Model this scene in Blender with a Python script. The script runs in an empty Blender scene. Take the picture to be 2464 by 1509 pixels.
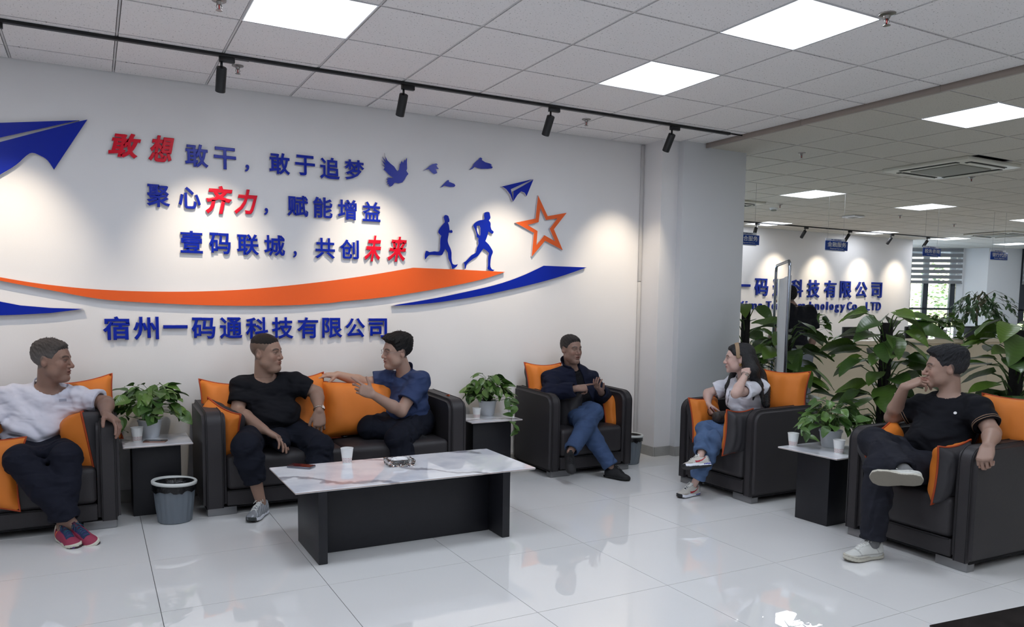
import bpy, bmesh, math, random
import numpy as np
from mathutils import Vector, Matrix
random.seed(7)
PI = math.pi
SC = bpy.context.scene
COL = SC.collection
def s2l(c):
    return tuple(((x/12.92) if x <= .04045 else ((x+.055)/1.055)**2.4) for x in c)
def rgb(r, g, b): return s2l((r/255, g/255, b/255))

# ------------------------------------------------------------------ camera
CAMC = np.array([-.17543, -6.11997, 1.49277])          # world: feature wall at y=0, floor z=0, x along the wall
FPX, PX, PY = 1849.543, 1226.557, 886.889              # focal length and principal point (photo 2464 x 1509)
def _rot(y, p, r):
    cy, sy, cp, sp = math.cos(y), math.sin(y), math.cos(p), math.sin(p)
    fwd = np.array([sy*cp, cy*cp, -sp]); right = np.array([cy, -sy, 0.]); down = np.cross(fwd, right)
    c, s = math.cos(r), math.sin(r)
    return np.array([c*right+s*down, -s*right+c*down, fwd])
RC = _rot(.49736258, .08742872, -.01370665)
def P(u, v, x=None, y=None, z=None):
    """world point seen at photo pixel (u, v) on the plane x=, y= or z="""
    d = RC.T @ np.array([(u-PX)/FPX, (v-PY)/FPX, 1.])
    ax, k = (0, x) if x is not None else ((1, y) if y is not None else (2, z))
    return CAMC + d*((k-CAMC[ax])/d[ax])
def proj(p):
    c = RC @ (np.asarray(p, float)-CAMC)
    return PX+FPX*c[0]/c[2], PY+FPX*c[1]/c[2], c[2]
cam = bpy.data.cameras.new('camera'); camo = bpy.data.objects.new('camera', cam); COL.objects.link(camo)
cam.sensor_fit = 'HORIZONTAL'; cam.sensor_width = 36; cam.lens = 36*FPX/2464
cam.shift_x = (1232-PX)/2464; cam.shift_y = (PY-754.5)/2464
cam.clip_start = .05; cam.clip_end = 400
M4 = Matrix([[RC[0][0], -RC[1][0], -RC[2][0], CAMC[0]], [RC[0][1], -RC[1][1], -RC[2][1], CAMC[1]],
             [RC[0][2], -RC[1][2], -RC[2][2], CAMC[2]], [0, 0, 0, 1]])
camo.matrix_world = M4
SC.camera = camo
# ------------------------------------------------------------------ world, exposure
SC.view_settings.view_transform = 'Standard'; SC.view_settings.look = 'None'
SC.view_settings.gamma = 1; SC.view_settings.use_curve_mapping = False
SC.view_settings.exposure = EXPOSURE = .82
W = bpy.data.worlds.new('sky'); SC.world = W; W.use_nodes = True
nt = W.node_tree; bg = nt.nodes['Background']
sky = nt.nodes.new('ShaderNodeTexSky'); sky.sky_type = 'NISHITA'; sky.sun_elevation = math.radians(50); sky.sun_rotation = math.radians(200)
sky.sun_disc = False; sky.air_density = 1.5; sky.dust_density = 3
nt.links.new(sky.outputs[0], bg.inputs[0]); bg.inputs[1].default_value = 1.35
SC.cycles.use_denoising = True
SC.cycles.use_adaptive_sampling = False; SC.cycles.max_bounces = 7; SC.cycles.diffuse_bounces = 4; SC.cycles.glossy_bounces = 4; SC.cycles.transmission_bounces = 6
SC.cycles.sample_clamp_indirect = 6; SC.cycles.caustics_reflective = False; SC.cycles.caustics_refractive = False
PANEL_E = 7.0        # emission of the square ceiling panels
SPOT_W = 42.0        # watts of the warm track lamps
H = 3.029            # ceiling of the lounge
HR = 2.994           # ceiling of the service hall, a step lower

# ------------------------------------------------------------------ materials
MATS = {}
def mat(name, col, rough=.5, metal=0., noise=None, bump=None, emit=None, spec=.5, trans=0., alpha=1., sheen=0., ior=1.45, coat=0., vcol=None, sss=0.):
    """noise=(scale, amount, detail) varies the colour; bump=(scale, strength, detail)"""
    if name in MATS: return MATS[name]
    m = bpy.data.materials.new(name); m.use_nodes = True; MATS[name] = m
    n = m.node_tree; b = n.nodes['Principled BSDF']
    c = (*col, 1)
    b.inputs['Base Color'].default_value = c; b.inputs['Roughness'].default_value = rough
    b.inputs['Metallic'].default_value = metal; b.inputs['Specular IOR Level'].default_value = spec; b.inputs['IOR'].default_value = ior
    b.inputs['Transmission Weight'].default_value = trans; b.inputs['Alpha'].default_value = alpha
    b.inputs['Sheen Weight'].default_value = sheen; b.inputs['Coat Weight'].default_value = coat
    if sss: b.inputs['Subsurface Weight'].default_value = sss; b.inputs['Subsurface Radius'].default_value = (.012, .005, .003); b.inputs['Subsurface Scale'].default_value = 1.
    if emit:
        b.inputs['Emission Color'].default_value = (*emit[0], 1); b.inputs['Emission Strength'].default_value = emit[1]
    src = None
    if vcol:
        a = n.nodes.new('ShaderNodeVertexColor'); a.layer_name = vcol; src = a.outputs[0]
    tc = None
    if noise or bump:
        tc = n.nodes.new('ShaderNodeTexCoord')
    if noise:
        t = n.nodes.new('ShaderNodeTexNoise'); t.inputs['Scale'].default_value = noise[0]; t.inputs['Detail'].default_value = noise[2] if len(noise) > 2 else 4
        n.links.new(tc.outputs['Object'], t.inputs['Vector'])
        mr = n.nodes.new('ShaderNodeMapRange'); mr.inputs[1].default_value = .3; mr.inputs[2].default_value = .7
        mr.inputs[3].default_value = 1-noise[1]; mr.inputs[4].default_value = 1+noise[1]
        n.links.new(t.outputs[0], mr.inputs[0])
        mx = n.nodes.new('ShaderNodeVectorMath'); mx.operation = 'SCALE'
        if src: n.links.new(src, mx.inputs[0])
        else: mx.inputs[0].default_value = col
        n.links.new(mr.outputs[0], mx.inputs['Scale']); src = mx.outputs[0]
    if src: n.links.new(src, b.inputs['Base Color'])
    if bump:
        t = n.nodes.new('ShaderNodeTexNoise'); t.inputs['Scale'].default_value = bump[0]; t.inputs['Detail'].default_value = bump[2] if len(bump) > 2 else 3
        n.links.new(tc.outputs['Object'], t.inputs['Vector'])
        bp = n.nodes.new('ShaderNodeBump'); bp.inputs['Strength'].default_value = bump[1]; bp.inputs['Distance'].default_value = .01
        n.links.new(t.outputs[0], bp.inputs['Height']); n.links.new(bp.outputs[0], b.inputs['Normal'])
    return m

# ------------------------------------------------------------------ objects
def tag(o, label=None, cat=None, group=None, kind=None):
    if label: o['label'] = label
    if cat: o['category'] = cat
    if group: o['group'] = group
    if kind: o['kind'] = kind
    return o
def link(o, parent=None, local=False):
    COL.objects.link(o)
    if parent is not None:
        o.parent = parent
        if not local: o.matrix_parent_inverse = wm(parent).inverted()
    return o
def wm(o):
    m = Matrix.LocRotScale(o.location, o.rotation_euler, o.scale)
    if o.parent: m = wm(o.parent) @ o.matrix_parent_inverse @ m
    return m
def empty(name, loc=(0, 0, 0), rz=0., label=None, cat=None, group=None, kind=None):
    o = bpy.data.objects.new(name, None); o.location = loc; o.rotation_euler = (0, 0, rz); o.empty_display_size = .1
    COL.objects.link(o); return tag(o, label, cat, group, kind)
def mobj(name, me, m=None, parent=None, local=False, smooth=False, loc=None):
    if m is not None:
        if isinstance(m, (list, tuple)):
            for x in m: me.materials.append(x)
        else: me.materials.append(m)
    if smooth: me.polygons.foreach_set('use_smooth', [True]*len(me.polygons))
    o = bpy.data.objects.new(name, me)
    if loc is not None: o.location = loc
    return link(o, parent, local)
def pyd(name, V, Fc, m=None, parent=None, local=False, smooth=False, loc=None):
    me = bpy.data.meshes.new(name); me.from_pydata([tuple(map(float, v)) for v in V], [], [tuple(map(int, f)) for f in Fc]); me.update()
    return mobj(name, me, m, parent, local, smooth, loc)
def bmo(name, bm, m=None, parent=None, local=False, smooth=False, loc=None, angle=None):
    me = bpy.data.meshes.new(name); bm.to_mesh(me); bm.free()
    o = mobj(name, me, m, parent, local, smooth or angle is not None, loc)
    if angle is not None: me.set_sharp_from_angle(angle=math.radians(angle))
    return o
def bbox(bm, lo, hi, bev=0., seg=2, M=None):
    g = bmesh.ops.create_cube(bm, size=1.)
    vs = g['verts']
    for v in vs: v.co = Vector([lo[i]+(v.co[i]+.5)*(hi[i]-lo[i]) for i in range(3)])
    if bev:
        es = list({e for v in vs for e in v.link_edges})
        r = bmesh.ops.bevel(bm, geom=es, offset=bev, segments=seg, affect='EDGES', profile=.5)
        vs = list({v for f in r['faces'] for v in f.verts} | {v for v in vs if v.is_valid})
    if M is not None:
        for v in vs: v.co = M @ v.co
    return vs
def box(name, lo, hi, m, parent=None, bev=0., seg=2, local=False, M=None):
    bm = bmesh.new(); bbox(bm, lo, hi, bev, seg, M)
    return bmo(name, bm, m, parent, local, angle=35 if bev else None)
def frame_from(z, x=(0, 0, 1)):
    z = Vector(z).normalized(); x = Vector(x)
    if abs(z.dot(x)) > .98: x = Vector((1, 0, 0))
    y = z.cross(x).normalized(); x = y.cross(z)
    return Matrix((x, y, z)).transposed()
def lathe(bm, prof, n=24, M=Matrix(), cap=(True, True), sx=1., sy=1.):
    rings = []
    for r, z in prof:
        rings.append([bm.verts.new(M @ Vector((math.cos(2*PI*i/n)*r*sx, math.sin(2*PI*i/n)*r*sy, z))) for i in range(n)])
    for a, b in zip(rings, rings[1:]):
        for i in range(n): bm.faces.new((a[i], a[(i+1) % n], b[(i+1) % n], b[i]))
    if cap[0]: bm.faces.new(rings[0][::-1])
    if cap[1]: bm.faces.new(rings[-1])
    return rings
def tube(bm, pts, r, n=8, close=False):
    pts = [Vector(p) for p in pts]; rings = []
    rr = r if isinstance(r, (list, tuple)) else [r]*len(pts)
    ref = Vector((0, 0, 1))
    N = len(pts)
    for i, p in enumerate(pts):
        if close: d = pts[(i+1) % N]-pts[i-1]
        else: d = pts[min(i+1, N-1)]-pts[max(i-1, 0)]
        d.normalize()
        x = ref-d*ref.dot(d)
        if x.length < .05: x = Vector((1, 0, 0))-d*d.x
        x.normalize(); y = d.cross(x)
        ref = x
        rings.append([bm.verts.new(p+(x*math.cos(2*PI*k/n)+y*math.sin(2*PI*k/n))*rr[i]) for k in range(n)])
    pairs = list(zip(rings, rings[1:]))+([(rings[-1], rings[0])] if close else [])
    for a, b in pairs:
        for i in range(n): bm.faces.new((a[i], a[(i+1) % n], b[(i+1) % n], b[i]))
    if not close: bm.faces.new(rings[0][::-1]); bm.faces.new(rings[-1])
def copy_tree(o, parent=None, deep=True):
    c = o.copy(); COL.objects.link(c)
    if parent is not None: c.parent = parent
    if deep:
        for ch in list(o.children): copy_tree(ch, c)
    return c
# ================================================================== SETTING
WHITE = mat('wall_paint', rgb(226, 224, 224), .65, noise=(1.3, .015), bump=(90, .03))
COLP = mat('column_paint', rgb(209, 210, 212), .6, bump=(60, .03))
def stru(name, lo, hi, m, bev=0.): return tag(box(name, lo, hi, m, None, bev), kind='structure')
stru('wall_feature', (-3.6, 0, 0), (4.602, .15, H+.06), WHITE)
# cable trunking in the corner of the feature wall (two lengths)
tr = tag(empty('trim_1', (4.585, 0, 0)), kind='structure')
TRK = mat('trunking', rgb(196, 194, 192), .5)
box('trunking_length', (4.566, -.022, 1.705), (4.598, 0, H-.01), TRK, tr, .003)
box('trunking_length', (4.566, -.022, .09), (4.598, 0, 1.70), TRK, tr, .003)
stru('wall_return', (4.602, -.285, 0), (4.800, .15, H+.06), WHITE)
stru('column', (4.800, -.36, 0), (5.605, .45, H+.06), COLP, .004)
stru('wall_hall_end', (8., 4.97, 0), (16.15, 5.17, HR+.05), WHITE)
stru('wall_hall_side', (5.0, .45, 0), (5.15, 7.2, HR+.05), WHITE)
stru('wall_left', (-3.75, -10, 0), (-3.6, .15, H+.06), WHITE)
stru('wall_behind', (-3.75, -10.15, 0), (24, -10, H+.06), WHITE)
stru('wall_right', (24, -10.15, 0), (24.15, 4.2, H+.06), WHITE)
# ---- floor: 0.8 m polished porcelain tiles, each laid piece its own part near the seats
flo = tag(box('floor', (-3.75, -10.2, -.1), (24.2, 8.5, -.0035), mat('grout', rgb(84, 84, 82), .8)), kind='structure')
def tile_mat(name, base, amt):
    m = mat(name, base, .025, spec=.5, noise=(2.2, amt, 5))
    b = m.node_tree.nodes['Principled BSDF']; b.inputs['IOR'].default_value = 1.62; b.inputs['Specular IOR Level'].default_value = 0.; b.inputs['Roughness'].default_value = .5; b.inputs['Coat Weight'].default_value = 1.; b.inputs['Coat Roughness'].default_value = 0.; b.inputs['Coat IOR'].default_value = 2.35
    return m
TILE = tile_mat('porcelain', rgb(236, 235, 233), .012)
def thin_tile(w, d, t, bev):
    bm = bmesh.new(); bbox(bm, (-w/2, -d/2, -t), (w/2, d/2, 0), bev, 1)
    me = bpy.data.meshes.new('tile'); bm.to_mesh(me); bm.free(); return me
ft = thin_tile(.7968, .7968, .0035, .0002); ft.materials.append(TILE)
FX0, FY0, FS = .0687, -2.2392, .8
rest = []
for i in range(-5, 31):
    for j in range(-10, 13):
        cx, cy = FX0+(i+.5)*FS, FY0+(j+.5)*FS
        if cx < -3.6 or cx > 24 or cy < -10 or cy > 8: continue
        if -2.2 < cx < 9.5 and -5.6 < cy < 1.0:
            o = bpy.data.objects.new('floor_tile', ft); o.location = (cx, cy, 0); link(o, flo)
        else: rest.append((cx, cy))
V, Fc = [], []
for cx, cy in rest:
    k = len(V); h = .3984
    V += [(cx-h, cy-h, 0), (cx+h, cy-h, 0), (cx+h, cy+h, 0), (cx-h, cy+h, 0)]; Fc.append((k, k+1, k+2, k+3))
tag(pyd('floor_tile', V, Fc, TILE, flo), kind='stuff')
DM = mat('black_marble', rgb(38, 34, 32), .12, noise=(9, .5, 8))
a, b = P(2255, 1505, z=0), P(2464, 1462, z=0)
d = (b-a)/np.linalg.norm(b-a); nrm = np.array([d[1], -d[0], 0]);
if nrm[1] > 0: nrm = -nrm
q = [a-d*.05, a+d*1.6, a+d*1.6+nrm*.9, a-d*.05+nrm*.9]
tag(pyd('floor_mat', [tuple(p[:2])+(z,) for z in (.001, .009) for p in q], [(3, 2, 1, 0), (4, 5, 6, 7), (0, 1, 5, 4), (1, 2, 6, 5), (2, 3, 7, 6), (3, 0, 4, 7)], DM),
    'dark marble-patterned mat lying on the pale floor tiles', 'mat')
# ---- skirting tiles
SK = mat('skirting', rgb(158, 156, 152), .25, noise=(6, .08))
def skirting(name, runs, n0=(0, -1)):
    e = tag(empty(name, (runs[0][0], runs[0][1], 0)), kind='structure')
    for (x0, y0, x1, y1) in runs:
        L = math.hypot(x1-x0, y1-y0); k = max(1, round(L/.8)); ux, uy = (x1-x0)/L, (y1-y0)/L
        nx, ny = uy, -ux
        for i in range(k):
            s0, s1 = L*i/k+.001, L*(i+1)/k-.001
            pts = [(x0+ux*s, y0+uy*s) for s in (s0, s1)]
            Vv = [(pts[0][0], pts[0][1]), (pts[1][0], pts[1][1]), (pts[1][0]+nx*.012, pts[1][1]+ny*.012), (pts[0][0]+nx*.012, pts[0][1]+ny*.012)]
            pyd('skirting_tile', [(*v, .0005) for v in Vv]+[(*v, .092) for v in Vv], [(0, 1, 2, 3), (7, 6, 5, 4), (0, 4, 5, 1), (1, 5, 6, 2), (2, 6, 7, 3), (3, 7, 4, 0)], SK, e)
skirting('baseboard_feature', [(-3.6, 0, 4.602, 0)])
skirting('baseboard_column', [(4.602, 0, 4.602, -.285), (4.602, -.285, 4.800, -.285), (4.800, -.285, 4.800, -.36), (4.800, -.36, 5.605, -.36), (5.605, -.36, 5.605, .45)])
# ---- ceiling
DK = mat('ceiling_void', rgb(70, 70, 72), .9)
cei = tag(box('ceiling', (-3.75, -10.2, H+.018), (24.2, 8.5, H+.12), DK), kind='structure')
def ctile_mat(name='mineral_tile', hi=rgb(234, 231, 230), lo=rgb(150, 147, 145)):
    m = mat(name, hi, .85)
    n = m.node_tree; b = n.nodes['Principled BSDF']
    tc = n.nodes.new('ShaderNodeTexCoord'); v = n.nodes.new('ShaderNodeTexNoise'); v.inputs['Scale'].default_value = 95; v.inputs['Detail'].default_value = 2
    n.links.new(tc.outputs['Object'], v.inputs['Vector'])
    r = n.nodes.new('ShaderNodeValToRGB'); r.color_ramp.elements[0].position = .30; r.color_ramp.elements[0].color = (*lo, 1)
    r.color_ramp.elements[1].position = .36; r.color_ramp.elements[1].color = (*hi, 1)
    n.links.new(v.outputs[0], r.inputs[0]); n.links.new(r.outputs[0], b.inputs['Base Color'])
    bp = n.nodes.new('ShaderNodeBump'); bp.inputs['Strength'].default_value = .5; bp.inputs['Distance'].default_value = .004
    n.links.new(r.outputs[0], bp.inputs['Height']); n.links.new(bp.outputs[0], b.inputs['Normal'])
    return m
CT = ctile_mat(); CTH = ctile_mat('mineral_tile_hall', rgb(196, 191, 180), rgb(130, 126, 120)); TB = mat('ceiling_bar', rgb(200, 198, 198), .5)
RX, RY, RS = 5.10, -2.12, .615
cells = []   # x0,y0,x1,y1,z
lit_l = {(1, -1.505-.6), (5, -3.305), (5, -2.105)}
LX = [.6*i for i in range(-6, 9)]+[5.068]; LX[0] = -3.6
LY = [0, -.305]+[-.905-.6*j for j in range(0, 16)]
PAN_L = [(.6, -2.105), (3.0, -3.305), (3.0, -2.105), (-1.8, -2.105), (.6, -4.505), (-1.8, -4.505), (3.0, -5.105), (.6, -6.905), (3.0, -7.505), (-1.8, -6.905)]
for i in range(len(LX)-1):
    for j in range(len(LY)-1):
        x0, x1, y1, y0 = LX[i], LX[i+1], LY[j], LY[j+1]
        if any(abs(x0-a) < .02 and abs(y0-b) < .02 for a, b in PAN_L): continue
        cells.append((x0, y0, x1, y1, H))
PAN_R = [(1, 0-1+0), (5, 5), (9, 5), (14, 5), (9, 10), (14, 10), (18, 10), (22, 10), (5, -4-1), (9, -3), (14, -1), (18, 4), (1, -6), (9, -9), (14, -8), (20, -4), (5, -10), (18, -9), (24, 2)]
AC_R = [(4, 1, 2.45), (17, 8, 2.45), (5, 9, 2.4)]
ac_rects = [(7.50, -1.44, 8.45, -.49), (15.6, 2.55, 16.55, 3.5), None]
GX = [RX+RS*k for k in range(0, 31)]; GY = [RY+RS*k for k in range(-13, 16)]
for x0 in GX[:-1]:
    for y0 in GY[:-1]:
        k, l = round((x0-RX)/RS), round((y0-RY)/RS)
        if (k, l) in PAN_R: continue
        x1, y1 = x0+RS, y0+RS
        if y0 > 4.95 and x1 < 16.1: continue
        if any(r and x0 < r[2]-.05 and x1 > r[0]+.05 and y0 < r[3]-.05 and y1 > r[1]+.05 for r in ac_rects):
            if any(r and x0 > r[0]-.2 and x1 < r[2]+.2 and y0 > r[1]-.2 and y1 < r[3]+.2 for r in ac_rects): continue
        cells.append((x0, y0, x1, y1, HR))
scored = []
for c in cells:
    u, v, dd = proj(((c[0]+c[2])/2, (c[1]+c[3])/2, c[4]))
    vis = dd > .3 and -250 < u < 2700 and -300 < v < 1000
    hid = c[4] == HR and c[0] < 5.2+.0 and c[1] > -.4
    scored.append(((1/dd**2 if vis and not hid else 0), c))
scored.sort(key=lambda t: -t[0])
tm_cache = {}
def tile_mesh(w, d, mt):
    k = (round(w, 3), round(d, 3), mt.name)
    if k not in tm_cache:
        bm = bmesh.new(); bbox(bm, (-w/2+.0095, -d/2+.0095, 0), (w/2-.0095, d/2-.0095, .016), .0)
        me = bpy.data.meshes.new('ceiling_tile'); bm.to_mesh(me); bm.free(); me.materials.append(mt); tm_cache[k] = me
    return tm_cache[k]
V, Fc, mi_ = [], [], []
for n, (sc, c) in enumerate(scored):
    if sc > 0 and n < 292:
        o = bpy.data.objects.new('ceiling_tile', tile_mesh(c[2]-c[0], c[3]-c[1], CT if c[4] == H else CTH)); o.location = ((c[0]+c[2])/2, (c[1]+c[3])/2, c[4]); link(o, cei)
    else:
        k = len(V); g = .0095
        for z in (c[4], c[4]+.016): V += [(c[0]+g, c[1]+g, z), (c[2]-g, c[1]+g, z), (c[2]-g, c[3]-g, z), (c[0]+g, c[3]-g, z)]
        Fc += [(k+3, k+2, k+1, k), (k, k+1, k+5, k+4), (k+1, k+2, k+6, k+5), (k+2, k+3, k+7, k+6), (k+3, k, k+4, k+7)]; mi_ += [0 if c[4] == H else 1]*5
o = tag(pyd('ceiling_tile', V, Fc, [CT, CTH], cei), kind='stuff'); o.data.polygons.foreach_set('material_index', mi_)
for xs, ys, z, lo, hi, ylo, yhi in ((LX[1:-1], LY[1:], H, -3.6, 5.068, -9.9, 0.), (GX, GY, HR, 5.10, 23.5, -9.9, 7.)):
    for x in xs: box('grid_bar', (x-.0055, ylo, z+.003), (x+.0055, yhi if x < 16 else yhi+1, z+.013), TB, cei)
    for y in ys: box('grid_bar', (lo, y-.0055, z+.0035), (hi, y+.0055, z+.0135), TB, cei)
# step between the two ceilings, capped with a beige strip in lengths
tb = tag(empty('trim_2', (5.08, -2, HR)), kind='structure')
ST = mat('step_strip', rgb(150, 139, 131), .5)
ys = [-.36, -1.49, -2.696, -3.9, -5.1, -6.3, -7.5, -8.7, -9.99]
for a, b in zip(ys, ys[1:]): box('strip_length', (5.068, b+.001, HR-.006), (5.10, a-.001, H+.02), ST, tb, .001)
ys = [0.45, 1.7, 2.9, 4.1, 5.3, 7.0]
for a, b in zip(ys, ys[1:]): box('strip_length', (5.068, a+.001, HR-.006), (5.10, b-.001, H+.02), ST, tb, .001)

# ---- ceiling panels (the real lamps of the place)
PE = mat('panel_diffuser', (.95, .97, 1.), .4, emit=((.9, .95, 1.), 1.5)); PE.cycles.emission_sampling = 'NONE'; PCOL = (.77, .86, 1., PANEL_E); PCOLH = (.86, .91, 1., PANEL_E*.66); PF = mat('panel_frame', rgb(225, 226, 228), .4)
def panel(x0, y0, s, z, lab, grp=None, pe=None):
    e = empty('ceiling_light', (x0+s/2, y0+s/2, z), 0, lab, 'light', grp)
    bm = bmesh.new()
    for lo, hi in (((0, 0), (s, .012)), ((0, s-.012), (s, s)), ((0, .012), (.012, s-.012)), ((s-.012, .012), (s, s-.012))):
        bbox(bm, (x0+lo[0]+.003*(lo[0] == 0), y0+lo[1]+.003, z-.002), (x0+hi[0]-.003, y0+hi[1]-.003, z+.012))
    bmo('frame', bm, PF, e); box('diffuser', (x0+.013, y0+.013, z+.003), (x0+s-.013, y0+s-.013, z+.008), PE, e)
    l = bpy.data.lights.new('panel_lamp', 'AREA'); l.shape = 'SQUARE'; l.size = s-.028; l.color = (pe or PCOL)[:3]; l.energy = (pe or PCOL)[3]*PI*l.size**2
    lo = bpy.data.objects.new('panel_lamp', l); lo.location = (x0+s/2, y0+s/2, z+.002); link(lo, e)
    return e
LABL = {0: 'square ceiling panel above the red slogan characters and track lamps', 1: 'large square ceiling panel beside the nearest sprinkler, closest to the beige ceiling strip', 2: 'square ceiling panel over the standing runner wall, between track rail and beige strip'}
for i, (x, y) in enumerate(PAN_L): panel(x, y, .6, H, LABL.get(i, 'square ceiling panel behind the viewpoint, out of the picture'), None if i < 3 else 'ceiling panels behind the viewpoint')
LR = {(1, -1): 'square ceiling panel just past the beige strip, near the cassette air conditioner', (5, 5): 'square ceiling panel over the tallest green plant, near the smoke detector',
      (9, 5): 'square ceiling panel in the hall right of the router, in mid row', (14, 5): 'ceiling panel cut by the picture edge in the middle hall row',
      (9, 10): 'ceiling panel behind the first hall track lamp above the company name wall', (14, 10): 'ceiling panel behind the fourth hall track lamp',
      (18, 10): 'ceiling panel just under the end of the hall track rail', (22, 10): 'distant ceiling panel over the last hanging service sign'}
for k, l in PAN_R: panel(RX+RS*k, RY+RS*l, RS, HR, LR.get((k, l), 'square ceiling panel out of the picture in the hall'), None if (k, l) in LR else 'hall ceiling panels out of view', PCOLH)

# ---- cassette air conditioners
ACW = mat('ac_plastic', rgb(214, 212, 200), .45); ACD = mat('ac_dark', rgb(30, 30, 30), .6); ACG = mat('ac_grille', rgb(150, 150, 140), .7, bump=(200, .3))
def cassette(x0, y0, x1, y1, lab):
    e = empty('air_conditioner', ((x0+x1)/2, (y0+y1)/2, HR), 0, lab, 'air conditioner')
    s = x1-x0; t = .035
    bm = bmesh.new(); bbox(bm, (x0, y0, HR-t), (x1, y1, HR+.002), .012, 2)
    bmo('panel', bm, ACW, e, angle=40)
    box('grille', (x0+.2, y0+.2, HR-t-.012), (x1-.2, y1-.2, HR-t-.0005), ACG, e, .004)
    for a, b, c, d in ((.06, .16, .13, s-.16), (s-.13, .16, s-.06, s-.16), (.16, .06, s-.16, .13), (.16, s-.13, s-.16, s-.06)):
        box('air_outlet', (x0+a, y0+b, HR-t-.006), (x0+c, y0+d, HR-t-.0002), ACD, e, .002)
        f = .018
        if c-a < d-b: box('louver', (x0+a+f, y0+b+.01, HR-t-.016), (x0+a+f+.03, y0+d-.01, HR-t-.0065), ACW, e, .002)
        else: box('louver', (x0+a+.01, y0+b+f, HR-t-.016), (x0+c-.01, y0+b+f+.03, HR-t-.0065), ACW, e, .002)
cassette(*ac_rects[0], 'square cassette air conditioner in the hall ceiling above the seated woman and man')
cassette(*ac_rects[1], 'distant cassette air conditioner near the windows and zebra blinds')
a = P(1778, 490, z=HR); cassette(a[0]-.75, a[1]-.35, a[0]+.2, a[1]+.6, 'cassette air conditioner half hidden behind the column')

# ---- track rails with spot lamps
BK = mat('black_metal', rgb(22, 22, 24), .38, bump=(300, .02)); LENS = mat('lamp_lens', (1, .85, .6), .3, emit=((1, .82, .58), 12.)); LENS.cycles.emission_sampling = 'NONE'
def track(x0, x1, y, z, lab):
    e = empty('track_rail', ((x0+x1)/2, y, z), 0, lab, 'track rail')
    box('rail', (x0, y-.017, z-.02), (x1, y+.017, z-.001), BK, e, .002)
    box('end_cap', (x1, y-.018, z-.021), (x1+.012, y+.018, z-.0005), BK, e, .002)
    bm = bmesh.new(); bbox(bm, ((x0+x1)/2-.06, y-.019, z-.022), ((x0+x1)/2+.06, y+.019, z-.0201), .0); bmo('joiner', bm, BK, e)
def spot(x, y, z, tilt, lab, grp, power, toward=1, yaw=0., size=62, dx=0):
    e = empty('track_lamp', (x, y, z-.02), 0, lab, 'lamp', grp)
    box('adapter', (x-.045, y-.016, z-.052), (x+.05, y+.016, z-.0205), BK, e, .003)
    bm = bmesh.new(); tube(bm, [(x-.03, y, z-.052), (x-.03, y, z-.085)], .008, 10); bmo('stem', bm, BK, e, smooth=True)
    d = Vector((math.sin(yaw)*math.sin(tilt), math.cos(yaw)*math.sin(tilt)*toward, -math.cos(tilt)))
    o = Vector((x-.03, y, z-.085)); top = o-d*.012+Vector((0, 0, -.012))
    L, r = .155, .0315
    R = frame_from(d).to_4x4(); R.translation = top
    bm = bmesh.new(); lathe(bm, [(r*.9, 0), (r, .004), (r, L-.003), (r*.97, L), (r*.82, L), (r*.8, L-.012)], 28, R, cap=(True, False)); bmo('can', bm, BK, e, angle=40)
    bm = bmesh.new(); lathe(bm, [(r*.79, L-.013), (r*.79, L-.011)], 20, R); bmo('lens', bm, LENS, e)
    l = bpy.data.lights.new('spot_light', 'SPOT'); l.energy = power; l.color = (1, .85, .65); l.spot_size = math.radians(size); l.spot_blend = 1.; l.shadow_soft_size = .02
    lo = bpy.data.objects.new('spot_light', l); lo.matrix_world = Matrix.Translation(top+d*(L+.01)) @ frame_from(-d).to_4x4(); COL.objects.link(lo); lo.parent = e; lo.matrix_parent_inverse = wm(e).inverted()
TY = -.83
track(-3.5, 4.90, TY, H, 'long black track rail on the lounge ceiling along the slogan wall')
names = ['out of the picture at the left end', 'above the red slogan characters', 'above the flying birds', 'above the small paper plane and star', 'in front of the column, last on the lounge rail']
for x, nm, tl in zip((-.62, .62, 1.84, 3.06, 4.28), names, (.56, .56, .56, .56, .56)):
    spot(x, TY, H, tl, 'black cylinder track lamp '+nm, 'lounge track lamps', SPOT_W, size=60)
spot(-1.85, TY, H, .56, 'black cylinder track lamp beyond the left edge of the picture', 'lounge track lamps', SPOT_W, size=60)
# raceway from rail end to the step
box('rail_cable', (4.93, TY-.004, H-.012), (5.07, TY+.004, H-.002), BK, bpy.data.objects['track_rail'])
T2 = 4.25
track(8.6, 16.35, T2, HR, 'black track rail in the hall before the company name wall')
for x, nm in zip((10.57, 11.85, 13.10, 14.40, 15.60), ('above the general service sign', 'second on the hall rail', 'above the finance service sign', 'fourth on the hall rail', 'last on the hall rail, above the tax sign')):
    spot(x, T2, HR, (.30 if x < 11 else .62), 'black track lamp '+nm, 'hall track lamps', SPOT_W*.9, size=72)
spot(9.3, T2, HR, .4, 'black track lamp hidden behind the column on the hall rail', 'hall track lamps', SPOT_W, size=60)

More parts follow.
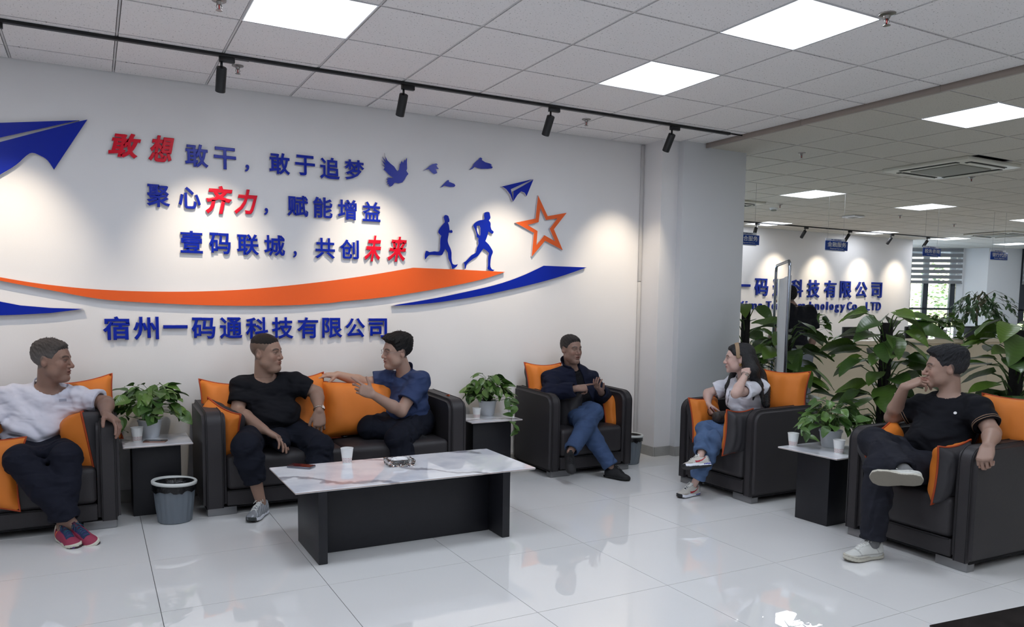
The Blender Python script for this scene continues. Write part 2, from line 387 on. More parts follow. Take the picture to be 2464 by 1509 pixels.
# ---- sprinklers, detector, router
SPM = mat('sprinkler_metal', rgb(150, 146, 142), .3, 1.); SPR = mat('sprinkler_bulb', rgb(180, 40, 30), .2)
def sprinkler(p, z, lab, s=1.):
    x, y = p[0], p[1]; e = empty('sprinkler', (x, y, z), 0, lab, 'sprinkler')
    M = Matrix.Translation((x, y, z)) @ Matrix.Diagonal((s, s, -s, 1))
    bm = bmesh.new(); lathe(bm, [(.038, 0), (.036, .006), (.016, .010), (.012, .022), (.009, .024)], 20, M); bmo('escutcheon', bm, SPM, e, angle=40)
    bm = bmesh.new()
    for sg in (-1, 1): tube(bm, [M @ Vector((sg*.009, 0, .022)), M @ Vector((sg*.014, 0, .034)), M @ Vector((sg*.004, 0, .05))], .0022*s, 6)
    bmo('yoke', bm, SPM, e, smooth=True)
    bm = bmesh.new(); lathe(bm, [(.003, .024), (.0035, .036), (.003, .048)], 8, M); bmo('bulb', bm, SPR, e, smooth=True)
    bm = bmesh.new(); lathe(bm, [(.004, .049), (.017, .052), (.017, .0535), (.004, .055)], 14, M); bmo('deflector', bm, SPM, e, angle=40)
sprinkler(P(572, 158, z=H), H, 'small metal sprinkler by the first track lamp on the lounge ceiling')
sprinkler(P(527, 0, z=H), H, 'metal sprinkler at the top edge left of the first ceiling panel')
sprinkler(P(1411, 287, z=H), H, 'metal sprinkler beside the third lounge track lamp')
sprinkler(P(2135, 33, z=H), H, 'large looking metal sprinkler with red bulb beside the biggest ceiling panel', 1.15)
for (u, v), t in zip(((1929, 368), (2338, 426), (1877, 492), (2166, 518), (2296, 539)), ('just past the beige strip beside the column', 'behind the big cassette air conditioner', 'next to the smoke detector', 'between router and right ceiling panel', 'far in the hall near the second cassette')):
    sprinkler(P(u, v, z=HR), HR, 'hall ceiling sprinkler '+t)
a = P(1862, 500, z=HR); e = empty('smoke_detector', (a[0], a[1], HR), 0, 'white round smoke detector on the hall ceiling', 'detector')
bm = bmesh.new(); lathe(bm, [(.062, HR), (.062, HR-.015), (.055, HR-.03)], 24, Matrix.Translation((a[0], a[1], 0))); bmo('base', bm, PF, e, angle=40)
bm = bmesh.new(); lathe(bm, [(.042, HR-.031), (.04, HR-.05), (.02, HR-.055)], 24, Matrix.Translation((a[0], a[1], 0))); bmo('sensor_cap', bm, ACG, e, angle=40)
a = P(2053, 519, z=HR); e = empty('wireless_router', (a[0], a[1], HR), 0, 'flat white wireless router on the hall ceiling', 'router')
box('housing', (a[0]-.13, a[1]-.13, HR-.035), (a[0]+.13, a[1]+.13, HR), PF, e, .015, 3)
box('mount_plate', (a[0]-.06, a[1]-.06, HR-.04), (a[0]+.06, a[1]+.06, HR-.0355), ACG, e, .003)
# ================================================================== RAISED LETTERING AND SHAPES ON THE FEATURE WALL
BLUE = mat('acrylic_blue', rgb(8, 36, 156), .25, spec=.3); RED = mat('acrylic_red', rgb(214, 16, 44), .25, spec=.3)
ORG = mat('acrylic_orange', rgb(232, 96, 36), .3); EDGE = mat('acrylic_edge', rgb(196, 190, 196), .4)
HB = mat('hall_letter_blue', rgb(22, 44, 138), .4, spec=.3)
def glyph(ch, bold=.0, shear=0.):
    """filled glyph outline as a mesh normalised to the unit box (x,z), with its own aspect"""
    cu = bpy.data.curves.new('glyph', 'FONT'); cu.body = ch; cu.size = 1.; cu.bevel_depth = bold; cu.bevel_resolution = 0; cu.extrude = .5; cu.shear = shear
    cu.resolution_u = 3; cu.fill_mode = 'BOTH'
    o = bpy.data.objects.new('glyph', cu); COL.objects.link(o)
    dg = bpy.context.evaluated_depsgraph_get(); dg.update()
    me = bpy.data.meshes.new_from_object(o.evaluated_get(dg)); bpy.data.objects.remove(o); bpy.data.curves.remove(cu)
    co = np.empty(len(me.vertices)*3); me.vertices.foreach_get('co', co); co = co.reshape(-1, 3)
    mn, mx = co.min(0), co.max(0)
    return me, co, mn, mx
def set_glyph(me, co, mn, mx, x0, z0, x1, z1, yb, yf, slope=0.):
    """letter box x0..x1, z0..z1 in the plane of the wall, back face at yb, front at yf"""
    n = np.empty_like(co)
    tx = (co[:, 0]-mn[0])/(mx[0]-mn[0]); tz = (co[:, 1]-mn[1])/(mx[1]-mn[1])
    n[:, 0] = x0+tx*(x1-x0); n[:, 2] = z0+tz*(z1-z0); n[:, 1] = np.where(co[:, 2] > 0, yf, yb)
    me.vertices.foreach_set('co', n.ravel()); me.update()
def letter(ch, x0, z0, x1, z1, yb, yf, m, name, lab, grp, bold=.018, shear=0., cat='lettering', edge=EDGE):
    me, co, mn, mx = glyph(ch, bold, shear)
    set_glyph(me, co, mn, mx, x0, z0, x1, z1, yb, yf)
    me.materials.clear(); me.materials.append(m); me.materials.append(edge)
    nf = np.empty(len(me.polygons)*3); me.polygons.foreach_get('normal', nf); ny = nf.reshape(-1, 3)[:, 1]
    me.polygons.foreach_set('material_index', (np.abs(ny) < .5).astype(np.int32))
    c = Vector(((x0+x1)/2, yb, z0)); me.transform(Matrix.Translation(-c))
    o = bpy.data.objects.new(name, me); o.location = c; COL.objects.link(o)
    return tag(o, lab, cat, grp)
YB, YF = -.004, -.024
CH = [  # char, colour, photo box (crop px / 2.464, + 250)
 [('敢', 1, 640, 172, 838, 320), ('想', 1, 878, 188, 1035, 345), ('敢', 0, 1097, 238, 1235, 375), ('干', 0, 1268, 258, 1400, 388), ('，', 0, 1452, 360, 1478, 403), ('敢', 0, 1596, 290, 1720, 418), ('于', 0, 1750, 305, 1868, 425), ('追', 0, 1898, 318, 2015, 448), ('梦', 0, 2043, 332, 2160, 452)],
 [('聚', 0, 868, 478, 1008, 612), ('心', 0, 1058, 492, 1190, 622), ('齐', 1, 1218, 485, 1380, 655), ('力', 1, 1388, 507, 1527, 657), ('，', 0, 1566, 617, 1590, 660), ('赋', 0, 1704, 543, 1828, 668), ('能', 0, 1856, 553, 1972, 677), ('增', 0, 2003, 567, 2115, 687), ('益', 0, 2150, 580, 2256, 698)],
 [('壹', 0, 1070, 753, 1202, 885), ('码', 0, 1240, 765, 1368, 890), ('联', 0, 1405, 772, 1535, 898), ('城', 0, 1566, 778, 1690, 903), ('，', 0, 1738, 872, 1760, 912), ('共', 0, 1870, 795, 1986, 918), ('创', 0, 2015, 805, 2128, 920), ('未', 1, 2160, 780, 2260, 935), ('来', 1, 2297, 787, 2412, 937)],
 [('宿', 0, 610, 1260, 770, 1400), ('州', 0, 790, 1262, 942, 1400), ('一', 0, 968, 1312, 1113, 1332), ('码', 0, 1136, 1267, 1278, 1393), ('通', 0, 1303, 1265, 1437, 1393), ('科', 0, 1457, 1265, 1590, 1393), ('技', 0, 1612, 1265, 1740, 1393), ('有', 0, 1763, 1265, 1887, 1390), ('限', 0, 1910, 1268, 2030, 1388), ('公', 0, 2047, 1270, 2165, 1385), ('司', 0, 2185, 1272, 2295, 1388)]]
ROW = ['top slogan line', 'second slogan line', 'third slogan line', 'bottom company name line']
ORD = 'first second third fourth fifth sixth seventh eighth ninth tenth eleventh'.split()
def wbox(u0, v0, u1, v1, y=YF):
    uc, vc = (u0+u1)/2, (v0+v1)/2
    return P(u0, vc, y=y)[0], P(uc, v1, y=y)[2], P(u1, vc, y=y)[0], P(uc, v0, y=y)[2]
for r, line in enumerate(CH):
    for i, (ch, c, u0, v0, u1, v1) in enumerate(line):
        x0, z0, x1, z1 = wbox(u0/2.464, 250+v0/2.464, u1/2.464, 250+v1/2.464)
        red = c == 1
        letter(ch, x0, z0, x1, z1, YB, YF, RED if red else BLUE, 'wall_character', f"{'red brush-style' if red else 'blue'} raised {'comma' if ch == '，' else 'character '+ch}, {ORD[i]} sign of the {ROW[r]}",
               'wall characters in the '+ROW[r], .024 if not red else .034, .0 if not red else .25)
def wall_shape(name, polys, m, lab, cat, px=True, yb=-.004, yf=-.03, parent=None, holes=None):
    """flat raised panel: outline(s) traced in the wall plane, with real thickness"""
    bm = bmesh.new()
    for poly in polys:
        pts = [P(u, v, y=yf) for u, v in poly] if px else [(x, yf, z) for x, z in poly]
        vs = [bm.verts.new((p[0], yf, p[2])) for p in pts]
        f = bm.faces.new(vs)
        ret = bmesh.ops.extrude_face_region(bm, geom=[f])
        for v in [g for g in ret['geom'] if isinstance(g, bmesh.types.BMVert)]: v.co.y = yb
    bmesh.ops.recalc_face_normals(bm, faces=bm.faces)
    for f in bm.faces: f.material_index = 0 if f.normal.y < -.5 or f.normal.y > .5 else 1
    bmesh.ops.triangulate(bm, faces=[f for f in bm.faces if len(f.verts) > 4])
    o = bmo(name, bm, [m, EDGE], parent)
    return tag(o, lab, cat) if lab else o
def sc(pts, s, ox, oy): return [(ox+x/s, oy+y/s) for x, y in pts]
def smooth_poly(pts, corners, n=4):
    """Catmull-Rom through pts; indices in corners stay sharp"""
    out = []; N = len(pts)
    for i in range(N):
        p1, p2 = np.array(pts[i], float), np.array(pts[(i+1) % N], float)
        p0 = np.array(pts[i-1], float) if i not in corners else p1
        p3 = np.array(pts[(i+2) % N], float) if (i+1) % N not in corners else p2
        for k in range(n):
            t = k/n
            out.append(tuple(.5*((2*p1)+(-p0+p2)*t+(2*p0-5*p1+4*p2-p3)*t*t+(-p0+3*p1-3*p2+p3)*t**3)))
    return out
c1 = lambda L: sc(L, 2.464, 0, 250)
c2 = lambda L: sc(L, 3.08, 800, 330)
cr = lambda L: sc(L, 8.877, 1000, 500)
cb = lambda L: sc(L, 8.213, 900, 360)
# big paper plane
e = empty('paper_plane', tuple(P(60, 340, y=-.02)), 0, 'large blue raised paper plane cut by the left picture edge', 'wall decoration')
def pl(L): return [P(u, v, y=YF) for u, v in L]
up = [(-190, 312), (0, 295.5), (209, 288.2), (188, 290.4), (0, 331)]
wall_shape('upper_wing', [c1([(-560, 165), (0, 112), (470, 97), (0, 200), (-330, 262)])], BLUE, None, None, parent=e)
wall_shape('lower_wing', [c1([(518, 93), (320, 390)])+smooth_poly(c1([(320, 390), (282, 335), (240, 308), (190, 290), (150, 312), (95, 362), (0, 420), (-180, 520)]), {0, 7}, 3)[1:22]+c1([(-180, 520), (-240, 300), (0, 226), (470, 103)])], BLUE, None, None, parent=e)
# small paper plane
e = empty('paper_plane', tuple(P(1255, 460, y=-.02)), 0, 'small blue raised paper plane above the orange star', 'wall decoration')
wall_shape('upper_wing', [c2([(1252, 367), (1486, 311), (1322, 386), (1334, 440), (1336, 476), (1318, 425), (1290, 388), (1268, 372)])], BLUE, None, None, parent=e)
wall_shape('lower_wing', [c2([(1490, 313), (1439, 438), (1425, 412), (1398, 402), (1370, 430), (1339, 478), (1342, 400), (1400, 368), (1470, 328)])], BLUE, None, None, parent=e)
# ribbons
b1 = c1([(-330, 960), (0, 1028)])+smooth_poly(c1([(0, 1028), (250, 1068), (600, 1102), (1000, 1114), (1400, 1104), (1800, 1068), (2150, 1022), (2447, 972)]), {0, 7}, 4)[1:28]+c2([(600, 968), (940, 982), (1281, 999)])+smooth_poly(c2([(1281, 999), (1100, 1057), (800, 1120), (400, 1185), (0, 1224)]), {0, 4}, 4)[1:16]+smooth_poly(c1([(1970, 1180), (1700, 1195), (1300, 1196), (900, 1180), (600, 1158), (300, 1105), (0, 1048), (-330, 975)]), {0, 7}, 4)[:28]
wall_shape('ribbon', [b1], ORG, 'long orange raised ribbon sweeping under the runners', 'wall decoration', yf=-.034)
b2 = c2([(1885, 966), (1566, 953)])+smooth_poly(c2([(1566, 953), (1400, 1030), (1200, 1098), (900, 1166), (700, 1205), (442, 1248)]), {0, 5}, 4)[1:20]+c2([(442, 1250)])+smooth_poly(c2([(600, 1243), (800, 1222), (1100, 1175), (1400, 1110), (1650, 1045), (1885, 966)]), {0, 5}, 4)[:20]
wall_shape('ribbon', [b2], BLUE, 'blue raised ribbon at lower right of the orange one', 'wall decoration', yf=-.034)
b3 = c1([(-500, 1060), (0, 1172), (120, 1195), (300, 1210), (495, 1216), (300, 1240), (120, 1250), (0, 1254), (-500, 1225)])
wall_shape('ribbon', [b3], BLUE, 'blue raised ribbon tip at the left picture edge', 'wall decoration', yf=-.034)
# star ring
so = c2([(1524, 432), (1595, 586), (1736, 561), (1641, 683), (1707, 838), (1576, 768), (1477, 886), (1493, 710), (1356, 634), (1505, 604)])
si = c2([(1541, 524), (1582, 614), (1667, 603), (1610, 680), (1650, 772), (1571, 727), (1512, 800), (1520, 696), (1446, 651), (1528, 630)])
bm = bmesh.new(); L = [P(u, v, y=-.024) for u, v in so]; M_ = [P(u, v, y=-.024) for u, v in si]
A = [bm.verts.new((p[0], -.024, p[2])) for p in L]; B = [bm.verts.new((p[0], -.024, p[2])) for p in M_]
fs = [bm.faces.new((A[i], A[(i+1) % 10], B[(i+1) % 10], B[i])) for i in range(10)]
r = bmesh.ops.extrude_face_region(bm, geom=fs)
for v in [g for g in r['geom'] if isinstance(g, bmesh.types.BMVert)]: v.co.y = -.004
bmesh.ops.recalc_face_normals(bm, faces=bm.faces)
for f in bm.faces: f.material_index = 0 if abs(f.normal.y) > .5 else 1
tag(bmo('star', bm, [ORG, EDGE]), 'orange raised outline star right of the runners', 'wall decoration')
# runners
R1 = [(625, 160), (660, 156), (700, 178), (712, 220), (723, 250), (720, 300), (693, 310), (693, 325), (715, 380), (728, 480), (745, 480), (765, 472), (788, 495), (788, 525), (770, 538), (713, 530), (706, 580), (688, 670), (690, 730), (712, 800), (745, 870), (768, 960), (768, 1080), (785, 1180), (815, 1212), (860, 1218), (905, 1205), (880, 1250), (830, 1290), (780, 1306), (765, 1240), (735, 1160), (700, 1080), (690, 960), (632, 880), (590, 970), (550, 1015), (430, 1010), (300, 1008), (240, 1060), (210, 1102), (195, 1060), (198, 990), (222, 920), (262, 925), (300, 945), (400, 930), (500, 935), (525, 850), (525, 760), (530, 660), (548, 600), (505, 555), (482, 520), (500, 465), (560, 380), (622, 310), (610, 250), (600, 200)]
R2 = [(1470, 110), (1505, 92), (1550, 88), (1580, 105), (1592, 160), (1600, 205), (1590, 240), (1565, 272), (1590, 300), (1605, 345), (1602, 400), (1625, 470), (1655, 495), (1667, 520), (1645, 556), (1600, 540), (1555, 508), (1545, 560), (1515, 650), (1490, 712), (1560, 780), (1620, 870), (1650, 930), (1645, 975), (1618, 1040), (1600, 1150), (1600, 1260), (1640, 1320), (1685, 1325), (1660, 1350), (1600, 1340), (1535, 1305), (1548, 1230), (1548, 1090), (1552, 1020), (1568, 968), (1500, 905), (1450, 872), (1380, 960), (1325, 1035), (1230, 1090), (1130, 1170), (1085, 1230), (1070, 1302), (1050, 1300), (1045, 1210), (1030, 1170), (1070, 1145), (1140, 1070), (1200, 1010), (1285, 955), (1310, 850), (1345, 770), (1335, 700), (1345, 650), (1305, 625), (1300, 560), (1270, 460), (1230, 378), (1290, 305), (1380, 265), (1440, 258), (1470, 235), (1460, 170)]
ARM = [(1305, 385), (1365, 378), (1385, 430), (1385, 560), (1375, 600), (1335, 560), (1310, 480)]
wall_shape('runner_figure', [smooth_poly(cr(R1), {6, 26, 29, 34, 41, 43, 51}, 2)], BLUE, 'blue raised running figure, the left of two, arm held low', 'wall decoration', yf=-.022)
rr = smooth_poly(cr(R2), {19, 28, 37, 44}, 2)
# the gap between arm and body: cut the outline there with a bridge
k = 0; ap = cr([(1345, 650)])[0]
bi = min(range(len(rr)), key=lambda i: (rr[i][0]-ap[0])**2+(rr[i][1]-ap[1])**2)
arm = cr(ARM); ai = 4
rr2 = rr[:bi+1]+[arm[(ai-j) % 7] for j in range(8)]+[(rr[bi][0]-.05, rr[bi][1]+.05)]+rr[bi+1:]
wall_shape('runner_figure', [rr2], BLUE, 'blue raised running figure, the right of two, elbow raised behind', 'wall decoration', yf=-.022)
# birds
D1 = [(210, 68), (222, 130), (265, 215), (330, 280), (400, 335), (440, 400), (468, 430), (495, 395), (510, 285), (525, 275), (550, 222), (570, 265), (608, 190), (610, 235), (652, 160), (650, 250), (655, 370), (640, 420), (680, 480), (640, 530), (608, 590), (560, 650), (480, 668), (410, 655), (360, 715), (305, 742), (325, 710), (285, 715), (298, 680), (255, 685), (280, 650), (250, 640), (270, 610), (248, 575), (285, 580), (268, 548), (330, 558), (385, 560), (295, 500), (190, 390), (215, 350), (158, 292), (225, 330), (158, 212), (235, 280), (168, 142), (240, 230)]
WING = [(300, 495), (440, 402), (468, 430), (495, 400), (610, 412), (640, 428), (680, 480), (640, 530), (610, 580), (540, 565), (395, 562)]
e = tag(empty('dove', tuple(P(950, 415, y=-.01))), 'blue raised dove with spread wings and pale reflecting body', 'wall decoration')
wall_shape('dove_shape', [cb(D1)], BLUE, None, None, parent=e, yf=-.020)
D2 = [(965, 425), (1040, 375), (1100, 320), (1160, 285), (1235, 272), (1262, 295), (1230, 315), (1250, 345), (1280, 378), (1220, 385), (1235, 420), (1250, 465), (1200, 485), (1160, 470), (1110, 425), (1085, 390), (1040, 392)]
D3 = [(1312, 750), (1375, 680), (1430, 625), (1465, 600), (1482, 612), (1480, 635), (1530, 655), (1590, 678), (1608, 712), (1585, 738), (1500, 738), (1430, 725), (1390, 708), (1350, 738)]
D4 = [(1885, 398), (1940, 340), (1970, 280), (2020, 230), (2065, 195), (2085, 165), (2112, 155), (2140, 180), (2130, 205), (2200, 250), (2290, 275), (2335, 300), (2300, 305), (2340, 325), (2310, 328), (2348, 345), (2330, 372), (2250, 380), (2120, 380), (2040, 365), (1990, 340), (1955, 375), (1910, 398)]
wall_shape('bird', [cb(D2)], BLUE, 'small blue raised bird next to the dove', 'wall decoration', yf=-.018)
wall_shape('bird', [cb(D3)], BLUE, 'smallest blue raised bird, lowest of the flock', 'wall decoration', yf=-.018)
wall_shape('bird', [cb(D4)], BLUE, 'blue raised bird highest and right of the flock', 'wall decoration', yf=-.018)

# ================================================================== HALL END WALL LETTERING
c3 = lambda u, v: (1750+u/5.031, 600+v/5.031)
HY = 4.97
def hall_letter(ch, u0, v0, u1, v1, lab, grp, bold):
    a0 = c3(u0, v0); a1 = c3(u1, v1); x0, z0, x1, z1 = wbox(*a0, *a1, y=HY-.03)
    letter(ch, x0, z0, x1, z1, HY-.002, HY-.032, HB, 'hall_character' if ord(ch) > 200 else 'hall_letter', lab, grp, bold, edge=HB)
HC = [('一', 115, 422, 282, 452), ('码', 340, 352, 498, 565), ('通', 560, 358, 700, 572), ('科', 780, 365, 920, 578), ('技', 975, 370, 1122, 585), ('有', 1180, 377, 1322, 585), ('限', 1372, 385, 1507, 588), ('公', 1560, 393, 1697, 582), ('司', 1752, 400, 1875, 588)]
PYN = ['yi, single stroke next to the column', 'ma, left of the banner stand', 'tong, hidden behind the banner stand', 'ke, right of the banner stand', 'ji, fourth from the right end', 'you, after ji', 'xian, third from the right end', 'gong, last but one', 'si, last of the row']
PYN[4], PYN[5] = 'ji, right after ke', 'you, between ji and xian'
for i, (ch, *b) in enumerate(HC): hall_letter(ch, *b, f'blue raised hall wall character {ch} {PYN[i]}', 'company name on the hall end wall', .016)
EL = 'u Yima Tong Technology Co.,LTD'
ep = {0: (60, 655, 95), 2: (142, 625, 205), 3: (225, 622, 245), 4: (270, 640, 360), 5: (385, 655, 432), 7: (478, 632, 532)}
adv = [('u', 52, 95, 0), ('Y', 142, 205, 1), ('i', 228, 246, 1), ('m', 272, 360, 0), ('a', 384, 432, 0), ('T', 478, 535, 1), ('o', 548, 590, 0), ('n', 606, 650, 0), ('g', 664, 708, 2), ('T', 740, 790, 1), ('e', 800, 842, 0), ('c', 858, 900, 0), ('h', 1003, 1048, 1), ('n', 1070, 1115, 0), ('o', 1138, 1180, 0), ('l', 1205, 1222, 1), ('o', 1245, 1290, 0), ('g', 1310, 1355, 2), ('y', 1375, 1428, 2), ('C', 1457, 1510, 1), ('o', 1522, 1572, 0), ('.', 1590, 1606, 3), (',', 1624, 1645, 4), ('L', 1686, 1730, 1), ('T', 1743, 1797, 1), ('D', 1810, 1862, 1)]
for i_, (ch, a, b, k) in enumerate(adv):
    nm_ = lambda c: {'.': 'full stop', ',': 'comma'}.get(c, c)
    ctx_ = (f' after {nm_(adv[i_-1][0])}' if i_ else '')+(f' before {nm_(adv[i_+1][0])}' if i_+1 < len(adv) else ' at the end')
    base = 726+(a-142)*.0085
    top = {0: base-72, 1: base-100, 2: base-68, 3: base-16, 4: base-16}[k]; bot = base+{0: 0, 1: 0, 2: 32, 3: 0, 4: 20}[k]
    hall_letter(ch, a, top, b, bot, 'blue Latin letter '+nm_(ch)+ctx_+', second line on the end wall', 'English name on the hall end wall', .006)
hall_letter('e', 905, 658, 945, 728, 'blue raised Latin letter e hidden by the standing person', 'English name on the hall end wall', .006)

# ================================================================== HANGING SERVICE SIGNS
SB = mat('sign_blue', rgb(24, 66, 158), .25); SW = mat('sign_white', rgb(226, 230, 236), .35); GLS = mat('sign_acrylic', (.9, .92, .95), .1, trans=.6, alpha=.85)
WIRE = mat('thin_wire', rgb(150, 150, 150), .4, .8)
def text_part(txt, x0, z0, x1, z1, y, m, parent, bold=.0, name='lettering'):
    me, co, mn, mx = glyph(txt, bold); set_glyph(me, co, mn, mx, x0, z0, x1, z1, y, y-.0012); me.materials.clear(); me.materials.append(m)
    o = bpy.data.objects.new(name, me); return link(o, parent)
def service_sign(u0, v0, u1, v1, zh, en, lab, y=1.0):
    """blue board between photo px corners, white board behind peeking above"""
    x0, z0, x1, z1 = wbox(u0, v0, u1, v1, y=y-.02)
    e = empty('service_sign', ((x0+x1)/2, y, z1), 0, lab, 'sign', 'hanging service signs')
    w, h = x1-x0, z1-z0
    box('blue_board', (x0, y-.02, z0), (x1, y-.008, z1), SB, e, .004)
    box('white_board', (x0+.03*w, y-.007, z0-.012), (x1-.09*w, y, z1+.27*h), SW, e, .002)
    text_part(zh, x0+.08*w, z0+.36*h, x1-.08*w, z0+.90*h, y-.0202, SW, e, .012)
    text_part(en, x0+.2*w, z0+.1*h, x1-.2*w, z0+.26*h, y-.0202, SW, e, .0)
    text_part('宿州一码通科技有限公司', x0+.27*w, z1+.07*h, x1-.28*w, z1+.19*h, y-.0072, HB, e, .02)
    for s in (.12, .82): 
        bm = bmesh.new(); tube(bm, [(x0+s*w, y-.003, z1+.26*h), (x0+s*w, y-.003, HR)], .0015, 5); bmo('hanging_wire', bm, WIRE, e)
cg = lambda u, v: (1760+u/3.5, 350+v/3.5)
service_sign(*cg(44, 752), *cg(236, 834), '综合服务', 'Integrated Services', 'blue hanging sign for integrated services partly behind the column')
service_sign(*cg(794, 806), *cg(981, 884), '金融服务', 'Financial Services', 'blue hanging sign for financial services before the end wall')
service_sign(*cg(1615, 866), *cg(1764, 934), '税务咨询', 'Tax Advisory', 'blue hanging sign for tax advice in front of the zebra blinds')
service_sign(*cg(2185, 898), *cg(2328, 964), '银行代办', 'Bank Agency', 'blue hanging sign for bank services before the hall corner pier')

# ================================================================== HALL WINDOWS, BLINDS, PIERS
WF = mat('window_frame', rgb(52, 56, 62), .4); WG = mat('window_glass', (.85, .92, .98), .02, trans=1., ior=1.02); BG = mat('blind_grey', rgb(128, 128, 130), .8); BS = mat('blind_sheer', rgb(225, 232, 236), .7, trans=.0, alpha=.35)
SILV = mat('brushed_steel', rgb(170, 172, 174), .3, 1.)
def upright(name, a, b, z0, z1, t, m, parent=None, off=0.):
    """slab standing on the plan line a-b (x, y), thickness t away from the camera"""
    a = np.array(a, float); b = np.array(b, float); d = (b-a)/np.linalg.norm(b-a); n = np.array([-d[1], d[0]])
    if n @ (a-CAMC[:2]) < 0: n = -n
    a, b = a+n*off, b+n*off
    q = [a, b, b+n*t, a+n*t]
    return pyd(name, [(*p, z) for z in (z0, z1) for p in q], [(3, 2, 1, 0), (4, 5, 6, 7), (0, 1, 5, 4), (1, 2, 6, 5), (2, 3, 7, 6), (3, 0, 4, 7)], m, parent)
def lerp(a, b, t): return (a[0]+(b[0]-a[0])*t, a[1]+(b[1]-a[1])*t)
def ray_at(u, d):  # plan point on the ray of column u at horizontal depth d
    r = RC.T @ np.array([(u-PX)/FPX, (735-PY)/FPX, 1.]); return (CAMC[0]+r[0]*d, CAMC[1]+r[1]*d)
def zat(u, v, d): 
    r = RC.T @ np.array([(u-PX)/FPX, (v-PY)/FPX, 1.]); return CAMC[2]+r[2]*d
wa, wb = (17.55, 7.05), (19.50, 5.81)
dA = proj((*wb, 2))[2]; dB = proj((*wa, 2))[2]
pc, pd = (19.78, 5.35), (20.60, 5.00)
wc, wd = (20.60, 5.00), (23.6, 3.1)
zA = lambda v: zat(2250, v, (dA+dB)/2)
tag(upright('wall_pier', wb, pc, 0, HR+.05, .3, COLP), kind='structure')
tag(upright('wall_pier_face', pc, pd, 0, HR+.05, .3, COLP), kind='structure')
def window(name, a, b, zs, zt, zb, lab):
    w = tag(empty(name, (*lerp(a, b, .5), 0)), kind='structure')
    tag(upright('wall_'+name, a, b, 0, zs-.55, .2, COLP, None, .1), kind='structure')
    fr = upright('window_frame', a, b, zs-.06, zs, .08, WF, w); 
    for t in (0., .29, .58, .87):
        upright('window_frame', lerp(a, b, t), lerp(a, b, t+(.055 if t else .04)+(.10 if t == .29 else 0)), zs, HR, .09, WF, w)
    upright('window_frame', a, b, zs+.26, zs+.31, .06, WF, w)
    for t, t2 in ((.04, .29), (.445, .58), (.635, .87)): upright('pane', lerp(a, b, t), lerp(a, b, t2), zs+.31, HR-.02, .006, WG, w, .03)
    bl = empty('zebra_blind', (*lerp(a, b, .5), HR), 0, lab, 'blind')
    n = 6; dz = (HR-.005-zb)/(n+.35)
    for k in range(n+1):
        z1 = HR-.005-k*dz; 
        upright('opaque_band', lerp(a, b, .0), lerp(a, b, .97), max(zb, z1-dz*.64), z1, .004, BG, bl, -.09)
        if k < n: upright('sheer_band', lerp(a, b, .0), lerp(a, b, .97), z1-dz, z1-dz*.64, .002, BS, bl, -.089)
    upright('bottom_rail', lerp(a, b, 0), lerp(a, b, .975), zb-.03, zb, .025, BG, bl, -.10)
    # guard rail in front of the glass
    g = empty('guard_rail', (*lerp(a, b, .5), 0), 0, 'steel guard rail in front of the '+('left' if name == 'window_1' else 'right')+' hall window', 'railing')
    upright('top_rail', a, b, zs-.18, zs-.14, .04, SILV, g, -.16)
    upright('bottom_bar', a, b, .12, .15, .03, SILV, g, -.155)
    for i in range(26): p = lerp(a, b, (i+.5)/26); p2 = lerp(a, b, (i+.5)/26+.008); upright('baluster', p, p2, .1501, zs-.1801, .014, SILV, g, -.15)
window('window_1', wa, wb, zA(770), 0, zA(680), 'grey and white zebra roller blind of the window behind the tax sign')
window('window_2', wc, wd, zA(770), 0, zA(680), 'zebra roller blind at the right picture edge')
tag(upright('wall_window_jamb', lerp(wa, wb, .93), lerp(wa, wb, 1.0), 0, HR, .05, COLP, None, -.03), kind='structure')
# trees and a lantern-like canopy outside
LF2 = [mat('outdoor_leaf', rgb(110, 130, 66), .6), mat('outdoor_leaf_yellow', rgb(160, 150, 66), .6)]
def outdoor_tree(x, y, r, h, lab, seed):
    rn = random.Random(seed); e = empty('garden_tree', (x, y, 0), 0, lab, 'tree')
    bm = bmesh.new(); tube(bm, [(x, y, -.5), (x+.1, y, h*.5), (x, y+.1, h)], [.14, .1, .05], 8); bmo('trunk', bm, mat('bark', rgb(110, 95, 80), .9), e)
    V, Fc = [], []
    for i in range(2600):
        a, b, rr = rn.uniform(0, 2*PI), math.acos(rn.uniform(-1, 1)), r*rn.random()**.4
        c = Vector((x+rr*math.sin(b)*math.cos(a), y+rr*math.sin(b)*math.sin(a), h+rr*math.cos(b)*.9))
        R = Matrix.Rotation(rn.uniform(0, 6.3), 3, 'Z') @ Matrix.Rotation(rn.uniform(0, 6.3), 3, 'X'); s = rn.uniform(.04, .08); k = len(V)
        for p in ((-s, 0, 0), (0, -.5*s, .1*s), (s, 0, 0), (0, .5*s, .1*s)): V.append(c+R @ Vector(p))
        Fc.append((k, k+1, k+2, k+3))
    tag(pyd('foliage', V, Fc, LF2[seed % 2], e), kind='stuff')
outdoor_tree(20.0, 10.2, 1.7, 1.6, 'sunlit garden tree seen through the left hall window', 1)
outdoor_tree(24.6, 8.5, 1.9, 1.7, 'garden tree seen through the second hall window', 2)
e = empty('garden_lamp', (19.55, 7.9, -.1), 0, 'round yellow lantern on a pole outside the left hall window', 'lamp post')
bm = bmesh.new(); lathe(bm, [(.02, 2.15), (.3, 2.08), (.42, 1.85), (.36, 1.6), (.1, 1.48)], 20, Matrix.Translation((19.55, 7.9, -.35))); bmo('globe', bm, mat('lantern_yellow', rgb(240, 205, 110), .6), e, smooth=True)
bm = bmesh.new(); tube(bm, [(19.55, 7.9, -.1), (19.55, 7.9, 1.14)], .04, 10); bmo('pole', bm, WF, e)
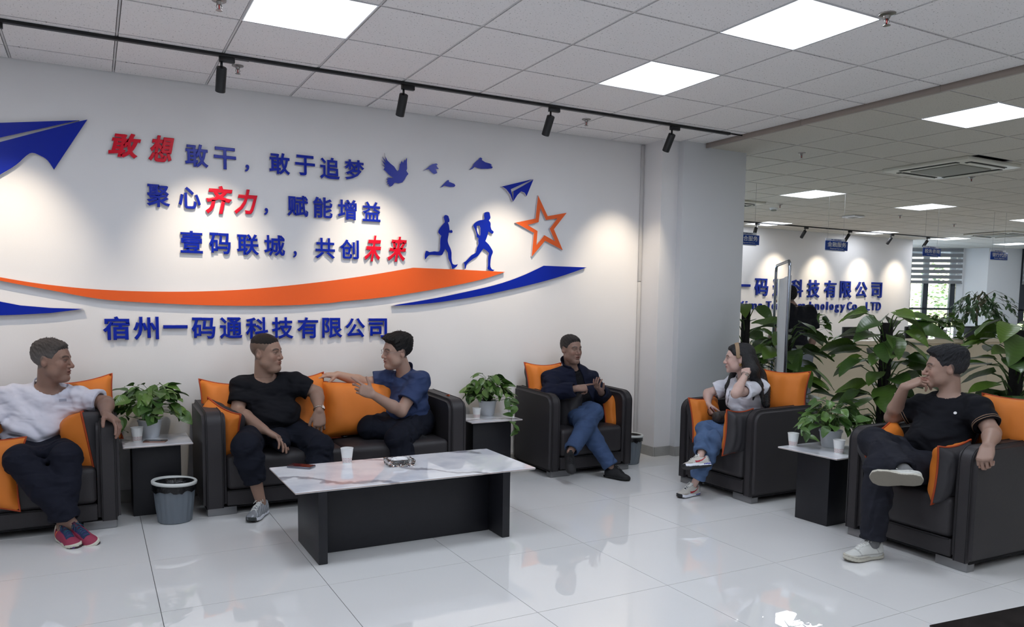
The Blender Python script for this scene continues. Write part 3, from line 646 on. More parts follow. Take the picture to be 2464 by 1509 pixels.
tag(box('ground_outside', (8, 8.5, -.12), (60, 50, -.1), mat('outdoor_paving', rgb(190, 190, 185), .9)), kind='structure')
# ================================================================== SOFAS, ARMCHAIRS
LEA = mat('charcoal_leather', rgb(47, 44, 46), .48, spec=.45, noise=(4, .08), bump=(260, .10, 4)); SEAM = mat('leather_seam', rgb(24, 22, 24), .7)
FOOT = mat('brushed_foot', rgb(140, 140, 142), .35, .9); UND = mat('underside', rgb(20, 19, 20), .9)
def softbox(name, lo, hi, m, parent, r=.03, puff=0., seg=4, puff_axes=(2,), n=8):
    """upholstered block: bevelled box subdivided and gently swollen"""
    bm = bmesh.new(); bbox(bm, lo, hi, r, seg)
    if puff:
        big = [e for e in bm.edges if e.calc_length() > .12]
        bmesh.ops.subdivide_edges(bm, edges=big, cuts=n, use_grid_fill=True)
        c = [(lo[i]+hi[i])/2 for i in range(3)]; h = [(hi[i]-lo[i])/2 for i in range(3)]
        for v in bm.verts:
            t = [(v.co[i]-c[i])/h[i] for i in range(3)]
            for ax in puff_axes:
                o = [i for i in range(3) if i != ax]
                w = max(0, 1-t[o[0]]**4)*max(0, 1-t[o[1]]**4)
                v.co[ax] += puff*w*(1 if t[ax] > 0 else -1)*min(1, abs(t[ax])*1.2)
    return bmo(name, bm, m, parent, angle=50)
def arm_mesh(name, x0, x1, y0, y1, z0, z1, parent, zb=None):
    """arm: side panel whose top front corner is rounded, with a piped seam near the outer edge"""
    bm = bmesh.new(); R = .09; zb = z1 if zb is None else zb
    prof = [(y0, z0), (y0, z1-R)]+[(y0+R-R*math.cos(a), z1-R+R*math.sin(a)) for a in [PI/12*k for k in range(1, 7)]]+[(y0+(y1-y0)*.5, z1+.006), (y1, zb), (y1, z0)]
    A = [bm.verts.new((x0, y, z)) for y, z in prof]; B = [bm.verts.new((x1, y, z)) for y, z in prof]
    n = len(prof); bm.faces.new(A); bm.faces.new(B[::-1])
    side = []
    for i in range(n): bm.faces.new((B[i], B[(i+1) % n], A[(i+1) % n], A[i]))
    bmesh.ops.recalc_face_normals(bm, faces=bm.faces)
    es = [e for e in bm.edges if abs(e.verts[0].co.x-e.verts[1].co.x) < 1e-6]
    bmesh.ops.bevel(bm, geom=es, offset=.022, segments=3, affect='EDGES')
    bmesh.ops.triangulate(bm, faces=[f for f in bm.faces if len(f.verts) > 4])
    o = bmo(name, bm, LEA, parent, angle=50)
    for xx in (x0+.028, x1-.028):
        bm = bmesh.new(); pts = [(xx, y-.0015, z) for y, z in prof[:2]]+[(xx, y-.001*math.cos(PI/12*k), z+.001) for k, (y, z) in enumerate(prof[2:8])]+[(xx, y, z+.0015) for y, z in prof[8:10]]
        tube(bm, pts, .0022, 6); bmo('piping', bm, SEAM, o)
    return o
def sofa(name, loc, rz, Wd, Dp, lab, cat, aw=.14, armh=.71, cush=1):
    """x across, front at y=0, back towards +y"""
    e = empty(name, loc, 0, lab, cat)
    x0, x1 = -Wd/2, Wd/2; K = len(bpy.data.objects)
    T = [o for o in bpy.data.objects]; before = set(o.name for o in T)
    e2 = e
    e.location = (0, 0, 0)
    arm_mesh('arm', x0, x0+aw, 0, Dp, .055, armh, e, armh+.015); arm_mesh('arm', x1-aw, x1, 0, Dp, .055, armh, e, armh+.015)
    softbox('backrest', (x0+aw-.01, Dp-.15, .06), (x1-aw+.01, Dp, armh+.012), LEA, e, .035, .006, puff_axes=(1,))
    softbox('base_panel', (x0+aw+.001, .012, .06), (x1-aw-.001, Dp-.12, .165), LEA, e, .012)
    wseat = (Wd-2*aw)/cush
    for k in range(cush):
        softbox('seat_cushion', (x0+aw+k*wseat+.003, .004, .17), (x0+aw+(k+1)*wseat-.003, Dp-.13, .405), LEA, e, .035, .012, puff_axes=(2, 1), n=10)
    bm = bmesh.new(); tube(bm, [(x0+aw+.01, .003, .1675), (x1-aw-.01, .003, .1675)], .004, 6); bmo('seam', bm, SEAM, e)
    box('underside', (x0+.02, .03, .045), (x1-.02, Dp-.03, .058), UND, e)
    for sx in (0, 1):
        for sy in (0, 1):
            fx = x0+.025 if sx == 0 else x1-.025-.19; fy = .02 if sy == 0 else Dp-.10
            box('foot', (fx, fy, 0.0), (fx+.19, fy+.07, .054), FOOT, e, .003)
    e.location = loc; e.rotation_euler = (0, 0, rz)
    return e
sofa('sofa', (-.99, -.66, 0), 0, 1.88, .63, 'charcoal leather sofa cut by the left picture edge under the man in the white tee', 'sofa', .13, .71, 2)
sofa('sofa', (1.43, -.66, 0), 0, 1.96, .63, 'charcoal leather sofa behind the coffee table holding two talking men', 'sofa', .15, .715, 2)
sofa('armchair', (3.62, -.66, 0), 0, .87, .64, 'charcoal armchair against the wall beside the column, man in jeans in it', 'armchair', .11, .71)
sofa('armchair', (4.11, -1.62, 0), -PI/2, .84, .74, 'charcoal armchair before the column in which the woman sits', 'armchair', .11, .705)
sofa('armchair', (4.11, -3.245, 0), -PI/2-.03, .85, .76, 'charcoal armchair at the right picture edge under the man in black', 'armchair', .12, .715)

# ================================================================== TABLES
def marble():
    m = mat('white_marble', rgb(232, 232, 236), .3, spec=0., coat=1.); m.node_tree.nodes['Principled BSDF'].inputs['Coat IOR'].default_value = 2.1; m.node_tree.nodes['Principled BSDF'].inputs['Coat Roughness'].default_value = 0.
    n = m.node_tree; b = n.nodes['Principled BSDF']; tc = n.nodes.new('ShaderNodeTexCoord')
    w = n.nodes.new('ShaderNodeTexWave'); w.inputs['Scale'].default_value = .62; w.inputs['Distortion'].default_value = 13; w.inputs['Detail'].default_value = 6; w.inputs['Detail Scale'].default_value = 1.1; w.wave_type = 'BANDS'; w.bands_direction = 'DIAGONAL'
    n.links.new(tc.outputs['Object'], w.inputs[0])
    r = n.nodes.new('ShaderNodeValToRGB'); e = r.color_ramp.elements; e[0].position = .0; e[0].color = (*rgb(168, 166, 172), 1); e[1].position = .03; e[1].color = (*rgb(244, 244, 246), 1)
    x = e.new(.012); x.color = (*rgb(200, 197, 199), 1)
    n.links.new(w.outputs['Fac'], r.inputs[0])
    t = n.nodes.new('ShaderNodeTexNoise'); t.inputs['Scale'].default_value = 3.2; t.inputs['Detail'].default_value = 5; n.links.new(tc.outputs['Object'], t.inputs['Vector'])
    r2 = n.nodes.new('ShaderNodeValToRGB'); r2.color_ramp.elements[0].position = .38; r2.color_ramp.elements[0].color = (*rgb(228, 230, 236), 1); r2.color_ramp.elements[1].position = .55; r2.color_ramp.elements[1].color = (1, 1, 1, 1)
    n.links.new(t.outputs[0], r2.inputs[0])
    mx = n.nodes.new('ShaderNodeMix'); mx.data_type = 'RGBA'; mx.blend_type = 'MULTIPLY'; mx.inputs[0].default_value = 1
    n.links.new(r.outputs[0], mx.inputs[6]); n.links.new(r2.outputs[0], mx.inputs[7]); n.links.new(mx.outputs[2], b.inputs['Base Color'])
    return m
MAR = marble(); TBK = mat('table_black', rgb(20, 20, 26), .45, noise=(40, .1), bump=(500, .03)); MED = mat('slab_edge', rgb(176, 160, 152), .4)
def slab(lo, hi, parent, M=None):
    o = box('marble_top', lo, hi, MAR, parent, .003, 1, M=M); o.data.materials.append(MED)
    for p in o.data.polygons:
        if abs(p.normal.z) < .5: p.material_index = 1
    return o
ct = empty('coffee_table', (1.53, -1.58, 0), 0, 'long low coffee table with glossy white marble top and black base', 'table')
slab((.772, -1.93, .418), (2.30, -1.225, .43), ct)
box('end_panel', (.90, -1.925, 0), (.952, -1.43, .4175), TBK, ct, .004)
box('end_panel', (2.062, -1.93, 0), (2.115, -1.43, .4175), TBK, ct, .004)
box('centre_panel', (.9525, -1.74, .001), (2.0615, -1.69, .4175), TBK, ct, .002)
def side_table(x0, y0, x1, y1, h, base, lab, rz=0.):
    c = ((x0+x1)/2, (y0+y1)/2); e = empty('side_table', (*c, 0), 0, lab, 'side table')
    M = Matrix.Translation((*c, 0)) @ Matrix.Rotation(rz, 4, 'Z') @ Matrix.Translation((-c[0], -c[1], 0))
    slab((x0, y0, h-.011), (x1, y1, h), e, M)
    box('pedestal', (base[0], base[1], 0), (base[2], base[3], h-.0115), TBK, e, .004, M=M)
    return e
side_table(-.028, -.535, .405, -.095, .5, (.03, -.42, .335, -.10), 'marble-topped side table between the two sofas')
side_table(2.52, -.515, 3.00, -.08, .5, (2.57, -.44, 2.93, -.12), 'marble-topped side table between sofa and armchair against the wall')
side_table(4.045, -2.80, 4.53, -2.32, .5, (4.15, -2.67, 4.46, -2.405), 'marble-topped side table between the woman and the man in black', .03)

# ================================================================== CUSHIONS
CO = mat('orange_fabric', rgb(214, 120, 38), .62, noise=(5, .03), bump=(420, .08)); CC = mat('charcoal_fabric', rgb(52, 50, 53), .6, bump=(420, .08))
PIPE_O = mat('piping_rust', rgb(168, 66, 26), .6); PIPE_G = mat('piping_charcoal', rgb(40, 36, 38), .6)
def cushion(c, ux, uz, w, h, th, lab, grp=None, front=CO, back=CC, seed=0, pip=None, pinch=.10, face=None):
    """c centre, ux width direction, uz height direction; the front faces uz x ux ... towards the normal"""
    rn = random.Random(seed*13+5); c = Vector(c); ux = Vector(ux).normalized(); uz = Vector(uz); uz = (uz-ux*uz.dot(ux)).normalized(); nn = uz.cross(ux).normalized()
    ref = Vector(face) if face is not None else Vector(CAMC)-c
    if nn.dot(ref) < 0: nn = -nn
    e = empty('cushion', tuple(c), 0, lab, 'cushion', grp); th *= 1.25; pinch *= 1.3
    N = 22; k1, k2, ph = rn.uniform(9, 14), rn.uniform(8, 13), rn.uniform(0, 6)
    def pt(s, t, side):
        # superelliptic pillow with ears at the corners
        a = 1-pinch*(1-t*t)*1.0*(abs(s)**3); b = 1-pinch*(1-s*s)*(abs(t)**3)
        x, z = s*a*w/2, t*b*h/2
        prof = max(0, (1-s**6))**.55*max(0, (1-t**6))**.55*(1-.25*(s*s+t*t)/2)
        wr = .0045*math.sin(k1*(s*t)+5*s+ph)*max(0, 1-prof)*4*(1-max(abs(s), abs(t))**8)+.003*math.sin(k2*s*1.3+ph+3*t*t)*prof
        crease = -.012*math.exp(-((abs(s)-abs(t))**2)/.01)*max(0, max(abs(s), abs(t))-.55)*(1-max(abs(s), abs(t))**6)
        return c+ux*x+uz*z+nn*side*(th/2*prof+wr*side+crease)
    for side, m, nm in ((1, front, 'front_cover'), (-1, back, 'back_cover')):
        V = [pt(-1+2*i/N, -1+2*j/N, side) for j in range(N+1) for i in range(N+1)]; Fc = []
        for j in range(N):
            for i in range(N):
                k = j*(N+1)+i; q = (k, k+1, k+N+2, k+N+1); Fc.append(q if (uz.cross(ux).dot(nn) > 0) == (side < 0) else q[::-1])
        pyd(nm, V, Fc, m, e, smooth=True)
    bm = bmesh.new(); L = [(-1+2*i/N, -1) for i in range(N)]+[(1, -1+2*i/N) for i in range(N)]+[(1-2*i/N, 1) for i in range(N)]+[(-1, 1-2*i/N) for i in range(N)]
    tube(bm, [pt(s, t, 0) for s, t in L], .0065, 6, True); bmo('piping', bm, pip or PIPE_O, e, smooth=True)
    return e
def cush_px(corner_pts, **k): pass
UPB = (0, .28, 1)     # leaning against a back at +y
Xd, Yd = (1, 0, 0), (0, 1, 0)
def cp(u, v, **k): return tuple(P(u, v, **k))
cushion(cp(196, 990, y=-.20), (1, 0, .12), UPB, .44, .46, .15, 'orange cushion behind the elbow of the man in the white tee', seed=1)
cushion(cp(215, 1060, y=-.40), (.02, .99, .0), (-.16, .12, 1), .42, .45, .25, 'orange and charcoal cushion leaning on the arm beside the white-shirted man', seed=2, back=CC, face=(-1, -.1, 0))
cushion(cp(-18, 1030, y=-.25), (1, .1, .1), UPB, .42, .44, .15, 'orange cushion mostly beyond the left edge, behind the lower one', seed=3)
cushion(cp(-52, 1140, y=-.60), (1, -.25, -.05), (0, .2, 1), .48, .45, .14, 'orange cushion at the left picture edge, in front of the knee', seed=4)
cushion(cp(552, 990, y=-.20), (1, .1, -.10), (.03, .25, 1), .44, .46, .16, 'orange cushion rising behind the black-shirted man on the sofa, next to the sofa arm', seed=5)
cushion(cp(537, 1042, y=-.42), (.42, -.8, -.22), (-.25, .25, 1), .38, .42, .16, 'orange and charcoal cushion slumped against the left arm of the middle sofa', seed=6)
cushion(cp(728, 980, y=-.17), (1, .05, .05), (.05, .25, 1), .40, .52, .15, 'orange cushion with raised corner between the man with the watch and the long cushion', seed=7)
cushion(cp(862, 986, y=-.20), (1, .0, -.05), (0, .3, 1),   .62, .46, .24, 'widest orange cushion, in the middle of the sofa under the outstretched arm', seed=8, pinch=.06)
cushion(cp(1056, 1005, y=-.27), (-.12, 1, 0), (-.06, .1, 1), .36, .42, .085, 'cushion seen edge-on behind the back of the man in the blue polo', seed=9)
cushion(cp(1312, 930, y=-.17), (1, .1, -.04), (.03, .25, 1), .42, .44, .15, 'orange cushion behind the man in the navy jacket', seed=10, pip=PIPE_O)
cushion(cp(1358, 995, y=-.40), (.55, -.8, .05), (-.05, .15, 1), .36, .37, .13, 'charcoal cushion with orange edge by the left arm of the jeans man\'s armchair', seed=11, front=CC, back=CO, pip=PIPE_G)
cushion(cp(1474, 989, y=-.44), (1, .35, .06), (.22, .22, 1), .28, .36, .14, 'orange cushion propped on the armchair arm next to the wall waste bin', seed=12)
cushion(cp(1694, 1007, y=-1.36), (.96, .20, -.02), (0, .18, 1), .36, .36, .13, 'orange cushion against the far arm under the woman\'s phone hand', seed=13)
cushion(cp(1775, 1040, y=-1.87), (1, -.15, 0), (0, -.1, 1), .24, .36, .11, 'charcoal cushion with orange edge at the woman\'s near arm', seed=14, front=CC, back=CO)
cushion(cp(1886, 945, x=4.66), (.28, -1, .03), (.22, 0, 1), .40, .36, .15, 'orange cushion behind the woman, beneath the leaves', seed=15)
cushion(cp(2128, 1090, y=-2.98), (1, .10, .30), (-.15, .18, 1), .42, .33, .13, 'orange cushion under the crossed knee of the man in black', seed=16)
cushion(cp(2288, 1136, y=-3.48), (1, -.12, .1), (-.22, -.12, 1), .26, .36, .12, 'charcoal cushion with orange edge beside the hand of the man in black', seed=17, front=CC, back=CO)
cushion(cp(2450, 1020, x=4.66), (.25, -1, .0), (.22, 0, 1), .42, .33, .15, 'orange cushion at the right picture edge behind the man in black', seed=18)

# ================================================================== WASTE BINS
BIN = mat('bin_grey', rgb(104, 112, 120), .45); RIM = mat('bin_rim', rgb(214, 216, 212), .4); BAG = mat('black_bag', rgb(12, 12, 14), .28, bump=(35, .8))
def bin_(x, y, lab):
    e = empty('waste_bin', (x, y, 0), 0, lab, 'waste bin'); M = Matrix.Translation((x, y, 0)); n = 72
    bm = bmesh.new(); rings = []
    for r, z in ((.098, 0), (.105, .006), (.118, .12), (.128, .235), (.131, .262)):
        rings.append([bm.verts.new(M @ Vector((math.cos(2*PI*i/n)*(r+(.0022*(1 if (i % 4) < 2 else -1) if 0 < z < .24 else 0)), math.sin(2*PI*i/n)*(r+(.0022*(1 if (i % 4) < 2 else -1) if 0 < z < .24 else 0)), z))) for i in range(n)])
    for a, b in zip(rings, rings[1:]):
        for i in range(n): bm.faces.new((a[i], a[(i+1) % n], b[(i+1) % n], b[i]))
    bm.faces.new(rings[0][::-1]); bmo('bucket', bm, BIN, e, angle=30)
    T = M @ Matrix.Translation((0, 0, .268)) @ Matrix.Rotation(.06, 4, 'Y')
    bm = bmesh.new(); lathe(bm, [(.130, -.010), (.141, -.012), (.143, .004), (.137, .010), (.124, .008), (.122, -.004)], 48, T, cap=(False, False)); bmo('rim_ring', bm, RIM, e, smooth=True)
    bm = bmesh.new(); rn = random.Random(int(x*10)); rings = []
    for r, z, a in ((.133, .225, .014), (.136, .245, .006), (.137, .262, .002), (.121, .264, .0), (.105, .21, .008), (.09, .12, .01), (.03, .05, .0)):
        rings.append([bm.verts.new(M @ Vector((math.cos(2*PI*i/48)*(r+rn.uniform(0, a*.3)), math.sin(2*PI*i/48)*(r+rn.uniform(0, a*.3)), z-(rn.uniform(0, a*1.6) if z < .24 and r > .13 else 0)))) for i in range(48)])
    for a, b in zip(rings, rings[1:]):
        for i in range(48): bm.faces.new((a[i], a[(i+1) % 48], b[(i+1) % 48], b[i]))
    bmo('bin_bag', bm, BAG, e, smooth=True)
a = P(417, 1262, z=0); bin_(a[0]+.02, a[1]+.09, 'grey ribbed waste bin with white rim in front of the left side table')
a = P(1524, 1118, z=0); bin_(a[0]+.0, a[1]+.09, 'grey waste bin with pale rim half hidden behind the armchair near the column')

# ================================================================== CUPS, PHONES, ASHTRAY
PAP = mat('paper_cup', rgb(236, 236, 234), .6); DOT = mat('cup_print', rgb(190, 110, 95), .6); CAR = mat('cup_inside', rgb(215, 214, 210), .7)
DOT2 = mat('cup_print_red', rgb(150, 60, 55), .6)
def cup(p, lab, s=1.):
    x, y, z = p; e = empty('paper_cup', (x, y, z), 0, lab, 'paper cup'); M = Matrix.Translation((x, y, z)) @ Matrix.Scale(s, 4)
    bm = bmesh.new(); lathe(bm, [(.0255, .0), (.0262, .003), (.036, .086), (.0345, .0865), (.0255, .008)], 32, M, cap=(True, True)); bmo('cup_wall', bm, PAP, e, angle=50)
    bm = bmesh.new(); tube(bm, [M @ Vector((math.cos(2*PI*i/32)*.0362, math.sin(2*PI*i/32)*.0362, .087)) for i in range(32)], .0016*s, 6, True); bmo('rolled_rim', bm, PAP, e, smooth=True)
    V, Fc, mi = [], [], []
    for r in range(4):
        for k in range(22):
            a = 2*PI*(k+.5*(r % 2))/22; zz = .010+.0068*r; rr = .0262+(zz-.003)*(.0098/.083)+.0003; h = .0024; da = h/rr
            b = len(V)
            for q in range(6): V.append(M @ Vector((math.cos(a+da*math.cos(q*PI/3))*rr, math.sin(a+da*math.cos(q*PI/3))*rr, zz+h*math.sin(q*PI/3))))
            Fc.append(tuple(range(b, b+6))); mi.append((r+k) % 2)
    o = pyd('printed_dots', V, Fc, [DOT, DOT2], e); o.data.polygons.foreach_set('material_index', mi)
    o['kind'] = 'stuff'
def cpx(u, v, z): return tuple(P(u, v, z=z))
a = cpx(835, 1114, .4302); cup(a, 'paper cup standing on the coffee table behind phone and ashtray', 1.12)
cup(cpx(330, 1062, .5002), 'paper cup beside the potted plant on the left side table', 1.1)
cup(cpx(1147, 1006, .5002), 'paper cup left of the plant pot on the wall side table', 1.0)
cup(cpx(1231, 1003, .5002), 'paper cup at the right corner of the wall side table', 1.0)
cup(cpx(1908, 1073, .5002), 'paper cup at the left corner of the side table near the woman', 1.05)
cup(cpx(2018, 1091, .5002), 'paper cup by the armchair of the man in black, in front of the pot', 1.05)
PHB = mat('phone_black', rgb(14, 14, 18), .12); PHM = mat('phone_metal', rgb(120, 120, 130), .25, 1.); PHR = mat('phone_rose', rgb(170, 130, 115), .3, .9); PHC = mat('phone_copper', rgb(92, 34, 34), .15)
def phone(c, rz, lab, body=PHM, back=PHB, L=.158, Wp=.075, t=.009, cam=True, M=None):
    e = empty('smartphone', tuple(c), 0, lab, 'phone'); M = M or (Matrix.Translation(c) @ Matrix.Rotation(rz, 4, 'Z'))
    box('body', (-L/2, -Wp/2, 0), (L/2, Wp/2, t), body, e, .0035, 3, M=M); box('glass_face', (-L/2+.002, -Wp/2+.002, t+.0001), (L/2-.002, Wp/2-.002, t+.0009), back, e, .0004, 1, M=M)
    if cam: box('camera_bump', (-L/2+.008, -Wp/2+.008, t+.001), (-L/2+.036, -Wp/2+.036, t+.0026), body, e, .001, M=M)
    return e
phone(cpx(725, 1125, .4302), -.75, 'dark folded smartphone on the coffee table near its left corner', PHM, PHC, .16, .078, .014)
phone(cpx(374, 1063, .5002), -.35, 'dark smartphone with gold edge on the left side table', PHR, PHB, .145, .072, .008)
phone(cpx(842, 1049, .4205), .15, 'black smartphone lying on the sofa seat below the long cushion', PHB, PHB, .15, .072, .009)
ASH = mat('cut_glass', (.95, .97, .97), .04, trans=1., ior=1.5); TIS = mat('tissue', rgb(235, 235, 235), .8)
a = cpx(961, 1118, .4302); e = empty('ashtray', a, 0, 'square cut-glass ashtray with white tissue on the coffee table', 'ashtray')
M = Matrix.Translation(a) @ Matrix.Rotation(-.08, 4, 'Z')
bm = bmesh.new(); w = .085
n = 11
def ring(bm, w, z, n, amp):
    L = []
    for sd in range(4):
        for i in range(n):
            t = -1+2*i/n; q = w+(amp if i % 2 else -amp)
            p = [(t*w, -q), (q, t*w), (-t*w, q), (-q, -t*w)][sd]; L.append(bm.verts.new(M @ Vector((p[0], p[1]*.8, z))))
    return L
rs = [ring(bm, .078, .0, n, .0), ring(bm, .082, .004, n, .003), ring(bm, .086, .018, n, .003), ring(bm, .086, .021, n, .0), ring(bm, .089, .036, n, .002), ring(bm, .086, .040, n, .0), ring(bm, .070, .040, n, .0), ring(bm, .062, .012, n, 0.)]
for p, q in zip(rs, rs[1:]):
    for i in range(len(p)): bm.faces.new((p[i], p[(i+1) % len(p)], q[(i+1) % len(p)], q[i]))
bm.faces.new(rs[0][::-1]); bm.faces.new(rs[-1]); bmo('glass_bowl', bm, ASH, e)
bm = bmesh.new(); bmesh.ops.create_icosphere(bm, subdivisions=3, radius=1, matrix=M @ Matrix.Translation((0, 0, .032)) @ Matrix.Diagonal((.055, .036, .018, 1)))
rn = random.Random(3)
for v in bm.verts: v.co += Vector((rn.uniform(-1, 1), rn.uniform(-1, 1), rn.uniform(-1, 1)))*.004
tag(bmo('tissue', bm, TIS, None), 'crumpled white tissue lying in the glass ashtray', 'tissue')

# ================================================================== PLANTS
POT = mat('white_pot', rgb(216, 219, 224), .4); SOIL = mat('soil', rgb(45, 38, 32), .95); STEM = mat('stem', rgb(78, 102, 52), .5)
def leafmat(name, c1, c2, rough=.32):
    m = mat(name, c1, rough, spec=.55)
    n = m.node_tree; b = n.nodes['Principled BSDF']; tc = n.nodes.new('ShaderNodeTexCoord'); oi = n.nodes.new('ShaderNodeObjectInfo')
    w = n.nodes.new('ShaderNodeTexWave'); w.wave_type = 'BANDS'; w.bands_direction = 'Y'; w.inputs['Scale'].default_value = 3.2; w.inputs['Distortion'].default_value = .8
    n.links.new(tc.outputs['Generated'], w.inputs[0])
    mx = n.nodes.new('ShaderNodeMix'); mx.data_type = 'RGBA'; mx.inputs[6].default_value = (*c1, 1); mx.inputs[7].default_value = (*c2, 1)
    n.links.new(oi.outputs['Random'], mx.inputs[0])
    r = n.nodes.new('ShaderNodeMapRange'); r.inputs[3].default_value = .93; r.inputs[4].default_value = 1.03; n.links.new(w.outputs['Fac'], r.inputs[0])
    v = n.nodes.new('ShaderNodeVectorMath'); v.operation = 'SCALE'; n.links.new(mx.outputs[2], v.inputs[0]); n.links.new(r.outputs[0], v.inputs['Scale'])
    n.links.new(v.outputs[0], b.inputs['Base Color'])
    bp = n.nodes.new('ShaderNodeBump'); bp.inputs['Strength'].default_value = .10; bp.inputs['Distance'].default_value = .004; n.links.new(w.outputs['Fac'], bp.inputs['Height']); n.links.new(bp.outputs[0], b.inputs['Normal'])
    return m
LG = leafmat('leaf_big', rgb(52, 80, 32), rgb(86, 112, 42)); LP = leafmat('leaf_pothos', rgb(50, 82, 36), rgb(92, 124, 58)); LT = leafmat('leaf_tree', rgb(50, 80, 48), rgb(80, 110, 72))
def leaf_mesh(kind, seed, m):
    """blade in local x (width) y (length) z up, base at the origin, unit length"""
    rn = random.Random(seed); n = 8
    Wd = {'big': .33, 'pothos': .40, 'tree': .22}[kind]
    V, Fc = [], []; droop = rn.uniform(.12, .34); fold = rn.uniform(.08, .22); tw = rn.uniform(-.25, .25); wav = rn.uniform(.01, .03); ph = rn.uniform(0, 6)
    cols = [-1, -.55, 0, .55, 1]
    for i in range(n+1):
        t = i/n
        if kind == 'tree': w = Wd*math.sin(PI*min(1, t*.96+.02))**.8
        else: w = Wd*(math.sin(PI*min(1, t**.62)))**.75*(1-.25*t)+(.02 if 0 < t < 1 else 0)
        back = -.10 if kind != 'tree' else 0
        for c in cols:
            y = t+(back*abs(c)**1.5*max(0, 1-t*4) if t < .25 else 0)
            z = -droop*t*t+fold*w*abs(c)*1.3+wav*math.sin(9*t+ph+2*c)*abs(c)
            V.append((c*w+tw*.15*t*t, y-.0, z))
    for i in range(n):
        for k in range(4):
            a = i*5+k; Fc.append((a, a+1, a+6, a+5))
    me = bpy.data.meshes.new('leaf'); me.from_pydata(V, [], Fc); me.materials.append(m); me.polygons.foreach_set('use_smooth', [True]*len(me.polygons)); return me
LM = {k: [leaf_mesh(k, s, m) for s in range(6)] for k, m in (('big', LG), ('pothos', LP), ('tree', LT))}
def put_leaf(parent, base, direction, size, kind, rn, up=(0, 0, 1), roll=0., lift=0.):
    y = Vector(direction).normalized(); u = Vector(up); x = y.cross(u)
    if x.length < .1: x = Vector((1, 0, 0))
    x.normalize(); z = x.cross(y)
    R = Matrix((x, y, z)).transposed() @ Matrix.Rotation(roll, 3, 'Y')
    o = bpy.data.objects.new('leaf', rn.choice(LM[kind])); o.matrix_world = Matrix.LocRotScale(Vector(base), R.to_quaternion(), Vector((size, size, size)))
    COL.objects.link(o); o.parent = parent; o.matrix_parent_inverse = wm(parent).inverted(); return o
def tall_plant(x, y, lab, seed, top=1.42, n=46, R=.40, explicit=()):
    rn = random.Random(seed); e = empty('tall_plant', (x, y, 0), 0, lab, 'plant', 'tall climbing plants between the seats and the hall')
    M = Matrix.Translation((x, y, 0))
    bm = bmesh.new(); lathe(bm, [(.13, 0), (.17, .02), (.20, .30), (.205, .32), (.19, .32), (.185, .29)], 32, M); bmo('pot', bm, POT, e, angle=40)
    bm = bmesh.new(); lathe(bm, [(.183, .285), (.05, .295)], 24, M); bmo('soil', bm, SOIL, e)
    box('moss_pole', (x-.035, y-.035, .29), (x+.035, y+.035, top), mat('moss_pole', rgb(24, 22, 20), .95, bump=(60, .6)), e, .006)
    bm = bmesh.new()
    L = []
    for i in range(n):
        t = (i+.5)/n; z0 = .36+t*(top-.40); a = i*2.39996+rn.uniform(-.4, .4)
        L.append((z0, a, R*(.62+.38*rn.random())*(1-.30*max(0, t-.75)/.25), rn.uniform(.20, .32)*(1 if t < .85 else .85)))
    for z0, a, rr, s in L:
        d = Vector((math.cos(a), math.sin(a), 0)); b = Vector((x, y, z0))+d*.03
        pl_ = rr*rn.uniform(.45, .75)
        tip = b+d*pl_+Vector((0, 0, rn.uniform(.06, .20)))
        mid = (b+tip)/2+Vector((0, 0, .05))
        tube(bm, [b, mid, tip], [.006, .005, .0035], 5)
        put_leaf(e, tip, d+Vector((rn.uniform(-.3, .3), rn.uniform(-.3, .3), rn.uniform(-.55, .12))), s, 'big', rn, (rn.uniform(-.25, .25), rn.uniform(-.25, .25), 1), rn.uniform(-.5, .5))
    for (u, v, uu, vv, dep, s) in explicit:
        pass
    tag(bmo('stems', bm, STEM, e, smooth=True), kind='stuff')
    return e
TPX = [(1888, 5.55), (2128, 5.5), (2445, 5.5)]
for (u, xx), lab, sd, tp in zip(TPX, ('tall climbing plant with big glossy leaves behind the woman', 'tall climbing plant with big leaves between the woman and the man in black', 'tall climbing plant at the right picture edge behind the man in black'), (3, 8, 12), (1.24, 1.36, 1.34)):
    q = P(u, 900, x=xx); tall_plant(q[0], q[1], lab, sd, tp, n=66, R=.33)
q = P(1795, 760, x=6.15); tall_plant(q[0], q[1], 'tall climbing plant half hidden by the column, black pole bare at its top', 21, 1.46, n=26, R=.25)
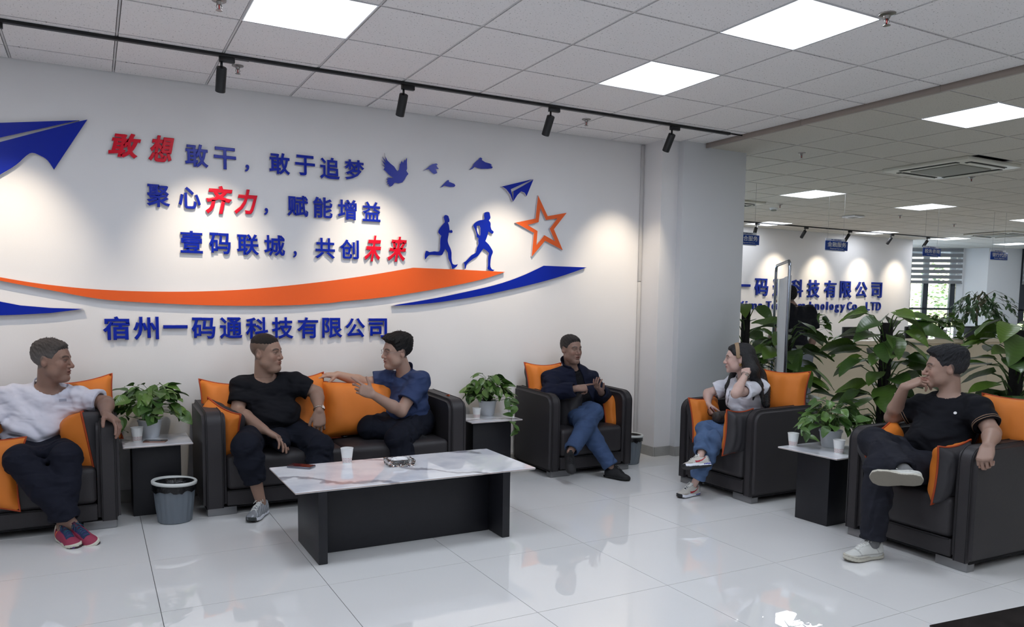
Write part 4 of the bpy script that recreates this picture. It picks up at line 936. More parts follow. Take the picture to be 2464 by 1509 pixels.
def table_pothos(x, y, z, lab, seed, n=70, R=.24, hgt=.24, s0=.075, trail=(), potr=.07, poth=.11, pm=None):
    rn = random.Random(seed); e = empty('potted_pothos', (x, y, z), 0, lab, 'potted plant')
    M = Matrix.Translation((x, y, z+.0005))
    bm = bmesh.new(); lathe(bm, [(potr*.74, 0), (potr*.78, .004), (potr, poth-.012), (potr*1.06, poth-.012), (potr*1.06, poth), (potr*.94, poth), (potr*.9, poth-.02)], 32, M); bmo('pot', bm, pm or POT, e, angle=40)
    bm = bmesh.new(); lathe(bm, [(potr*.9, poth-.019), (.01, poth-.012)], 20, M); bmo('soil', bm, SOIL, e)
    bm = bmesh.new(); top = Vector((x, y, z+poth-.015))
    for i in range(n):
        a = i*2.39996+rn.uniform(-.3, .3); el = rn.random(); rr = R*(.25+.75*math.sqrt(el)); hh = hgt*(1.05-.85*el)*rn.uniform(.75, 1.1)+.01
        d = Vector((math.cos(a), math.sin(a), 0)); tip = top+d*rr*.8+Vector((0, 0, hh))
        if y > -.6 and x < 4.5 and tip.y > -.11: tip.y = -.11-rn.random()*.03; d = Vector((d.x, -abs(d.y)*.6, 0))
        mid = top+(tip-top)*.35+Vector((0, 0, hh*.45+.02))
        if y > -.6 and x < 4.5: mid.y = min(mid.y, -.03)
        tube(bm, [top+d*.02, mid, tip], [.0025, .002, .0018], 4)
        put_leaf(e, tip, d+Vector((rn.uniform(-.5, .5), rn.uniform(-.5, .5 if not (y > -.6 and x < 4.5) else 0), rn.uniform(-1.0, .35))), s0*rn.uniform(.75, 1.45), 'pothos', rn, (rn.uniform(-.4, .4), rn.uniform(-.4, .4), 1), rn.uniform(-.6, .6))
    for pts in trail:
        P3 = [top]+[Vector(p) for p in pts]; tube(bm, P3, .002, 4)
        for a, b in zip(P3[1:], P3[2:]+[P3[-1]+(P3[-1]-P3[-2])*.3]):
            for t in (0., .5):
                c = a.lerp(b, t); put_leaf(e, c, Vector((rn.uniform(-1, 1), rn.uniform(-1, 1), rn.uniform(-.8, .3))), s0*rn.uniform(.7, 1.2), 'pothos', rn, (0, -.6, 1))
    tag(bmo('stems', bm, STEM, e, smooth=True), kind='stuff')
q = P(362, 1052, z=.5); table_pothos(q[0], q[1]+.02, .5, 'bushy potted pothos in a white pot on the left side table', 31, 88, .27, .25, .085, trail=[[P(300, 1000, y=-.3), P(283, 1012, y=-.3), P(290, 1035, y=-.32)]], potr=.078, poth=.125)
q = P(1176, 1000, z=.5); table_pothos(q[0], q[1]+.03, .5, 'potted pothos trailing over the edge of the wall side table', 32, 84, .235, .22, .08, trail=[[P(1225, 960, y=-.42), P(1236, 985, y=-.50), P(1230, 1015, y=-.54), P(1243, 1035, y=-.54)], [P(1222, 950, y=-.4), P(1240, 975, y=-.5)]], potr=.078, poth=.13)
q = P(2003, 1076, z=.5); table_pothos(q[0], q[1]+.02, .5, 'potted pothos on the side table next to the man in black', 33, 84, .24, .20, .08, trail=[[P(1945, 1000, y=-2.6), P(1925, 1030, y=-2.6), P(1950, 1050, y=-2.6)]], potr=.075, poth=.12)

# ================================================================== RECEPTION COUNTER AND HALL PROPS
CRM = mat('cream_marble', rgb(222, 208, 182), .22, noise=(1.6, .05, 6)); CY0 = .45
cn = empty('reception_counter', (11, CY0, 0), 0, 'long cream marble reception counter in the hall', 'counter')
for k in range(9): box('front_panel', (6.9+k*.9+.0015, CY0, .08), (6.9+(k+1)*.9-.0015, CY0+.03, .985), CRM, cn, .002)
for k in range(9): box('plinth_panel', (6.9+k*.9+.0015, CY0+.03, 0), (6.9+(k+1)*.9-.0015, CY0+.05, .0795), CRM, cn)
box('counter_top', (6.88, CY0-.05, .99), (15.02, CY0+.32, 1.045), CRM, cn, .012, 3)
box('work_surface', (6.9, CY0+.06, .70), (15., CY0+.75, .74), CRM, cn, .004)
MON = mat('monitor_black', rgb(18, 20, 24), .4)
for u, nm in ((2058, 'left of the middle tall plant'), (2205, 'right of the middle tall plant')):
    q = P(u, 795, y=CY0+.6); e = empty('monitor', (q[0], q[1], .74), 0, 'black computer monitor behind the counter '+nm, 'monitor')
    box('screen_shell', (q[0]-.26, q[1]-.02, .86), (q[0]+.26, q[1]+.02, 1.20), MON, e, .008); box('stand', (q[0]-.03, q[1]+.021, .745), (q[0]+.03, q[1]+.05, 1.0), MON, e); box('stand_base', (q[0]-.11, q[1]-.06, .7405), (q[0]+.11, q[1]+.1, .7445), MON, e)
zc = 1.0455
q = P(2262, 808, y=CY0+.12); table_pothos(q[0], q[1], zc, 'potted pothos trailing down the counter front by the hall windows', 41, 62, .30, .22, .10, trail=[[P(2310, 800, y=CY0-.07), P(2318, 820, y=CY0-.08), P(2312, 838, y=CY0-.08)], [P(2300, 806, y=CY0-.07), P(2330, 826, y=CY0-.08)]], potr=.085, poth=.13)
q = P(1955, 800, y=CY0+.1); table_pothos(q[0], q[1], zc, 'trailing pothos on the counter beside the standing person', 42, 50, .24, .24, .07, trail=[[P(1985, 790, y=CY0-.07), P(2003, 812, y=CY0-.08), P(2015, 828, y=CY0-.08)], [P(1990, 810, y=CY0-.07), P(1998, 838, y=CY0-.08), P(2005, 850, y=CY0-.08)]], potr=.08, poth=.12)
# small tree in a dark pot on the counter
q = P(2348, 808, y=CY0+.14); e = empty('potted_tree', (q[0], q[1], zc), 0, 'small weeping tree in a dark square pot on the counter', 'potted plant')
GP = mat('dark_pot', rgb(62, 66, 74), .4); box('pot', (q[0]-.13, q[1]-.11, zc), (q[0]+.13, q[1]+.11, zc+.155), GP, e, .012)
box('pot_lip', (q[0]-.136, q[1]-.116, zc+.156), (q[0]+.136, q[1]+.116, zc+.17), GP, e, .004)
bm = bmesh.new(); tube(bm, [(q[0]-.03+.014*k, q[1]-.112, zc+.10+.008*math.sin(k*2.1)) for k in range(6)], .004, 5); bmo('pot_emblem', bm, SW, e)
rn = random.Random(77); bm = bmesh.new(); tr_ = [Vector((q[0], q[1], zc+.165)), Vector((q[0]-.01, q[1], zc+.36)), Vector((q[0]+.01, q[1], zc+.58))]
tube(bm, tr_, [.016, .013, .009], 8)
L = []
for i in range(37):
    a = rn.uniform(0, 2*PI); t = rn.uniform(.35, 1.); b = tr_[0].lerp(tr_[2], t); d = Vector((math.cos(a), math.sin(a), 0)); r = rn.uniform(.18, .46)
    p1 = b+d*r*.5+Vector((0, 0, .13*t)); p2 = b+d*r+Vector((0, 0, .02)); p3 = b+d*r*1.12+Vector((0, 0, -.12))
    tube(bm, [b, p1, p2, p3], [.003, .002, .0014, .001], 4)
    for k in range(8):
        tt = (k+.5)/8; c = (p1.lerp(p2, tt*2) if tt < .5 else p2.lerp(p3, tt*2-1)); L.append((c, d))
bmo('trunk', bm, mat('twig', rgb(110, 96, 76), .8), e)
for c, d in L[:294]: put_leaf(e, c, Vector((d.x+rn.uniform(-.9, .9), d.y+rn.uniform(-.9, .9), rn.uniform(-1.3, -.1))), rn.uniform(.08, .12), 'tree', rn)
# folding banner frame seen from the side
ALU = mat('banner_tube', rgb(150, 156, 166), .25, 1.); BAN = mat('banner_cloth', rgb(218, 222, 224), .35, spec=.6, bump=(6, .35))
def at_depth(u, v, dep):
    r = RC.T @ np.array([(u-PX)/FPX, (v-PY)/FPX, 1.]); return Vector(CAMC+r*dep)
t1, t2 = at_depth(1901, 627, 6.45), at_depth(1868, 640, 7.35); zt = (t1.z+t2.z)/2; t1.z = t2.z = zt
e = empty('banner_stand', (t1.x, t1.y, 0), 0, 'silver banner stand with white cloth seen from its edge, behind the tall plant', 'banner stand')
bm = bmesh.new(); g = Vector((t1.x, t1.y, 0)); h_ = Vector((t2.x, t2.y, 0)); dd = (h_-g).normalized()
tube(bm, [g+Vector((0, 0, .02)), g+Vector((0, 0, zt-.06)), g+dd*.02+Vector((0, 0, zt-.015)), g+dd*.06+Vector((0, 0, zt)), h_-dd*.06+Vector((0, 0, zt)), h_-dd*.02+Vector((0, 0, zt-.015)), h_+Vector((0, 0, zt-.06)), h_+Vector((0, 0, .02))], .013, 10); bmo('frame_tube', bm, ALU, e, smooth=True)
nn_ = Vector((dd.y, -dd.x, 0))
for a in (g, h_):
    bm = bmesh.new(); tube(bm, [a-nn_*.25+Vector((0, 0, .014)), a+nn_*.25+Vector((0, 0, .014))], .012, 8); bmo('foot_tube', bm, ALU, e, smooth=True)
w = (h_-g).length; V, Fc = [], []
for j in range(25):
    for i in range(11):
        s = i/10; t = j/24; off = .018*math.sin(7*s+2*t)+.010*math.sin(17*s-4*t); ins = .035+.012*math.sin(6*t)
        V.append(g+dd*(ins+s*(w-2*ins))+nn_*off+Vector((0, 0, .2+t*(zt-.20-.12-.02*math.sin(PI*s)))))
Fc = [(j*11+i, j*11+i+1, j*11+i+12, j*11+i+11) for j in range(24) for i in range(10)]
pyd('banner_cloth', V, Fc, BAN, e, smooth=True)
for t in (.04, .96):
    c = g+dd*(w*t)+Vector((0, 0, zt-.16)); bm = bmesh.new(); tube(bm, [c, c+Vector((0, 0, .10))+dd*(.02 if t > .5 else -.02)], .004, 5); bmo('hook', bm, ALU, e)
# ================================================================== IMPLICIT SURFACES (figures and clothes)
F32 = np.float32
def smin(a, b, k):
    if k <= 0: return np.minimum(a, b)
    h = np.maximum(k-np.abs(a-b), 0)/k
    return np.minimum(a, b)-h*h*k*.25
def smax(a, b, k): return -smin(-a, -b, k)
def f_cap(p, a, b, ra, rb):
    a = np.asarray(a, F32); ba = np.asarray(b, F32)-a; L2 = float(ba@ba)+1e-9; pa = p-a
    t = np.clip(pa@ba/L2, 0, 1)
    q = pa-t[:, None]*ba
    return np.sqrt((q*q).sum(1))-(ra+(rb-ra)*t)
def f_ell(p, c, r, R=None):
    q = p-np.asarray(c, F32)
    if R is not None: q = q@np.asarray(R, F32)            # columns of R are the local axes
    r = np.asarray(r, F32); k0 = np.sqrt(((q/r)**2).sum(1)); k1 = np.sqrt(((q/(r*r))**2).sum(1))+1e-9
    return k0*(k0-1)/k1
class Blob:
    """list of primitives joined by smooth union; each (kind, args, k, grow?)"""
    def __init__(s): s.L = []
    def cap(s, a, b, ra, rb=None, k=.03): s.L.append(('c', (a, b, ra, ra if rb is None else rb), k)); return s
    def ell(s, c, r, R=None, k=.03): s.L.append(('e', (c, r, R), k)); return s
    def cut(s, fn, k=.01): s.L.append(('x', fn, k)); return s      # smooth subtraction of fn
    def add(s, fn, k=.01): s.L.append(('a', fn, k)); return s
    def keep(s, fn, k=.004): s.L.append(('k', fn, k)); return s     # intersection with fn<0
    def __call__(s, p):
        d = np.full(len(p), 9., F32)
        L = s.L
        if 200 < len(p) < 20000 and len(L) > 3:          # leave out the primitives that cannot matter here
            lo, hi = p.min(0), p.max(0); q = ((lo+hi)/2)[None].astype(F32); r = float(np.linalg.norm(hi-lo))/2
            dv = [float({'c': lambda: f_cap(q, *a)[0], 'e': lambda: f_ell(q, *a)[0], 'a': lambda: a(q)[0]}[kd]()) if kd in 'cea' else -9. for kd, a, k in L]
            m = min([v for v, l in zip(dv, L) if l[0] in 'cea'] or [0])
            L = [l for v, l in zip(dv, L) if v-r*1.15 <= m+r+.06 or l[0] in 'xk']
        for kd, a, k in L:
            if kd == 'c': d = smin(d, f_cap(p, *a), k)
            elif kd == 'e': d = smin(d, f_ell(p, *a), k)
            elif kd == 'x': d = smax(d, -a(p), k)
            elif kd == 'a': d = smin(d, a(p), k)
            elif kd == 'k': d = smax(d, a(p), k)
        return d
def waves(p, dirs, amp):
    """folds: warped sine sheets; dirs = [(direction, frequency, warp direction, warp amount, phase)]"""
    s = 0
    for d, fr, w, wa, ph in dirs:
        d = np.asarray(d, F32); d = d/np.linalg.norm(d); w = np.asarray(w, F32)
        x = np.sin(p@d*fr+wa*np.sin(p@w*7.+ph*1.7)+ph)
        s = s+(np.abs(x)**1.6*np.sign(x)-.2)*1.
    return amp*s/len(dirs)
def mesh_sdf(f, lo, hi, h):
    """block-sparse surface nets -> (verts, quads)"""
    B = 8; lo = np.asarray(lo, float); n = np.maximum(2, np.ceil((np.asarray(hi)-lo)/(h*B)).astype(int))
    N = n*B+1
    G = np.full(N, 9., F32)
    bi = np.stack(np.meshgrid(*[np.arange(k) for k in n], indexing='ij'), -1).reshape(-1, 3)
    cc = lo+(bi*B+B/2)*h
    d = f(cc.astype(F32)) if len(cc) > 20000 or len(cc) < 200 else np.concatenate([f(x) for x in np.array_split(cc.astype(F32), max(1, len(cc)//150))]); bw = h*B*1.02+.010; act = bi[np.abs(d) < bw]
    ins = bi[(np.abs(d) >= bw) & (d < 0)]
    for b in ins: G[b[0]*B:b[0]*B+B+1, b[1]*B:b[1]*B+B+1, b[2]*B:b[2]*B+B+1] = -9.
    if not len(act): return np.zeros((0, 3)), np.zeros((0, 4), int)
    o = np.stack(np.meshgrid(*[np.arange(B+1)]*3, indexing='ij'), -1).reshape(-1, 3)
    idx = (act[:, None, :]*B+o[None]).reshape(-1, 3)
    lin = np.unique((idx[:, 0]*N[1]+idx[:, 1])*N[2]+idx[:, 2])
    ii = np.stack(np.unravel_index(lin, N), -1)
    pts = (lo+ii*h).astype(F32)
    vals = np.empty(len(pts), F32)
    sb = (ii[:, 0]//16*4096+ii[:, 1]//16)*4096+ii[:, 2]//16; order = np.argsort(sb, kind='stable'); cutp = np.nonzero(np.diff(sb[order]))[0]+1
    for grp in np.split(order, cutp): vals[grp] = f(pts[grp])
    G.ravel()[lin] = vals
    S = G < 0
    c = np.zeros(tuple(N-1), np.int8); cells = 0
    for dx in (0, 1):
        for dy in (0, 1):
            for dz in (0, 1): c += S[dx:N[0]-1+dx, dy:N[1]-1+dy, dz:N[2]-1+dz]
    ci = np.stack(np.nonzero((c > 0) & (c < 8)), -1)
    if not len(ci): return np.zeros((0, 3)), np.zeros((0, 4), int)
    vid = np.full(tuple(N-1), -1, np.int32); vid[ci[:, 0], ci[:, 1], ci[:, 2]] = np.arange(len(ci))
    acc = np.zeros((len(ci), 3)); cnt = np.zeros(len(ci))
    cor = [(0, 0, 0), (1, 0, 0), (0, 1, 0), (1, 1, 0), (0, 0, 1), (1, 0, 1), (0, 1, 1), (1, 1, 1)]
    val = [G[ci[:, 0]+a, ci[:, 1]+b, ci[:, 2]+e] for a, b, e in cor]
    for i in range(8):
        for ax in (1, 2, 4):
            if i & ax: continue
            j = i | ax; va, vb = val[i], val[j]; m = (va < 0) != (vb < 0)
            t = np.where(m, va/np.where(m, va-vb, 1), 0)
            pa, pb = np.array(cor[i], float), np.array(cor[j], float)
            acc += m[:, None]*(pa+t[:, None]*(pb-pa)); cnt += m
    V = lo+(ci+acc/cnt[:, None])*h
    Q = []
    for ax in range(3):
        u, v = (ax+1) % 3, (ax+2) % 3
        sl = [slice(None)]*3; sl[ax] = slice(0, N[ax]-1); a = S[tuple(sl)]; sl[ax] = slice(1, N[ax]); b = S[tuple(sl)]
        e = np.stack(np.nonzero(a != b), -1)
        e = e[(e[:, u] > 0) & (e[:, v] > 0) & (e[:, u] < N[u]-1) & (e[:, v] < N[v]-1)]
        if not len(e): continue
        fl = a[e[:, 0], e[:, 1], e[:, 2]]
        def g(du, dv):
            q = e.copy(); q[:, u] -= du; q[:, v] -= dv; return vid[q[:, 0], q[:, 1], q[:, 2]]
        q = np.stack([g(1, 1), g(0, 1), g(0, 0), g(1, 0)], -1); q[~fl] = q[~fl][:, ::-1]; Q.append(q)
    Q = np.concatenate(Q) if Q else np.zeros((0, 4), int); Q = Q[(Q >= 0).all(1)]
    return V, Q
def np_mesh(name, V, Q, m, parent=None, cols=None, smooth=True, local=False):
    me = bpy.data.meshes.new(name); me.vertices.add(len(V)); me.vertices.foreach_set('co', np.asarray(V, F32).ravel())
    me.loops.add(Q.size); me.loops.foreach_set('vertex_index', Q.astype(np.int32).ravel())
    me.polygons.add(len(Q)); me.polygons.foreach_set('loop_start', np.arange(0, Q.size, 4, dtype=np.int32)); me.polygons.foreach_set('loop_total', np.full(len(Q), 4, np.int32))
    me.update(calc_edges=True)
    if cols is not None:
        a = me.color_attributes.new('Col', 'FLOAT_COLOR', 'POINT'); c = np.ones((len(V), 4), F32); c[:, :3] = cols; a.data.foreach_set('color', c.ravel())
    return mobj(name, me, m, parent, local, smooth)
def bounds(pts, m):
    pts = np.array(pts, float); return pts.min(0)-m, pts.max(0)+m
V3 = lambda p: np.array(p, float)
def unit(v): v = V3(v); return v/(np.linalg.norm(v)+1e-12)

# ------------------------------------------------------------------ head
def head_frame(c, fwd, up=(0, 0, 1), tilt=0.):
    f = unit(fwd); u = V3(up); u = unit(u-f*(u@f)); s = np.cross(u, f)     # s = the person's left
    if tilt: u2 = math.cos(tilt)*u+math.sin(tilt)*s; s = np.cross(u2, f); u = u2
    return V3(c), np.stack([s, f, u], 1)
def head_blob(c, R, k=1., fat=0., mouth=0., female=False, nose=1.):
    """head in local axes (left, forward, up), origin between the ears, height .245*k"""
    H_ = Blob()
    def w(x, y, z): return c+R@(np.array([x, y, z])*k)
    e = lambda x, y, z, r, kk=.02: H_.ell(w(x, y, z), np.array(r)*k, R, kk*k)
    cp_ = lambda a, b, ra, rb, kk=.01: H_.cap(w(*a), w(*b), ra*k, rb*k, kk*k)
    jw = 0 if not female else -.006
    e(0, -.018, .042, (.0765, .096, .084)); e(0, .022, .018, (.069, .077, .082), .03); e(0, .032, -.042, (.0585+jw+fat*.010, .060, .062), .035)
    e(0, .044, -.082, (.043+jw+fat*.012, .043, .028), .03); cp_((-.011, .083, -.102), (.011, .083, -.102), .0145, .0145, .025)
    for s in (-1, 1):
        e(s*.040, .066, -.026, (.022+fat*.004, .022, .026), .022)             # cheek
        e(s*.050, .028, -.066, (.016+fat*.012, .034, .026), .03)              # jaw angle
        cp_((s*.014, .0925, .0255), (s*.046, .077, .026), .0085, .0075, .014)        # brow
    if fat > .3: e(0, .045, -.112, (.040*fat+.015, .045, .020*fat+.01), .03)   # double chin
    cp_((0, .094, .016), (0, .113*nose, -.026), .0075, .0105, .010); cp_((0, .113*nose, -.027), (0, .1135*nose, -.030), .0115, .0115, .006)
    for s in (-1, 1): e(s*.0125, .1005, -.033, (.0095, .0115, .0085), .006)
    H_.cut(lambda p: np.minimum(f_ell(p, w(.031, .108, .006), np.array([.0165, .0205, .0115])*k, R), f_ell(p, w(-.031, .108, .006), np.array([.0165, .0205, .0115])*k, R)), .014*k)
    for s in (-1, 1):
        e(s*.031, .0818, .006, (.0165, .0135, .0115), .005)                        # lids and ball
    H_.cut(lambda p: np.minimum(f_cap(p, w(.0175, .0975, .0055), w(.0435, .0895, .0065), .0021*k, .0016*k), f_cap(p, w(-.0175, .0975, .0055), w(-.0435, .0895, .0065), .0021*k, .0016*k)), .002*k)
    # muzzle and lips
    e(0, .082, -.060, (.030, .020, .022), .016)
    e(0, .1000, -.0575, (.0225, .0085, .0055), .004); e(0, .0985, -.0685-.006*mouth, (.0200, .0088, .0062), .004)
    m_ = mouth
    H_.cut(lambda p: f_ell(p, w(0, .104, -.0630-.003*m_), np.array([.0205, .012, .0013+.005*m_])*k, R), .002*k)
    H_.cut(lambda p: np.minimum(f_cap(p, w(.022, .094, -.042), w(.034, .080, -.062), .0012*k, .0012*k), f_cap(p, w(-.022, .094, -.042), w(-.034, .080, -.062), .0012*k, .0012*k)), .006*k)
    for s in (-1, 1):                                                              # ears
        a = R@np.array([s*.35, -.25, 0]);
        ax = np.stack([unit(R@np.array([1, .45*s, 0])), unit(R@np.array([-.45*s, 1, .12])), unit(R@np.array([0, -.12, 1]))], 1)
        H_.ell(w(s*.079, -.012, -.002), np.array([.0085, .0195, .034])*k, ax, .006*k)
        H_.cut(lambda p, s=s, ax=ax: f_ell(p, w(s*.0865, -.008, .003), np.array([.006, .0095, .017])*k, ax), .005*k)
    return H_
def head_local(V, c, R, k): return ((V-c)@R)/k
def head_colors(L, base, lips, stub=None, hairline=None, brow=None):
    """L local coords. natural colour variation of skin: lips, cheeks, brows, shaved scalp"""
    x, y, z = L[:, 0], L[:, 1], L[:, 2]; c = np.tile(np.array(base, F32), (len(L), 1))
    n = .5+.5*np.sin(x*310+3*np.sin(z*270))*np.sin(y*290+z*170)
    c *= (1+.05*(n-.5))[:, None]
    def mixc(m, col):
        nonlocal c
        m = np.clip(m, 0, 1)[:, None]; c = c*(1-m)+np.array(col, F32)*m
    red = np.array(base)*np.array([1.10, .86, .84])
    mixc(.6*np.exp(-(((np.abs(x)-.042)/.02)**2+((z+.026)/.022)**2))*(y > .03), red)
    mixc(.55*np.exp(-((x/.016)**2+((z+.03)/.014)**2))*(y > .09), red)
    mixc(np.exp(-((x/.0235)**4+((z+.063)/.0125)**4))*(y > .083)*.95, lips)
    # ear rims redder
    mixc(.15*(np.abs(x) > .074)*(np.abs(z) < .04), red)
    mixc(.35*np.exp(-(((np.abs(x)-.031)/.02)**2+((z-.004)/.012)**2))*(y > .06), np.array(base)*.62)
    if brow is not None:
        bx = np.abs(x); bz = z-(.0265+.006*np.sin(np.clip((bx-.012)/.04, 0, 1)*PI))
        mixc(.95*(np.exp(-(bz/.0050)**2)*(bx > .012)*(bx < .054))*(y > .05), brow); lz = z-(.0095+.0022*np.cos((bx-.031)/.017*1.4)); mixc(.85*np.exp(-(lz/.0020)**2)*(bx > .014)*(bx < .048)*(y > .06), np.array(brow)*.8)
    if stub is not None:
        hl = hairline_z(y, x); mixc(np.clip((z-hl)/.012, 0, 1)*.85, stub)
    return c
def hairline_z(y, x=0):
    return np.interp(y, [-.12, -.06, -.03, -.012, .012, .03, .045, .062, .09, .2], [-.062, -.058, -.045, .018, .020, .012, .040, .066, .083, .086])
def hair_blob(c, R, k, top=.014, side=.004, back=.006, front=.0, rough=.003, seed=0, hl_off=0., minz=-1.):
    def f(p):
        L = (p-c.astype(F32))@R.astype(F32)/k; x, y, z = L[:, 0], L[:, 1], L[:, 2]
        d = smin(f_ell(L, (0, -.018, .042), (.0765, .096, .084)), f_ell(L, (0, .022, .018), (.069, .077, .082)), .03)
        t = side+(top-side)*np.clip((z-.045)/.06, 0, 1)**1.1+back*np.clip((-y-.05)/.05, 0, 1)*.5+front*np.clip((y-.03)/.05, 0, 1)*np.clip((z-.06)/.04, 0, 1)
        nz = np.sin(x*520+2.5*np.sin(y*90+seed)+seed)*np.sin(y*260+3*np.sin(x*130)+2*z*100)
        nz2 = np.sin(x*170+seed)*np.sin(z*190+y*120)
        hl = np.maximum(hairline_z(y)+hl_off, minz)+.002*np.sin(x*300+y*200)
        t = t*np.clip((z-hl)/.022, .12, 1)**.8+rough*(nz*.7+nz2*.6)*np.clip(t/.008, .3, 1.6)
        edge = (hl-z)*.8
        d = (d-t)*k
        return np.maximum(d, edge*k)
    return f

# ------------------------------------------------------------------ hands
def hand_blob(B, wrist, fdir, palm_n, thumb_side, curls, k=1., spread=.10, thumb=(.6, .5), thumb_curl=.4):
    """wrist point, direction to the knuckles, palm normal (out of the palm), thumb_side +-1, curls per finger (a, b, c) or scalar"""
    d = unit(fdir); n = unit(V3(palm_n)-d*(V3(palm_n)@d)); s = np.cross(d, n)*thumb_side     # s points to the thumb side
    W_ = V3(wrist); pts = [W_]
    kn = []
    for i, o in enumerate((.0285, .0095, -.0095, -.0275)):
        a = W_+s*o*.62*k+d*.012*k; b = W_+s*o*k+d*(.092, .095, .090, .082)[i]*k
        B.cap(a, b, .0145*k, .0118*k, .014*k); kn.append(b)
    B.ell(W_+d*.05*k+n*.004*k, np.array([.036, .046, .0145])*k, np.stack([s, d, n], 1), .016*k)
    ln = [(.044, .027, .022), (.049, .031, .023), (.045, .029, .022), (.036, .021, .020)]
    for i in range(4):
        c = curls[i]; c = (c, c*1.05, c*.7) if np.isscalar(c) else c
        a = kn[i]; ang = 0; sp = spread*(1.5-i)
        dd = unit(d*math.cos(sp)+s*math.sin(sp)); r = (.0092, .0094, .0090, .0080)[i]*k
        for j in range(3):
            ang += c[j]; v = dd*math.cos(ang)+n*math.sin(ang); b = a+v*ln[i][j]*k
            B.add(lambda p, a=a, b=b, r=r, j=j: f_cap(p, a, b, r*(1-.07*j), r*(.93-.08*j)), .0035*k); a = b; pts.append(b)
    t0 = W_+s*.020*k+d*.022*k+n*.004*k; v1 = unit(s*thumb[0]+d*(1-thumb[0]*.4)+n*thumb[1]); t1 = t0+v1*.040*k
    v2 = unit(v1+(d*.3-s*.55+n*.2)*thumb_curl); t2 = t1+v2*.032*k; v3 = unit(v2+(-s*.55+n*.25)*thumb_curl); t3 = t2+v3*.025*k
    B.cap(t0, t1, .0165*k, .0118*k, .012*k)
    B.add(lambda p: smin(f_cap(p, t1, t2, .0112*k, .0102*k), f_cap(p, t2, t3, .0103*k, .0085*k), .003*k), .006*k)
    pts += [t1, t2, t3]
    return pts
# ================================================================== PEOPLE
def skinmat(name, tone): return mat(name, tone, .46, vcol='Col', sss=.06, spec=.4, bump=(220, .06))
EYEW = mat('eye_white', rgb(134, 122, 114), .45); EYEI = mat('eye_iris', rgb(18, 12, 9), .25)
def cloth(name, c, rough=.85, sheen=.0, bump=(700, .05), noise=(14, .04), crease=.45):
    """woven cloth: fine weave plus soft wrinkles in relief"""
    m = mat(name, c, rough, sheen=sheen, bump=bump, noise=noise, spec=.25); n = m.node_tree; b = n.nodes['Principled BSDF']
    tc = n.nodes.new('ShaderNodeTexCoord'); mp = n.nodes.new('ShaderNodeMapping'); mp.inputs['Scale'].default_value = (1., 1., 2.3); n.links.new(tc.outputs['Object'], mp.inputs[0])
    t = n.nodes.new('ShaderNodeTexNoise'); t.inputs['Scale'].default_value = 6.5; t.inputs['Detail'].default_value = .6; t.inputs['Distortion'].default_value = .9; n.links.new(mp.outputs[0], t.inputs['Vector'])
    b1 = b.inputs['Normal'].links[0].from_node; b2 = n.nodes.new('ShaderNodeBump'); b2.inputs['Strength'].default_value = crease; b2.inputs['Distance'].default_value = .05
    n.links.new(t.outputs[0], b2.inputs['Height']); n.links.new(b2.outputs[0], b1.inputs['Normal']); return m
def axes(a, b, side):
    """frame with z along a->b and x along side"""
    z = unit(V3(b)-V3(a)); x = unit(V3(side)-z*(V3(side)@z)); return np.stack([x, np.cross(z, x), z], 1)
